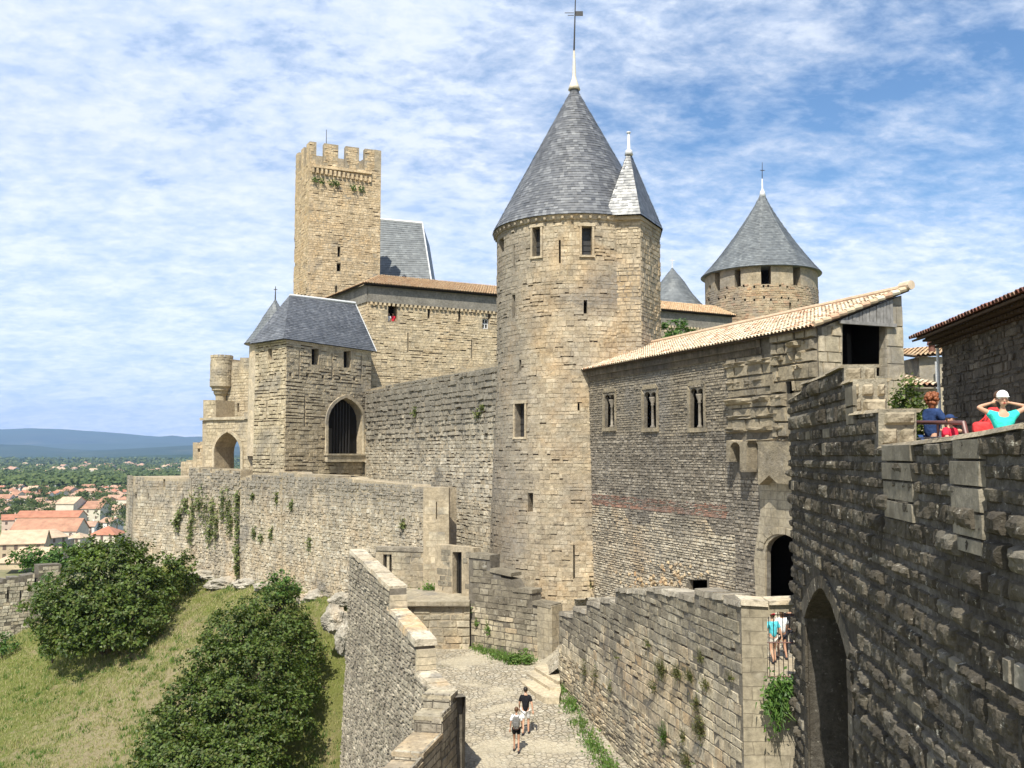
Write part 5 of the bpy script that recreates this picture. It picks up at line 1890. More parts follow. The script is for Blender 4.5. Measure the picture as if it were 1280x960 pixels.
for (a, b, dz) in steps:
    A = Vector((N0.x, N0.y, 0)) + d_ * a - nn_ * .04; B = Vector((N0.x, N0.y, 0)) + d_ * (b + .03) - nn_ * .04
    z_t = zc_ + dz
    nc.prism([Vector((A.x, A.y, z_t + .004)), Vector((B.x, B.y, z_t + .004)), Vector((B.x, B.y, z_t + .14)), Vector((A.x, A.y, z_t + .14))], nn_ * 1.03)
mk('turned_coping', nc, M['lists'], th1)

# ================================================================ the great rampart on the right
RD = 4.2
def rp(Y, off=0): return (RD + .13 * Y + off, Y)
RW = Wall(rp(24.9), rp(6.0))
ft = [(987, 498), (1003, 489), (1003, 479), (1024, 471.5), (1036, 466), (1055, 456.5), (1055, 478), (1066, 474), (1066, 516), (1098, 512), (1098, 557), (1140, 553), (1160, 550), (1195, 545.5), (1230, 540), (1280, 530)]
sz = RW.poly(ft)
poly = [(0, -13)] + [(max(0, a), z) for a, z in sz] + [(RW.L, sz[-1][1] + .02), (RW.L, -13)]
ar = RW.poly(arch_poly(1014, 740, 1061, 1000, 800, True, 12))
ar = [(a, z) for a, z in ar]
amn, amx = min(a for a, _ in ar), max(a for a, _ in ar)
zsp = RW.hit(1037, 800)[1]; zcr_ = RW.hit(1037, 740)[1]
ar = [(amn, -12.8), (amn, zsp)]
for i in range(1, 12):
    t = i / 12
    hw_a = (amx - amn) / 2
    if t <= .5:
        th_ = math.acos(1 - t * 2 * 1.0) / 1.0
        x_ = amn + hw_a * (2 * t); 
    else:
        x_ = amn + hw_a * (2 * t)
    e_ = abs(x_ - (amn + amx) / 2) / hw_a
    ar.append((x_, zsp + (zcr_ - zsp) * (1 - e_ ** 1.7)))
ar += [(amx, zsp), (amx, -12.8)]
mb = slab(RW, poly, .62, [(ar, 3)])
cmb = MB()
# the thick lower body of the wall, with the gateway vault running through it
zwalk = -.58
low = MB(); low.prism([RW.p(0.02, -13, -.621), RW.p(RW.L, -13, -.621), RW.p(RW.L, zwalk - .01, -.621), RW.p(0.02, zwalk - .01, -.621)], -RW.n * 2.6)
lc_ = MB(); lc_.prism([RW.p(a, z, -.4) for a, z in ar], -RW.n * 2.4)
low = cut(low, lc_)
mb.join(low)
for i_, f_ in enumerate(mb.Fc):
    vs_ = [Vector(mb.V[k_]) for k_ in f_]
    if len(vs_) < 3: continue
    nv = (vs_[1] - vs_[0]).cross(vs_[2] - vs_[1])
    if nv.length > 0 and abs(nv.normalized().dot(RW.d)) > .9 and min(v.z for v in vs_) > -1.2: mb.M[i_] = 3
fi = inside(poly)
arb = holebox(ar)
big_ar = [((a - (amn + amx) / 2) * 1.16 + (amn + amx) / 2, z + (.28 if z > zsp - .1 else 0)) for a, z in ar]
arb2 = holebox(big_ar)
random.seed(11)
def rtop(a):
    for (a0, z0), (a1, z1) in zip(sz[:-1], sz[1:]):
        if a0 <= a < a1: return z0 + (z1 - z0) * (a - a0) / (a1 - a0)
    return sz[0][1] if a < sz[0][0] else sz[-1][1]
rough_stones(mb, RW.p, 0.03, RW.L, -12.6, 3, fi, [arb2], topf=rtop, h=.33, w=.58, prot=(.045, .10), big=.16, bigp=(.11, .20), mi=1, mi2=2, p2=.04, res=.055, nz=.028, gap=.014)
ram = thing('rampart', 'massive dark rampart of rough bossed stones with a tall gateway, filling the right foreground', 'rampart', (RW.p(8, 0).x, 17, -11))
for (a0, z0), (a1, z1) in zip(sz[:-1], sz[1:]):
    if a1 - a0 < .1 and z0 - z1 > .2:
        rough_stones(mb, (lambda s_, z_, off=0.0, a_=max(a0, a1): RW.p(a_, z_, -s_) + Vector((RW.d.x, RW.d.y, 0)) * off), .0, .62, z1 - .02, z0 - .01, None, (), h=.34, w=.5, prot=(.02, .07), big=.2, bigp=(.06, .11), mi=4, mi2=4, p2=.2, res=.06, nz=.03, gap=.015, topf=lambda s_, t_=z0: t_)
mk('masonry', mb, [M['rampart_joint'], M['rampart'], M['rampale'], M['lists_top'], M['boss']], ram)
# gateway jambs and arch stones
ga_ = MB()
for i in range(len(ar) - 1):
    a, b = ar[i], ar[i + 1]
    c, d = big_ar[i + 1], big_ar[i]
    if i in (0, len(ar) - 2):
        z = -12.6
        while z < zsp - .05:
            hh = U(.35, .6); z2 = min(z + hh, zsp)
            ww = U(.22, .42) * (-1 if i == 0 else 1)
            xa = amn if i == 0 else amx
            ga_.prism([RW.p(xa, z + .01, -.02), RW.p(xa + ww, z + .01, -.02), RW.p(xa + ww, z2 - .01, -.02), RW.p(xa, z2 - .01, -.02)], RW.n * U(.05, .09))
            z = z2
    else:
        ga_.prism([RW.p(*a, -.02), RW.p(*b, -.02), RW.p(*c, -.02), RW.p(*d, -.02)], RW.n * U(.06, .10))
mk('gateway_surround', ga_, M['rampart'], ram)
# top surfaces of the parapet
cap = MB()
prev = None
for (a0, z0), (a1, z1) in zip(sz[:-1], sz[1:]):
    if a1 - a0 < .12: continue
    n_ = max(1, int((a1 - a0) / .8))
    for i in range(n_):
        s0, s1 = a0 + (a1 - a0) * i / n_ + .01, a0 + (a1 - a0) * (i + 1) / n_ - .01
        k0, k1 = z0 + (z1 - z0) * i / n_, z0 + (z1 - z0) * (i + 1) / n_
        o = .05 + U(-.02, .05)
        V = []
        nx = 6
        sd = U(0, 50)
        q = [RW.p(max(s0, .01), k0 - .05, o), RW.p(s1, k1 - .05, o), RW.p(s1, k1 + .015, o - .05), RW.p(max(s0, .01), k0 + .015, o - .05)]
        r_ = [v - RW.n * (.68 + o) for v in q]
        cap.add(q + r_, [(0, 1, 2, 3), (7, 6, 5, 4), (0, 4, 5, 1), (1, 5, 6, 2), (2, 6, 7, 3), (3, 7, 4, 0)])
mk('coping', cap, M['boss'], ram)
# pale dressed blocks of the crenels (as in the photo)
for (x0, x1, yt, heights) in ((1103, 1138, 556, (.28, .30, .31, .30)), (1188, 1222, 549, (.27, .33, .31, .32, .2)), (1056, 1065, 484, (.4, .35))):
    a0, zt__ = RW.hit(x0, yt, .08); a1, _ = RW.hit(x1, yt, .08)
    z_ = zt__
    for i_, hh in enumerate(heights):
        j0 = U(-.10, .03)
        db = MB()
        o_ = .075 + U(-.01, .015)
        q_ = [(a0 + j0, z_ - hh + .012), (a1 + U(-.03, .03), z_ - hh + .012), (a1 + U(-.03, .03), z_ - .004), (a0 + j0, z_ - .004)]
        V = [RW.p(a, b, .0) for a, b in q_] + [RW.p(a + (.012 if k in (0, 3) else -.012), b + (.012 if k < 2 else -.012), o_) for k, (a, b) in enumerate(q_)]
        db.add(V, [(4, 5, 6, 7), (0, 1, 5, 4), (1, 2, 6, 5), (2, 3, 7, 6), (3, 0, 4, 7)])
        mk('dressed_block', db, M['rampale'], ram)
        z_ -= hh
# walk behind the parapet
wk = MB()
wk.prism([RW.p(-.5, zwalk - .004, -.625), RW.p(RW.L, zwalk - .004, -.625), RW.p(RW.L, zwalk - .004, -12), RW.p(-.5, zwalk - .004, -12)], (0, 0, -.3))
o = mk('rampart_walk', wk, M['jointpale']); tagp(o, kind='structure')

# ================================================================ dark tiled house, top right
HBd = 9.95
HB_ = Wall((HBd + .13 * 29.6, 29.6), (HBd + .13 * 12, 12))
zho = at(1175, 437, 29.6).z + .62
mb = slab(HB_, [(0, -1), (HB_.L, -1), (HB_.L, zho), (0, zho)], 6)
stones(mb, HB_.p, 0, HB_.L - 6, -1, zho - .55, None, (), h=.2, w=.32, prot=(0, .06), gap=.03, irr=.025, hj=.45, wj=.6)
dh_ = thing('dark_tiled_house', 'dark rubble house with an overhanging red tile eave at the top right', 'house', (HB_.p(5, 0).x + 2, 24, -1))
mk('wall', mb, [M['darkwall'], M['darkwall']], dh_)
gen = MB()
for k, (zz, oo) in enumerate(((zho - .55, .16), (zho - .44, .34), (zho - .33, .52), (zho - .22, .70))):
    n_ = int(HB_.L / .22)
    for i in range(n_):
        gen.box(HB_.p(i * .22 + .1 - .25, zz + .03, oo / 2), HB_.d * .085, HB_.n * oo / 2, (0, 0, .035))
mk('cornice', gen, M['eave'], dh_)
ez_ = at(1152, 418, 28.6).z
rt = MB()
e0 = HB_.p(-.1, zho - .28, .9); e1 = HB_.p(HB_.L, zho - .28, .9)
r0 = HB_.p(-.1, zho + 1.5, -5.0); r1 = HB_.p(HB_.L, zho + 1.5, -5.0)
tile_roof(rt, e0, e1, r1, r0, pitch=.24, row=.4, rad=.10)
mk('roof', rt, M['tile_dark'], dh_)
pp = MB(); pp.tube([HB_.p(-.12, -.5, .1), HB_.p(-.12, zho - .2, .1)], .05, 8)
mk('downpipe', pp, M['zinc'], dh_)
# little house and roofs beyond it
lh = thing('small_tiled_turret_house', 'narrow rendered house top with tiny tiled roof between post and dark house', 'house', (at(1160, 460, 48).x, 48, -1))
m1 = MB(); x0 = at(1149, 450, 47).x; x1 = at(1176, 450, 47).x
zt_ = at(1160, 446, 47).z
m1.abox(x0, x1 + 2, 47, 51, -1, zt_)
for i in range(3):
    xx = at(1150 + i * 3.5 + 3, 455, 47).x
mk('wall', m1, M['dressed'], lh)
m1 = MB(); tile_roof(m1, Vector((x0 - .3, 46.7, zt_)), Vector((x1 + 2, 46.7, zt_ + .3)), Vector((x1 + 2, 51, zt_ + 1.0)), Vector((x0 - .3, 51, zt_ + .7)), .24, .4)
mk('roof', m1, M['tile_orange'], lh)
m1 = MB(); c = at(1165, 440, 47.5); m1.tube([c, c + Vector((0, 0, .35)), c + Vector((0, 0, .36)), c + Vector((0, 0, .6))], [.16, .16, .24, .2], 10)
mk('chimney_pot', m1, M['tile_dark'], lh)
m1 = MB(); c = at(1171, 452, 46.5); m1.tube([c, Vector((c.x + .05, c.y, -1))], .1, 8)
mk('drainpipe', m1, M['zinc'], lh)
fr_ = thing('pink_tiled_roof', 'low house with a pinkish tile roof behind the green tree on the rampart', 'house', (at(1145, 480, 44).x, 44, -1))
m1 = MB(); a = at(1128, 482, 42); b = at(1180, 490, 42); c = at(1180, 470, 47); d = at(1128, 467, 47)
tile_roof(m1, Vector((a.x - 1, 42, a.z)), Vector((b.x, 42, a.z)), Vector((b.x, 47, d.z)), Vector((a.x - 1, 47, d.z)), .24, .4)
mk('roof', m1, M['tile_cream'], fr_)
m1 = MB(); m1.abox(a.x - 1, b.x, 42.4, 47, -1, a.z - .1); mk('wall', m1, M['dressed'], fr_)
# handrail
hl = thing('handrail', 'brown painted metal handrail bending down behind the rampart parapet', 'handrail', (RW.p(9, 0).x, 15, zwalk))
m1 = MB()
oR = -.95
a0, z0 = RW.hit(1128, 528, oR); a1, z1 = RW.hit(1205, 528.5, oR); a2, z2 = RW.hit(1214, 552, oR)
m1.tube([RW.p(a0, z0, oR), RW.p(a1, z1, oR), RW.p(a2, z2 - .2, oR)], .035, 8)
mk('top_rail', m1, M['rail'], hl)
m1 = MB(); _, zm = RW.hit(1160, 543, oR); m1.tube([RW.p(a0, z0 - .32, oR), RW.p(a1 + .2, z0 - .32, oR)], .012, 6)
mk('lower_wire', m1, M['zinc'], hl)
for k, px in enumerate((1143, 1172, 1204)):
    m1 = MB(); a, z = RW.hit(px, 528, oR); m1.tube([RW.p(a, zwalk, oR), RW.p(a, z, oR)], .02, 6)
    mk('post', m1, M['rail'], hl)
# ================================================================ the slope, the plain, the hills
import numpy as np
pts = [(-11.5, 63, -10.0), (-22, 76, -10.0), (-30, 82, -9.6), (-45, 86, -16), (-9.2, 51.5, -17.4), (-19.8, 53.7, -17.6), (-31.3, 58.3, -19), (-38.8, 75, -16.6), (-31, 68, -16.2),
       (-22, 67, -13.2), (-10.3, 56.6, -15.3), (-11.7, 59.3, -13.0), (-27, 79, -10.4), (-23.5, 71, -12.0), (-9.5, 60.5, -11.0), (-4, 40, -20), (-15, 42, -20.5), (-28, 46, -21), (-45, 60, -21), (-46, 95, -16), (-30, 92, -9.5), (-20, 60, -15.6)]
def tps(r): return 0 if r < 1e-6 else r * r * math.log(r)
n__ = len(pts)
K_ = np.zeros((n__ + 3, n__ + 3)); y_ = np.zeros(n__ + 3)
for i in range(n__):
    for j in range(n__): K_[i, j] = tps(math.hypot(pts[i][0] - pts[j][0], pts[i][1] - pts[j][1]))
    K_[i, i] += .8
    K_[i, n__:] = K_[n__:, i] = (1, pts[i][0], pts[i][1]); y_[i] = pts[i][2]
cf = np.linalg.solve(K_, y_)
PX = np.array([q_[0] for q_ in pts]); PY = np.array([q_[1] for q_ in pts])
SHX = {}
def slope_z(x, y):
    xx = max(-50, min(-4, x)); yy = max(34, min(92, y))
    r2 = (PX - xx) ** 2 + (PY - yy) ** 2 + 1e-9
    z = float(np.dot(cf[:n__], .5 * r2 * np.log(r2)) + cf[n__] + cf[n__ + 1] * xx + cf[n__ + 2] * yy)
    return z
oLw = Wall((-58, 83), (-38.5, 89))     # low outer enceinte
def land_z(x, y):
    z = slope_z(x, y)
    # outside the low enceinte: falls to the plain
    d = (x - (-43.5)) * -1 + (y - 86) * .15
    dl = max(0, -x - 50) ; du = max(0, y - 90)
    # hidden side, under castle
    if x > -5 or (y < 56 and side_of(W1F, W1C, x, y) > 22):
        z = min(z, -13.5)
    if y > 56 and side_of(oA, oB, x, y) < 0 and x > -24:
        z = min(z, -9.9)
    dd = max(dl, du)
    z -= min(26, dd * .55)
    if x > 30: z = min(z, -12)
    z += noise.noise(Vector((x * .12, y * .12, 1))) * .35 + noise.noise(Vector((x * .5, y * .5, 1))) * .10 + noise.noise(Vector((x * 1.7, y * 1.7, 1))) * .07
    return max(z, -40.5)
mb = grid(-130, 90, 12, 170, 1.0, land_z, lambda x, y: not (-62 < x < 2 and 28 < y < 92))
fine_ = grid(-62, 2, 28, 92, .4, land_z, lambda x, y: True)
m, q, bs = newmat('dry_grass_slope')
ge = q.n('ShaderNodeNewGeometry'); pos = ge.outputs['Position']
n_big = q.noise(pos, .10, 6, .62, .5)
n_mid = q.noise(pos, .8, 6, .68, .4)
n_fin = q.noise(pos, 4.5, 8, .8)
green = q.mix(q.maprange(n_fin, .3, .7), (.19, .22, .055), (.33, .34, .11))
dry = q.mix(q.maprange(n_fin, .3, .7), (.38, .31, .17), (.55, .47, .29))
sp = q.n('ShaderNodeSeparateXYZ'); q.put(sp.inputs[0], pos)
cx = q.math('ADD', sp.outputs[0], 25); cy = q.math('SUBTRACT', sp.outputs[1], 60)
dist = q.math('SQRT', q.math('ADD', q.math('MULTIPLY', cx, cx), q.math('MULTIPLY', q.math('MULTIPLY', cy, cy), .45)))
dryf = q.math('ADD', q.maprange(dist, 3, 14, .20, -.08), q.math('ADD', q.math('MULTIPLY', n_big, .5), q.math('MULTIPLY', n_mid, .95)))
dryf = q.math('ADD', dryf, q.math('MULTIPLY', q.math('SUBTRACT', n_fin, .5), .55))
fdry = q.maprange(dryf, .70, .92)
col = q.mix(fdry, green, dry)
cx2 = q.math('ADD', sp.outputs[0], 10.2); 
trail = q.math('MULTIPLY', q.maprange(q.math('ADD', q.math('ABSOLUTE', q.math('ADD', cx2, q.math('MULTIPLY', q.math('SUBTRACT', sp.outputs[1], 52), .10))), q.math('MULTIPLY', n_fin, 1.2)), .5, 1.4, .7, 0), q.maprange(sp.outputs[1], 58, 54))
col = q.mix(trail, col, (.46, .36, .22))
col = q.mix(q.maprange(n_mid, .60, .66, 0, .55), col, (.36, .27, .16))
q.put(bs.inputs['Base Color'], col); bs.inputs['Roughness'].default_value = 1; bs.inputs['Specular IOR Level'].default_value = .05
bp = q.n('ShaderNodeBump'); bp.inputs['Distance'].default_value = .25
q.put(bp.inputs['Height'], q.math('ADD', n_fin, q.noise(pos, 22, 4, .7))); q.put(bs.inputs['Normal'], bp.outputs[0])
M['slope'] = m
o = mk('grass_slope', mb, M['slope'], org=Vector((-20, 60, -12)), smooth=True); tagp(o, kind='structure')
o = mk('grass_slope', fine_, M['slope'], org=Vector((-20, 60, -12)), smooth=True); tagp(o, kind='structure')

# grass blades and tufts over the slope
random.seed(3)
gb_ = MB()
M['grass'] = leaf_mat('grass_blades', [(.14, .20, .04), (.22, .27, .07), (.38, .34, .17), (.48, .41, .24), (.18, .23, .06), (.42, .35, .20)], .3, .7)
cnt = 0
for _ in range(52000):
    x, y = U(-46, -8), U(48, 86)
    if side_of(W1F, W1C, x, y) > -12 and y < 53: continue
    # only where the camera can see
    px = 640 + F * x / y
    if px < -30: continue
    z = land_z(x, y)
    dn_ = noise.noise(Vector((x * .5, y * .5, 9)))
    if dn_ < -.3 and U(0, 1) < .6: continue
    hgt = U(.06, .2) * (1 + max(0, dn_) * 1.6) * (1.3 if y > 60 else 1)
    p = Vector((x, y, z))
    for k in range(3):
        d = Vector((U(-.7, .7), U(-.7, .7), 1)).normalized()
        sd = Vector((U(-1, 1), U(-1, 1), 0)).normalized() * U(.012, .03)
        o_ = Vector((U(-.12, .12), U(-.12, .12), 0))
        gb_.add([p + o_ - sd, p + o_ + sd, p + o_ + d * hgt * 1.2], [(0, 1, 2)])
for _ in range(2300):
    x, y = U(-44, -9), U(50, 84)
    px = 640 + F * x / y
    if px < -10 or (side_of(W1F, W1C, x, y) > -12 and y < 53): continue
    if noise.noise(Vector((x * .3, y * .3, 17))) < -.12: continue
    c = Vector((x, y, land_z(x, y) - .02)); n_b = int(U(8, 20)); hh_ = U(.12, .42); sp_r = U(.08, .3)
    for k in range(n_b):
        o_ = Vector((random.gauss(0, sp_r), random.gauss(0, sp_r), 0))
        d = Vector((U(-.6, .6), U(-.6, .6), 1)).normalized(); sd = Vector((U(-1, 1), U(-1, 1), 0)).normalized() * U(.02, .05)
        gb_.add([c + o_ - sd, c + o_ + sd, c + o_ + d * hh_ * U(.6, 1.2)], [(0, 1, 2)], 1)
o = mk('grass_blades', gb_, [M['grass'], M['weed']]); tagp(o, kind='stuff', label='short patchy grass covering the slope below the castle wall', cat='grass')

# plain out to the horizon
pl = MB()
R0, rings, seg = 0, [0, 150, 300, 600, 1200, 2400, 5000, 9000, 16000, 30000], 48
for r_ in rings:
    for k in range(seg):
        a = 2 * math.pi * k / seg
        pl.V.append((r_ * math.cos(a), r_ * math.sin(a), -41.0))
for i in range(len(rings) - 1):
    for k in range(seg):
        k2 = (k + 1) % seg
        if i == 0:
            pl.Fc.append((i * seg, (i + 1) * seg + k, (i + 1) * seg + k2))
        else:
            pl.Fc.append((i * seg + k, (i + 1) * seg + k, (i + 1) * seg + k2, i * seg + k2))
        pl.M.append(0)
m, q, bs = newmat('plain_fields')
ge = q.n('ShaderNodeNewGeometry'); pos = ge.outputs['Position']
mp = q.n('ShaderNodeMapping'); mp.inputs['Scale'].default_value = (1, .35, 1); q.put(mp.inputs['Vector'], pos)
vo = q.n('ShaderNodeTexVoronoi'); q.put(vo.inputs['Vector'], mp.outputs[0]); vo.inputs['Scale'].default_value = .004
sx = q.n('ShaderNodeSeparateColor'); q.put(sx.inputs[0], vo.outputs['Color'])
fld = q.ramp(sx.outputs[0], [(0, (.045, .085, .03)), (.4, (.07, .11, .035)), (.6, (.035, .07, .022)), (.8, (.20, .18, .09)), (.88, (.05, .09, .03)), (1, (.11, .13, .05))])
nn_ = q.noise(pos, .03, 6, .7)
near = q.mix(q.maprange(nn_, .4, .6), (.30, .25, .17), (.10, .13, .045))
spx = q.n('ShaderNodeSeparateXYZ'); q.put(spx.inputs[0], pos)
col = q.mix(q.maprange(spx.outputs[1], 900, 1300), near, fld)
q.put(bs.inputs['Base Color'], col); bs.inputs['Roughness'].default_value = 1; bs.inputs['Specular IOR Level'].default_value = .05
o = mk('plain', pl, m, org=Vector((0, 0, -41))); tagp(o, kind='structure')

# hills: ridge lines at different distances, heights from the skyline
def ridge(name, Y, prof, depth, seed, fall=-41):
    """prof: (px, py) skyline; rises from the plain to the crest over `depth` metres"""
    mb = MB()
    xs = []
    n_ = 150
    P0, P1 = prof[0][0], prof[-1][0]
    rows = 14
    for j in range(rows + 1):
        t = j / rows
        for i in range(n_ + 1):
            px = P0 + (P1 - P0) * i / n_
            for (xa, ya), (xb, yb) in zip(prof[:-1], prof[1:]):
                if xa <= px <= xb:
                    py = ya + (yb - ya) * (px - xa) / (xb - xa); break
            top = at(px, py, Y)
            yy = Y - depth * (1 - t)
            x = top.x
            zc = fall + (top.z - fall) * (t ** 1.3)
            zc += (noise.noise(Vector((x * .0006, yy * .0006, seed))) * .35 + noise.noise(Vector((x * .002, yy * .002, seed))) * .16) * (top.z - fall) * (1 - t * .85) * min(1, t * 3)
            mb.V.append((x, yy, zc))
    for j in range(rows):
        for i in range(n_):
            k = j * (n_ + 1) + i
            mb.Fc.append((k, k + 1, k + n_ + 2, k + n_ + 1)); mb.M.append(0)
    # back slope
    b0 = rows * (n_ + 1); base = len(mb.V)
    for i in range(n_ + 1):
        v = mb.V[b0 + i]; mb.V.append((v[0], v[1] + depth * .6, fall))
    for i in range(n_):
        mb.Fc.append((b0 + i, b0 + i + 1, base + i + 1, base + i)); mb.M.append(0)
    m, q, bs = newmat(name + '_cover')
    ge = q.n('ShaderNodeNewGeometry')
    nz = q.noise(ge.outputs['Position'], .0016, 6, .65)
    n2_ = q.noise(ge.outputs['Position'], .0005, 5, .6)
    col = q.ramp(nz, [(.35, (.015, .03, .014)), (.5, (.03, .05, .024)), (.62, (.06, .075, .04)), (.72, (.13, .12, .08))])
    q.put(bs.inputs['Base Color'], q.mix(q.maprange(n2_, .4, .6), col, (.035, .06, .022)))
    bs.inputs['Roughness'].default_value = 1; bs.inputs['Specular IOR Level'].default_value = 0
    o = mk('hills', mb, m, org=Vector((0, Y, fall)), smooth=True); tagp(o, kind='structure')
ridge('far_hills', 17000, [(-260, 540), (-120, 538), (0, 536), (35, 534.5), (70, 536.5), (105, 538.5), (145, 541), (175, 543.5), (198, 546), (212, 543), (222, 546.5), (250, 545.5), (300, 547), (420, 551), (640, 556), (1000, 552), (1600, 548), (2200, 545)], 5500, 1)
ridge('near_hills', 10500, [(-260, 552), (0, 555), (40, 556), (80, 561), (120, 563), (160, 561), (200, 559), (250, 556), (330, 560), (640, 566), (1200, 564), (2200, 560)], 3000, 5)
ridge('low_hills', 6500, [(-260, 572), (0, 571), (60, 573), (110, 574), (150, 571), (190, 569), (240, 568), (400, 571), (2200, 571)], 1600, 9)

# ================================================================ low enceinte at the far left
eA, eB = xyp(-15, 740, 84.0), xyp(76, 720, 88.0)
ew = Wall(eA, eB)
ol = [(-15, 830), (-15, 728), (4, 728), (4, 724), (9, 724), (9, 729), (12, 729), (12, 722), (24, 721), (24, 727), (28, 727), (28, 720), (44, 717), (44, 724), (48, 724), (48, 706.5), (77, 705), (77, 790)]
mb, sz, hs = wall_mesh(ew, ol, 1.4, [(rect(43.5, 720, 46, 729), .6), (rect(9, 738, 11, 749), .6), (rect(25, 738, 26.5, 748), .6)], dict(h=.3, w=.5, prot=(0, .05)))
o = mk('low_crenellated_wall', mb, [M['joint'], M['curtain']]); tagp(o, label='low crenellated wall at the left edge between the tree and the tiled village', cat='wall')

# ================================================================ rocks at the foot of the outer wall
def rock(name, c, r, seed, label, sub=5):
    bm = bmesh.new()
    bmesh.ops.create_icosphere(bm, subdivisions=sub, radius=1)
    for v in bm.verts:
        p = v.co.copy()
        k = 1 + noise.noise(p * 1.3 + Vector((seed, 0, 0))) * .45 + noise.noise(p * 3 + Vector((seed, 0, 0))) * .22 + abs(noise.noise(p * 6 + Vector((seed, 3, 0)))) * .16 + noise.noise(p * 14 + Vector((seed, 3, 0))) * .05
        v.co = Vector((p.x * r[0] * k, p.y * r[1] * k, p.z * r[2] * k))
    mb = MB(); mb.V = [tuple(v.co + Vector(c)) for v in bm.verts]; mb.Fc = [tuple(v.index for v in f.verts) for f in bm.faces]; mb.M = [0] * len(mb.Fc)
    bm.free()
    o = mk(name, mb, M['rock'], smooth=False)
    tagp(o, label, 'rock', 'limestone outcrops under the outer wall')
rk = [((262, 720), 79, (1.5, .8, .45), 'low pale rock at the foot of the plant hung crenellated wall'),
      ((285, 730), 76.2, (1.6, .8, .5), 'pale rock left of the dark plants in the wall joint'),
      ((312, 730), 73.6, (1.3, .7, .42), 'pale rock under the middle of the ochre wall bay'),
      ((338, 734), 71, (1.2, .7, .45), 'pale rock just behind the top of the nearer round bush'),
      ((392, 748), 66.0, (1.2, .6, .5), 'low rock between the bush and the long outer wall'),
      ((425, 750), 62.2, (.7, .5, .42), 'white rounded boulder touching the left edge of the parapet'),
      ((418, 775), 58.5, (.75, .5, .8), 'grey white crag below the white boulder beside the parapet'),
      ((430, 800), 56, (.45, .5, .9), 'grey streaked crag lowest beside the parapet foot')]
for i, ((x, y), Y, r, lb) in enumerate(rk):
    rock('rock', at(x, y, Y), r, i * 7.3, lb)

# ================================================================ trees on the slope
random.seed(21)
def tree(name, label, base, lobes, nclump, nleaf, size, mat, clump, cat='tree', r0=.16, group=None):
    b = Vector(base)
    t = thing(name, label, cat, b, group)
    cr = crown(lobes, nclump, nleaf, size, clump)
    mk('crown', cr, mat, t)
    tips = [Vector(c) + Vector((0, 0, r[2] * .1)) for c, r in lobes]
    mk('trunk', limbs(b, tips, r0), M['bark'], t)
    return t
LS = 1.09
def L(px, py, Y, rx, ry, rz):
    return (at(px, py, Y * LS), (rx * LS, ry * LS, rz * LS))
# tree 1, back left: 40-245 x 675-825, about 8 m high at ~68 m
t1b = at(135, 806, 71); t1b.z = land_z(t1b.x, t1b.y)
l1 = [L(140, 725, 68, 2.7, 2.4, 2.5), L(110, 745, 66, 2.6, 2.2, 2.6), L(175, 745, 66, 2.3, 2.2, 2.3), L(75, 772, 65, 2.0, 2.0, 2.3), L(120, 775, 64, 2.6, 2.0, 2.0),
      L(168, 775, 64, 2.0, 1.8, 1.5), L(205, 722, 69, 2.0, 1.6, 1.8), L(228, 718, 70, 1.2, 1.2, 1.4), L(55, 752, 67, 1.3, 1.3, 1.5), L(150, 697, 70, 1.7, 1.5, 1.5), L(118, 700, 69, 1.6, 1.5, 1.6), L(172, 705, 70, 1.2, 1.2, 1.3), L(90, 805, 63, 2.0, 1.5, .9), L(150, 800, 63, 1.7, 1.3, .7)]
tree('fig_tree', 'broad dark green tree on the grass slope below the corner bastion, the farther of two', t1b, l1, 1150, 24, .30, M['leaf'], .42)
# tree 2, nearer: 180-415 x 725-960
LS = 1.15
t2b = at(318, 940, 54); t2b.z = land_z(t2b.x, t2b.y)
l2 = [L(335, 775, 52, 2.1, 1.8, 1.9), L(300, 800, 50, 2.0, 1.9, 1.9), L(365, 815, 50, 1.7, 1.7, 2.0), L(270, 840, 48, 1.7, 1.7, 1.7), L(325, 850, 47, 2.2, 1.9, 2.0), L(378, 862, 48.5, .9, 1.0, 1.3),
      L(240, 885, 46, 1.6, 1.6, 1.4), L(290, 895, 45, 2.0, 1.7, 1.7), L(348, 900, 45.5, 1.6, 1.5, 1.6), L(212, 930, 44, 1.3, 1.4, 1.0), L(250, 955, 42.5, 1.7, 1.5, 1.2), L(305, 955, 42.5, 1.7, 1.4, 1.2), L(335, 940, 43, 1.0, 1.1, 1.0), L(225, 968, 41.5, 1.5, 1.2, 1.0), L(275, 975, 41, 1.9, 1.3, 1.1), L(310, 970, 41.5, 1.4, 1.2, 1.1), L(190, 950, 43, 1.0, 1.0, .9), L(350, 742, 54, 1.0, .9, .8), L(200, 905, 46, .8, .9, .8)]
tree('fig_tree', 'large round bushy tree on the slope beside the left parapet, the nearer of two', t2b, l2, 2050, 26, .215, M['leaf'], .36)
# lighter shrubs by tree 1 and the enceinte
def bush(label, px, py, Y, r, mat, n=60, nl=22, size=.25, cl=.3, group='shrubs on the grass slope'):
    c = at(px, py, Y)
    t = thing('shrub', label, 'shrub', (c.x, c.y, c.z - r[2]), group)
    mk('foliage', crown([(c, r)], n, nl, size, cl), M[mat], t)
    mk('stem', limbs((c.x, c.y, c.z - r[2]), [c + Vector((.3, 0, 0)), c + Vector((-.4, 0, .2))], .06), M['bark'], t)
bush('yellow green shrub on top left of the farther tree', 112, 705, 73.5, (1.5, 1.0, 1.0), 'leafy', 70, 22, .26)
bush('pale green shrub between the low crenellated wall and the farther tree', 62, 742, 77, (1.3, 1.0, 1.6), 'leaf2', 80, 20, .2)
bush('low green hedge rising behind the low crenellated wall', 70, 700, 100, (4.6, 2.0, 1.6), 'leaf2', 150, 24, .35, .5)
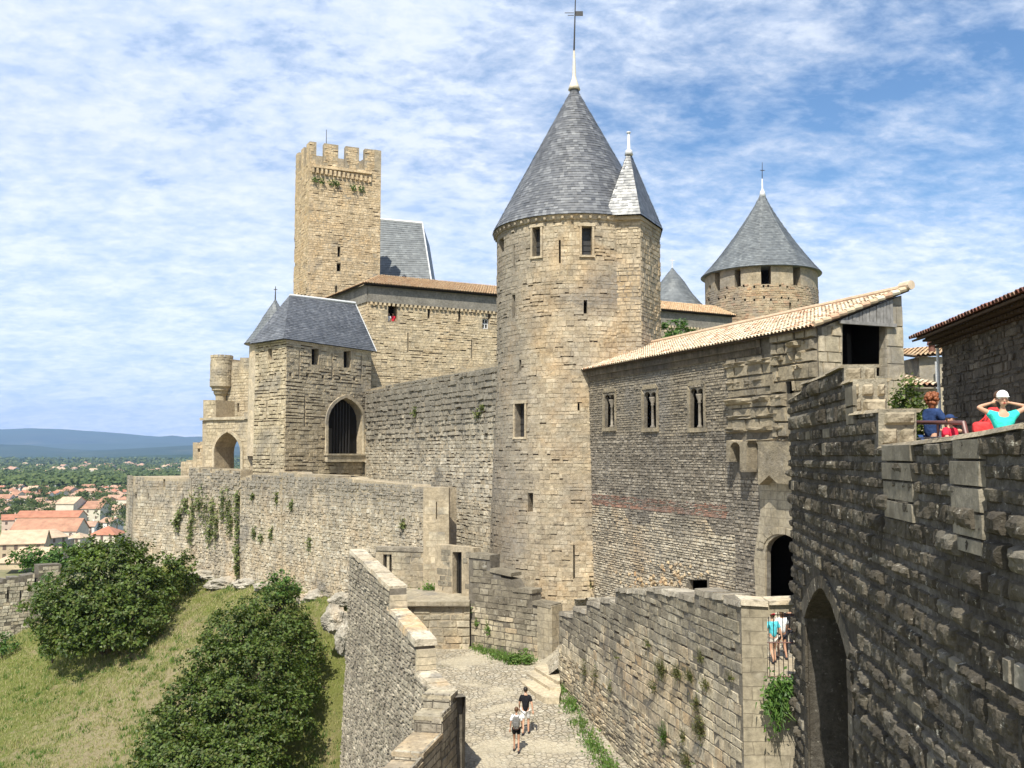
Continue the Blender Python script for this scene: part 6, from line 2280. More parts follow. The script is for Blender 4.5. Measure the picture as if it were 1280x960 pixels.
bush('dark little shrub at the left edge under the low crenellated wall', 3, 806, 78, (1.2, .9, .9), 'leaf2', 40, 20, .2)
bush('small green bush at the foot of the farther tree on its left', 66, 812, 71, (.9, .8, .7), 'leaf2', 40, 20, .2)
bush('weedy bush growing on rocks above the nearer tree', 350, 738, 60, (1.1, .8, 1.2), 'leaf2', 50, 20, .2)

# ================================================================ plants on the walls
def wallplant(label, wall, px, py, w, h, mat='dryweed', n=40, leafy=.6, hang=False, off=.05, group='weeds on the path wall', name='weed', cat='weed', size=.14):
    mb = MB()
    sc_ = wall.p(*wall.hit(px, py), off)
    Y = sc_.y
    ww, hh_ = w / F * Y, h / F * Y
    nd = Vector((wall.d.x, wall.d.y, 0))
    core = sc_
    for _ in range(n):
        p = core + nd * random.gauss(0, ww * .28) + Vector((0, 0, random.gauss(0, hh_ * .26))) + wall.n * abs(random.gauss(0, .09))
        if U(0, 1) < leafy:
            leaf(mb, p, size * U(.6, 1.3), 0, (rv() + wall.n + Vector((0, 0, .8))).normalized(), .6)
        else:
            d = (wall.n * .6 + rv() * .6 + Vector((0, 0, -.6 if hang else .9))).normalized()
            sd = nd * .02
            L_ = U(.15, .4) * (1.4 if hang else 1)
            mb.add([p - sd, p + sd, p + d * L_], [(0, 1, 2)])
    # a rooted stem ties the clump together
    mb.tube([core - wall.n * .1, core + wall.n * .12], .03, 5)
    o = mk(name, mb, M[mat]); tagp(o, label, cat, group)
wp = [(733, 838, 9, 36, 'dryweed', 'yellow green weed, farthest left on the path wall above the steps'),
      (747, 845, 8, 26, 'dryweed', 'small rusty weed second from left on the path wall'),
      (765, 860, 6, 22, 'dryweed', 'thin dry weed third from left on the path wall'),
      (774, 822, 4, 9, 'weed', 'tiny weed high on the path wall above the thin dry weed'),
      (813, 806, 7, 16, 'dryweed', 'upper small weed in the middle of the path wall'),
      (830, 838, 24, 28, 'dryweed', 'broad tuft at the left end of the big brown green row on the path wall'),
      (850, 842, 20, 20, 'weed', 'middle tuft of the big brown green row on the path wall'),
      (866, 846, 18, 16, 'dryweed', 'right tuft of the big brown green row on the path wall'),
      (820, 860, 8, 22, 'dryweed', 'drooping tail below the left of the big tuft row'),
      (880, 823, 8, 16, 'dryweed', 'small weed high on the right half of the path wall'),
      (886, 857, 9, 20, 'dryweed', 'faded weed right of the big tuft row'),
      (874, 880, 10, 26, 'dryweed', 'yellowish weed above the large brown clump'),
      (879, 912, 22, 34, 'dryweed', 'large brown clump low on the path wall'),
      (833, 920, 14, 34, 'weed', 'dark green clump low in the middle of the path wall'),
      (857, 922, 9, 20, 'dryweed', 'small green clump between the two low clumps'),
      (862, 952, 22, 18, 'weed', 'green clump at the bottom edge of the picture on the path wall'),
      (918, 848, 6, 10, 'dryweed', 'tiny tuft near the right corner of the path wall')]
for (x, y, w, h, mt_, lb) in wp:
    wallplant(lb, W2, x, y, w * .9, h * .75, 'dryweed' if mt_ == 'weed' and h < 30 else mt_, int(12 + w * h * .5), .5, size=.075)
# fern-like bush hanging under the grille
wallplant('bright green leafy bush hanging below the iron grille', W2b, 967, 874, 26, 50, 'leaf2', 620, .85, True, .25, None, 'hanging_bush', 'bush', .13)
wallplant('green leaves just under the iron grille sill at the rampart', W2b, 980, 856, 18, 22, 'leaf2', 160, .85, True, .1, None, 'hanging_bush', 'bush', .12)
for (x, y, w, h, lb) in ((576, 762, 8, 18, 'green weed under the right end of the platform slab'), (611, 787, 8, 16, 'small green weed in the middle of the stepped wall'), (597, 779, 4, 7, 'tiny left weed on the stepped wall')):
    wallplant(lb, W3, max(x, 587), y, w, h, 'weed', 60, .7, group='weeds on the stepped wall', size=.12)
for (x, y, w, h, lb) in ((725, 708, 6, 14, 'dry weed beside the long arrow slit of the round tower'), (728, 726, 14, 12, 'olive weed at the corner of round tower and hall, the largest'), (741, 731, 10, 9, 'olive weed on the hall wall right of the tower corner'), (729, 744, 7, 9, 'green weed lowest at the corner of tower and hall')):
    wallplant(lb, Hw, max(x, 737), y, w, h, 'dryweed', 90, .75, off=.15, group='weeds at the tower corner', size=.16)
for (x, y, w, h, lb) in ((347, 622, 5, 14, 'small weed high at the right edge of the ochre wall bay'),):
    wallplant(lb, o2, x, y, w, h, 'ivy', 60, .8, group='weeds on the outer wall', size=.22)
for (x, y, w, h, lb) in ((319, 668, 7, 12, 'left weed of three in the middle of the ochre wall bay'), (328, 672, 9, 14, 'middle weed of three on the ochre wall bay'), (340, 667, 8, 16, 'right weed of three on the ochre wall bay'), (317, 620, 5, 9, 'tiny weed under the top of the ochre wall bay')):
    wallplant(lb, o2, x, y, w, h, 'ivy', 70, .8, group='weeds on the outer wall', size=.22)
for (x, y, w, h, lb) in ((388, 680, 8, 20, 'lone weed in the middle of the long outer wall'), (505, 655, 6, 12, 'faint olive weed on the right part of the long outer wall'), (366, 633, 4, 12, 'thin weed near the left end of the long outer wall')):
    wallplant(lb, ow, x, y, w, h, 'ivy', 70, .8, group='weeds on the outer wall', size=.2)
for (x, y, w, h, lb) in ((599, 518, 11, 10, 'green tuft on the curtain wall close to the round tower'), (520, 515, 9, 10, 'faint tuft in the middle of the curtain wall'), (605, 510, 7, 7, 'small tuft above the green one beside the round tower')):
    wallplant(lb, cu_, x, y, w, h, 'ivy', 80, .8, group='tufts on the curtain wall', size=.22)
# trailing plants on the crenellated wall and its joint with the ochre bay
tr_ = [(243, 640, 10, 46), (251, 635, 12, 50), (259, 640, 12, 52), (267, 640, 10, 44), (240, 665, 9, 30), (272, 660, 5, 36), (280, 632, 6, 40), (287, 634, 8, 44), (264, 668, 8, 30), (290, 655, 5, 26)]
nm = ['first', 'second', 'third', 'fourth', 'fifth', 'sixth', 'seventh', 'eighth', 'ninth', 'tenth']
order = sorted(range(len(tr_)), key=lambda i: tr_[i][0])
for r_, i in enumerate(order):
    x, y, w, h = tr_[i]
    wallplant('trailing plant curtain on the crenellated wall, ' + nm[r_] + ' from the left', o3, x, y, w * 1.15, h, 'ivy', 120, .55, True, .10, 'trailing plants on the crenellated wall', 'trailing_plant', 'plant', .3)
for i, (y, h) in enumerate(((625, 26), (655, 34), (690, 34), (712, 20))):
    wallplant(['topmost', 'second', 'third', 'lowest'][i] + ' dark clump in the joint left of the ochre wall bay', o3, 299.5, y, 8, h, 'ivy', 150, .8, False, .2, 'dark plants in the wall joint', 'climbing_plant', 'plant', .26)
for i, (x, y) in enumerate(((226, 645), (222, 656), (233, 632))):
    wallplant('small climbing plant at the right end of the corner bastion, ' + ['highest but one', 'lowest', 'highest'][i], o4, x, y, 9, 18, 'ivy', 90, .8, False, .1, 'plants on the corner bastion', 'climbing_plant', 'plant', .3)
# grass strips along the foot of the walls in the yard
def strip(label, pts, wdt, n, mat='weed', hh=.28):
    mb = MB()
    for _ in range(n):
        t = U(0, len(pts) - 1); i = int(min(t, len(pts) - 2)); f_ = t - i
        x = pts[i][0] + (pts[i + 1][0] - pts[i][0]) * f_; y = pts[i][1] + (pts[i + 1][1] - pts[i][1]) * f_
        p = onz(x, y, -10.45)
        z = yz(p.x, p.y)
        if noise.noise(Vector((p.x * .9, p.y * .9, 2))) < -.25: continue
        p = Vector((p.x + random.gauss(0, wdt), p.y + random.gauss(0, wdt), z - .02))
        k = noise.noise(Vector((p.x * 1.3, p.y * 1.3, 7)))
        if U(0, 1) < .5: leaf(mb, p + Vector((0, 0, U(.02, hh * (.6 + k)))), U(.07, .15), 0, (rv() + Vector((0, -.3, 1))).normalized(), .6)
        else:
            d = Vector((U(-.5, .5), U(-.5, .5), 1)).normalized(); sd = Vector((U(-1, 1), U(-1, 1), 0)).normalized() * .02
            mb.add([p - sd, p + sd, p + d * hh * U(.4, 1.3) * (1 + k)], [(0, 1, 2)])
    o = mk('grass_strip', mb, M[mat]); tagp(o, label, 'grass', kind='stuff')
strip('green weeds along the foot of the path wall', [(702, 856), (712, 878), (728, 900), (748, 925), (770, 945), (790, 962)], .22, 2600)
strip('green weeds along the foot of the stepped wall', [(588, 812), (605, 820), (625, 829), (645, 833), (662, 832)], .28, 1900, hh=.34)
strip('sparse weeds along the foot of the platform wall', [(524, 811), (545, 810), (565, 808), (585, 810)], .15, 420, hh=.2)
for i, (x, y, w, n, lb) in enumerate(((505, 736, 9, 60, 'small green plant left on the stone platform'), (539, 738, 16, 140, 'widest green plant against the buttress on the platform'), (558, 740, 9, 60, 'green plant left of the barred doorway'))):
    c = at(x, y, 54.4); mb = MB()
    for _ in range(n):
        leaf(mb, Vector((c.x + random.gauss(0, w / F * 54 * .3), 54.2 + U(-.3, .2), z_s + .25 + abs(random.gauss(0, .18)))), U(.1, .2), 0, (rv() + Vector((0, -.5, 1))).normalized())
    mb.tube([(c.x, 54.3, z_s + .2), (c.x, 54.3, z_s + .5)], .02, 5)
    o = mk('weed', mb, M['weed']); tagp(o, lb, 'weed', 'weeds on the platform')
# clumps at the pier of the stepped wall
for (x, y, r, lb) in ((656, 822, .42, 'round green weed clump against the end pier of the stepped wall'), (642, 822, .3, 'smaller weed clump left of the end pier clump')):
    c = onz(x, y + 8, -10.2); c.z = -10.3 + r * .8
    o = mk('weed', crown([(c, (r, r, r * 1.2))], 30, 16, .11, .18), M['weed']); tagp(o, lb, 'weed', 'clumps by the stone steps')
# tree on the rampart behind the post, bush behind hall roof
def rooted(name, label, px, py, Y, r, zb, mat, n, nl, size, cat='tree'):
    c = at(px, py, Y)
    tree(name, label, (c.x, Y, zb), [(c, r), (c + Vector((r[0] * .3, 0, -r[2] * .8)), (r[0] * .9, r[1], r[2] * .8))], n, nl, size, M[mat], .25, cat, .08)
rooted('small_tree', 'dark green leafy tree standing behind the rampart next to the post', 1136, 510, 27, (.36, .6, .8), -.6, 'leaf', 130, 20, .12)
rooted('cypress_bush', 'green bush rising behind the hall roof left of the open gallery tower', 846, 424, 84, (1.9, 1.3, 1.8), 4, 'leaf2', 130, 22, .3, 'bush')

# ================================================================ the village on the plain
random.seed(5)
def wallmat(name, c): return plain(name, c, .9, .1, .12, .4)
HW = [wallmat('cream_wall', (.62, .56, .45)), wallmat('white_wall', (.74, .71, .66)), wallmat('ochre_wall', (.50, .40, .27)), wallmat('pink_wall', (.60, .46, .37)), wallmat('grey_wall', (.36, .33, .29))]
def farroof(name, c):
    m, q, bs = newmat(name)
    ge = q.n('ShaderNodeNewGeometry')
    nz = q.noise(ge.outputs['Position'], .35, 6, .7)
    sc = q.n('ShaderNodeVectorMath', operation='SCALE'); sc.inputs[0].default_value = c
    q.put(sc.inputs['Scale'], q.maprange(nz, .3, .7, .7, 1.25)); q.put(bs.inputs['Base Color'], sc.outputs[0]); bs.inputs['Roughness'].default_value = .9
    return m
HR = [farroof('orange_tiles', (.38, .20, .125)), farroof('faded_tiles', (.42, .26, .18)), farroof('red_tiles', (.40, .17, .10)), farroof('sandy_tiles', (.50, .36, .24)), farroof('flat_grey_roof', (.45, .44, .42))]
shut = plain('brown_shutters', (.13, .09, .07), .7)
def house(label, x, y, w, d, h, rot, wi, ri, rise=.28, hip=False, nwin=0, group=None, zg=-41.0, floors=2, name='village_house'):
    t = thing(name, label, 'house', (x, y, zg), group)
    R = Matrix.Rotation(rot, 3, 'Z')
    def T(a, b, c): return Vector((x, y, zg)) + R @ Vector((a, b, c))
    mb = MB()
    w2, d2 = w / 2, d / 2
    rz = min(w, d) * rise
    if hip:
        mb.prism([T(-w2, -d2, 0), T(w2, -d2, 0), T(w2, d2, 0), T(-w2, d2, 0)], (0, 0, h))
    else:
        V = [T(-w2, -d2, 0), T(w2, -d2, 0), T(w2, d2, 0), T(-w2, d2, 0), T(-w2, -d2, h), T(w2, -d2, h), T(w2, d2, h), T(-w2, d2, h), T(-w2, 0, h + rz), T(w2, 0, h + rz)]
        mb.add(V, [(0, 1, 5, 4), (2, 3, 7, 6), (1, 2, 6, 9, 5), (3, 0, 4, 8, 7), (3, 2, 1, 0)])
    mk('wall', mb, HW[wi], t)
    rf = MB()
    e = .45
    if hip:
        k = min(w2, d2)
        V = [T(-w2 - e, -d2 - e, h), T(w2 + e, -d2 - e, h), T(w2 + e, d2 + e, h), T(-w2 - e, d2 + e, h), T(-w2 + k, 0, h + rz * 1.1), T(w2 - k + .01, 0, h + rz * 1.1)]
        rf.add(V, [(0, 1, 5, 4), (1, 2, 5), (2, 3, 4, 5), (3, 0, 4), (3, 2, 1, 0)])
    else:
        sl = rz / d2
        for sg in (-1, 1):
            a, b = T(-w2 - e, sg * (d2 + e), h - e * sl + .12), T(w2 + e, sg * (d2 + e), h - e * sl + .12)
            c, dd = T(w2 + e, 0, h + rz + .12), T(-w2 - e, 0, h + rz + .12)
            rf.prism([a, b, c, dd], (0, 0, -.22))
    rf_o = mk('roof', rf, HR[ri], t)
    Y_ch = U(0, 1)
    if Y_ch < .6:
        ch = MB(); ch.box(T(w2 * .45, d2 * .2, h + rz * .75 + .5), R @ Vector((.35, 0, 0)), R @ Vector((0, .35, 0)), (0, 0, .9)); mk('chimney', ch, HW[wi], rf_o)
    for k in range(nwin):
        for fl in range(floors):
            ww = MB()
            a = -w2 + w * (k + .5) / nwin
            zc = h * (fl + .55) / floors
            if fl == 0 and k == nwin // 2: ww.box(T(a, -d2 - .02, 1.15), R @ Vector((.6, 0, 0)), R @ Vector((0, .06, 0)), (0, 0, 1.15)); mk('door', ww, shut, t)
            else: ww.box(T(a, -d2 - .02, zc), R @ Vector((.55, 0, 0)), R @ Vector((0, .06, 0)), (0, 0, .75)); mk('window', ww, shut, t)
    return t
def hp(label, px, py, wpx, hpx, dm, rot, wi, ri, **k):
    """px,py foot of the front wall; wpx width in pixels; hpx wall height in pixels"""
    zg = k.pop('zg', -41.0)
    p = onz(px, py, zg)
    return house(label, p.x, p.y + dm / 2, wpx / F * p.y, dm, hpx / F * p.y, rot, wi, ri, zg=zg, **k)
near = [
 ('large cream building with two bright orange roofs stacked at the left edge', 50, 686, 78, 22, 16, .12, 0, 0, dict(nwin=6, zg=-38)),
 ('upper orange roofed block directly behind the large cream building', 55, 672, 74, 25, 14, .12, 0, 2, dict(zg=-40, rise=.2)),
 ('long ochre house with sandy roof and dark gable in the left corner of the village', 14, 700, 50, 20, 18, .35, 2, 3, dict(nwin=4, zg=-36)),
 ('grey gabled hall with two arched windows right of the long ochre house', 44, 690, 30, 17, 14, 1.25, 4, 3, dict(nwin=2, zg=-37)),
 ('small house with bright orange roof beside the grey shed', 60, 672, 32, 12, 10, -.1, 0, 2, dict(zg=-40)),
 ('pale square house with a sandy roof next to the cypress', 92, 688, 19, 15, 9, -.1, 0, 3, dict(nwin=2, zg=-38, hip=True)),
 ('low sandy roofed shed at the left edge above the crenellated wall', 8, 712, 40, 8, 14, .1, 2, 3, dict(zg=-36, hip=True)),
 ('wide low pink roofed building right above the crenellated wall', 40, 705, 50, 6, 12, .05, 3, 3, dict(zg=-36)),
 ('tall blank cream gable wall in the middle of the village', 80, 652, 22, 22, 20, .0, 0, 3, dict(rise=.35)),
 ('long orange roofed chapel joined to the tall cream gable', 107, 651, 30, 15, 22, .1, 0, 0, dict(nwin=3)),
 ('cream house with orange hipped roof next to the corner bastion', 126, 680, 32, 11, 14, .05, 0, 2, dict(nwin=3, hip=True, zg=-39)),
 ('white house with pale roof against the left edge of the bastion', 134, 664, 18, 11, 10, -.3, 1, 1, dict(nwin=2)),
 ('small white house left of the orange hipped roof house', 105, 668, 18, 10, 12, .2, 1, 1, dict(nwin=2)),
 ('pink roofed row house under the tall cream gable, left', 62, 664, 22, 10, 12, -.1, 0, 1, dict(nwin=3)),
 ('pink roofed row house under the tall cream gable, right', 84, 665, 20, 11, 12, .25, 0, 1, dict(nwin=2)),
 ('white walled house at the left edge behind the orange roofs', 2, 622 + 12, 16, 11, 12, .1, 1, 0, dict(nwin=2)),
 ('red roofed house at the left edge beside the stacked orange roofs', 4, 668, 20, 18, 14, .5, 3, 2, dict(nwin=2)),
 ('grey modern flat roofed shed with white awning right of the orange roofs', 68, 690, 30, 14, 16, -.25, 4, 4, dict(rise=.04, zg=-38)),
]
for lb, px, py, wp_, hp_, dm, rt_, wi, ri, kw_ in near:
    hp(lb, px, py, wp_, hp_, dm, rt_, wi, ri, **kw_)
# middle rows (orange roofs among trees)
NB = 0
for row, (y0, y1, n_, ww) in enumerate(((640, 648, 11, 15), (628, 636, 16, 13), (619, 625, 20, 11), (613, 617, 22, 10))):
    for i in range(n_):
        px = -14 + 185 * (i + U(.15, .85)) / n_
        py = U(y0, y1)
        if row == 0 and 60 < px < 128: continue
        wi, ri = random.choice((0, 0, 1, 1, 2, 3)), random.choice((0, 1, 1, 0, 2, 3))
        hp('small ' + ('cream', 'white', 'ochre', 'pinkish')[wi] + ' house under ' + ('orange', 'faded', 'red', 'sandy')[ri] + ' tiles in the ' + ('nearest', 'second', 'third', 'farthest')[row] + ' rows below the far wood', px, py, ww * U(.7, 1.5), ww * U(.35, .55), U(8, 14), U(-.5, .5), wi, ri, hip=U(0, 1) < .4, group='village houses below the far wood')
        NB += 1
for i in range(46):
    px = -10 + 250 * (i + U(.1, .9)) / 46
    py = random.choice((U(581.5, 585), U(585, 590), U(590, 595))) + .8
    hp('tiny pale villa scattered beyond the far wood', px, py, U(7, 12), U(3, 4.6), U(14, 22), U(-.6, .6), random.choice((1, 1, 0, 3)), random.choice((1, 1, 0, 3)), hip=U(0, 1) < .5, group='villas beyond the far wood')
# individual village trees
def blob_tree(label, px, py, hpx, wpx, dark, group, cyp=False):
    p = onz(px, py, -41.0); Y = p.y
    H = hpx / F * Y; Wd = wpx / F * Y / 2
    c = Vector((p.x, Y, -41 + H * .55))
    t = thing('village_tree' if not cyp else 'cypress', label, 'tree', (p.x, Y, -41), group)
    lob = [(c, (Wd, Wd, H * .47))]
    if not cyp:
        for _ in range(3): lob.append((c + Vector((U(-.6, .6) * Wd, U(-.5, .5) * Wd, U(-.2, .2) * H)), (Wd * U(.5, .7), Wd * .6, H * U(.25, .33))))
    sz_ = 1.6 / F * Y * 1.5
    mk('crown', crown(lob, 34, 9, sz_, sz_ * .9), M['farleaf'], t)
    m1 = MB(); m1.tube([(p.x, Y, -41.2), (p.x, Y, -41 + H * .4)], [.35, .2], 6); mk('trunk', m1, M['bark'], t)
big_t = [(92, 663, 26, 38, 'dark spreading tree beside the long orange roofed chapel'), (133, 655, 32, 26, 'tall dark tree left of the corner bastion'), (146, 664, 26, 26, 'green tree touching the corner bastion'),
         (60, 640, 20, 26, 'dark pine group tree above the tall cream gable'), (83, 632, 20, 30, 'widest dark pine behind the tall cream gable'), (104, 628, 14, 16, 'small dark pine right of the widest pine'),
         (20, 643, 14, 18, 'round tree at the left of the village'), (38, 648, 12, 14, 'round green tree behind the orange roofed block'), (62, 655, 16, 16, 'light green tree left of the tall cream gable'),
         (118, 666, 12, 20, 'light green tree in front of the tall dark tree'), (152, 618, 8, 14, 'round tree near the bastion top'), (96, 672, 10, 20, 'low tree line above the pale square house')]
for px, py, h, w, lb in big_t: blob_tree(lb, px, py, h, w, 0, 'trees in the village')
blob_tree('slim dark cypress between pale square house and orange hipped roof', 105.5, 686, 24, 5.5, 0, 'trees in the village', True)
for i in range(110):
    px, py = U(-8, 165), random.choice((U(612, 620), U(618, 630), U(630, 650)))
    blob_tree('small green tree between the village houses', px, py, U(7, 12) * (py - 580) / 45, U(9, 15) * (py - 580) / 45, 0, 'small trees between village houses')
# the far wood: one mass
fw_ = MB()
def woodband(n, ya, yb, sz0, sz1, x0=-20, x1=300):
    for _ in range(n):
        px, py = U(x0, x1), U(ya, yb)
        p = onz(px, py, -41.0); Y = p.y
        r = U(sz0, sz1)
        c = Vector((p.x, Y, -41 + r * .6))
        for _ in range(16):
            d = rv(); d.z = abs(d.z) * .9 - .1
            leaf(fw_, c + Vector((d.x * r, d.y * r, d.z * r * 1.1)), r * U(.5, .9), 0, (d + Vector((0, -.2, .5)) + rv() * .6).normalized(), .9)
woodband(2100, 597, 613, 5, 9)
woodband(330, 590, 598, 6, 9)
woodband(380, 582, 590, 7, 11)
woodband(300, 578.5, 582, 14, 22)
o = mk('far_wood', fw_, M['farleaf']); tagp(o, 'dense green wood beyond the village and around the far villas', 'wood', kind='stuff')
# utility pylons
for i, (px, y0, y1) in enumerate(((140, 602, 612), (138, 600, 611), (113, 605, 613), (69, 606, 614), (58, 604, 612))):
    p = onz(px, y1, -41); a = at(px, y0, p.y)
    m1 = MB(); m1.tube([p, a], [.5, .3], 5); m1.box(a - Vector((0, 0, 1.5)), (1.6, 0, 0), (0, .2, 0), (0, 0, .15))
    o = mk('power_pole', m1, M['zinc']); tagp(o, 'thin pale mast in front of the far wood, ' + ['fifth', 'fourth', 'third', 'second', 'first'][i] + ' from the left', 'pole', 'masts in front of the far wood')

# haze: even air over everything
hz = MB(); hz.abox(-14000, 26000, -60, 19000, -42.5, 900)
mz_ = bpy.data.materials.new('haze'); mz_.use_nodes = True
tq = NG(mz_.node_tree)
for n in list(mz_.node_tree.nodes): mz_.node_tree.nodes.remove(n)
ho_ = tq.n('ShaderNodeOutputMaterial'); pv = tq.n('ShaderNodeVolumePrincipled')
pv.inputs['Color'].default_value = (.42, .62, 1.0, 1)
pv.inputs['Density'].default_value = 5.3e-5
pv.inputs['Anisotropy'].default_value = 0.0
tq.put(ho_.inputs['Volume'], pv.outputs[0])
o = mk('haze', hz, mz_, org=Vector((0, 12000, -42.5))); tagp(o, kind='stuff', label='thin blue haze over the plain and the hills', cat='haze')
# ================================================================ people
random.seed(9)
def skmat(name, c, rough=.6): return plain(name, c, rough, .25, .06, 20)
SKIN = skmat('skin', (.52, .30, .20)); SKIN2 = skmat('tanned_skin', (.42, .23, .15))
def cloth(name, c): return plain(name, c, .9, .1, .22, 9, bump=.035)
CL = {'black': cloth('black_cotton', (.015, .015, .018)), 'white': cloth('white_cotton', (.75, .75, .76)), 'navy': cloth('navy_cotton', (.03, .055, .14)),
      'jeans': cloth('blue_denim', (.035, .07, .19)), 'red': cloth('red_cotton', (.62, .03, .06)), 'coral': cloth('coral_red_cotton', (.66, .06, .06)),
      'teal': cloth('turquoise_cotton', (.05, .62, .52)), 'grey': cloth('grey_canvas', (.16, .155, .15)), 'stone': cloth('pale_cotton', (.55, .52, .47)), 'cyan': cloth('cyan_cotton', (.10, .50, .58)),
      'dark': cloth('dark_cotton', (.03, .03, .04)), 'straw': cloth('white_knit', (.80, .79, .76))}
HAIR = {'dark': plain('dark_hair', (.02, .014, .01), .5, .4), 'brown': plain('brown_hair', (.09, .045, .02), .5, .4), 'auburn': plain('auburn_hair', (.22, .07, .025), .5, .4)}

def skin_mesh(nodes, edges, sub=1):
    """nodes: name->(pos, radius); edges: pairs; grows one smooth surface"""
    bm = bmesh.new()
    lay = bm.verts.layers.skin.verify()
    vs = {}
    first = True
    for k, (p, r) in nodes.items():
        v = bm.verts.new(p)
        rr = r if isinstance(r, tuple) else (r, r)
        v[lay].radius = rr
        v[lay].use_root = first
        first = False
        vs[k] = v
    for a, b in edges: bm.edges.new((vs[a], vs[b]))
    me = bpy.data.meshes.new('sk'); bm.to_mesh(me); bm.free()
    o = bpy.data.objects.new('sk', me); C.objects.link(o)
    o.modifiers.new('s', 'SKIN').use_smooth_shade = True
    ss = o.modifiers.new('u', 'SUBSURF'); ss.levels = sub; ss.render_levels = sub
    dg = bpy.context.evaluated_depsgraph_get()
    m2 = bpy.data.meshes.new_from_object(o.evaluated_get(dg))
    mb = MB(); mb.V = [tuple(v.co) for v in m2.vertices]; mb.Fc = [tuple(p.vertices) for p in m2.polygons]; mb.M = [0] * len(mb.Fc)
    bpy.data.objects.remove(o)
    return mb

def ell(mb, c, r, seg=14, rings=9, rot=None):
    c = Vector(c); V = []
    for j in range(rings + 1):
        t = math.pi * j / rings
        for k in range(seg):
            a = 2 * math.pi * k / seg
            v = Vector((r[0] * math.sin(t) * math.cos(a), r[1] * math.sin(t) * math.sin(a), r[2] * math.cos(t)))
            if rot: v = rot @ v
            V.append(c + v)
    Fs = []
    for j in range(rings):
        for k in range(seg):
            k2 = (k + 1) % seg
            Fs.append((j * seg + k, (j + 1) * seg + k, (j + 1) * seg + k2, j * seg + k2))
    mb.add(V, Fs)

def remesh(mb, vox):
    o = bpy.data.objects.new('r', mb.mesh('r')); C.objects.link(o)
    md = o.modifiers.new('r', 'REMESH'); md.mode = 'VOXEL'; md.voxel_size = vox; md.use_smooth_shade = True
    dg = bpy.context.evaluated_depsgraph_get()
    m2 = bpy.data.meshes.new_from_object(o.evaluated_get(dg))
    r = MB(); r.V = [tuple(v.co) for v in m2.vertices]; r.Fc = [tuple(p.vertices) for p in m2.polygons]; r.M = [0] * len(r.Fc)
    bpy.data.objects.remove(o)
    return r

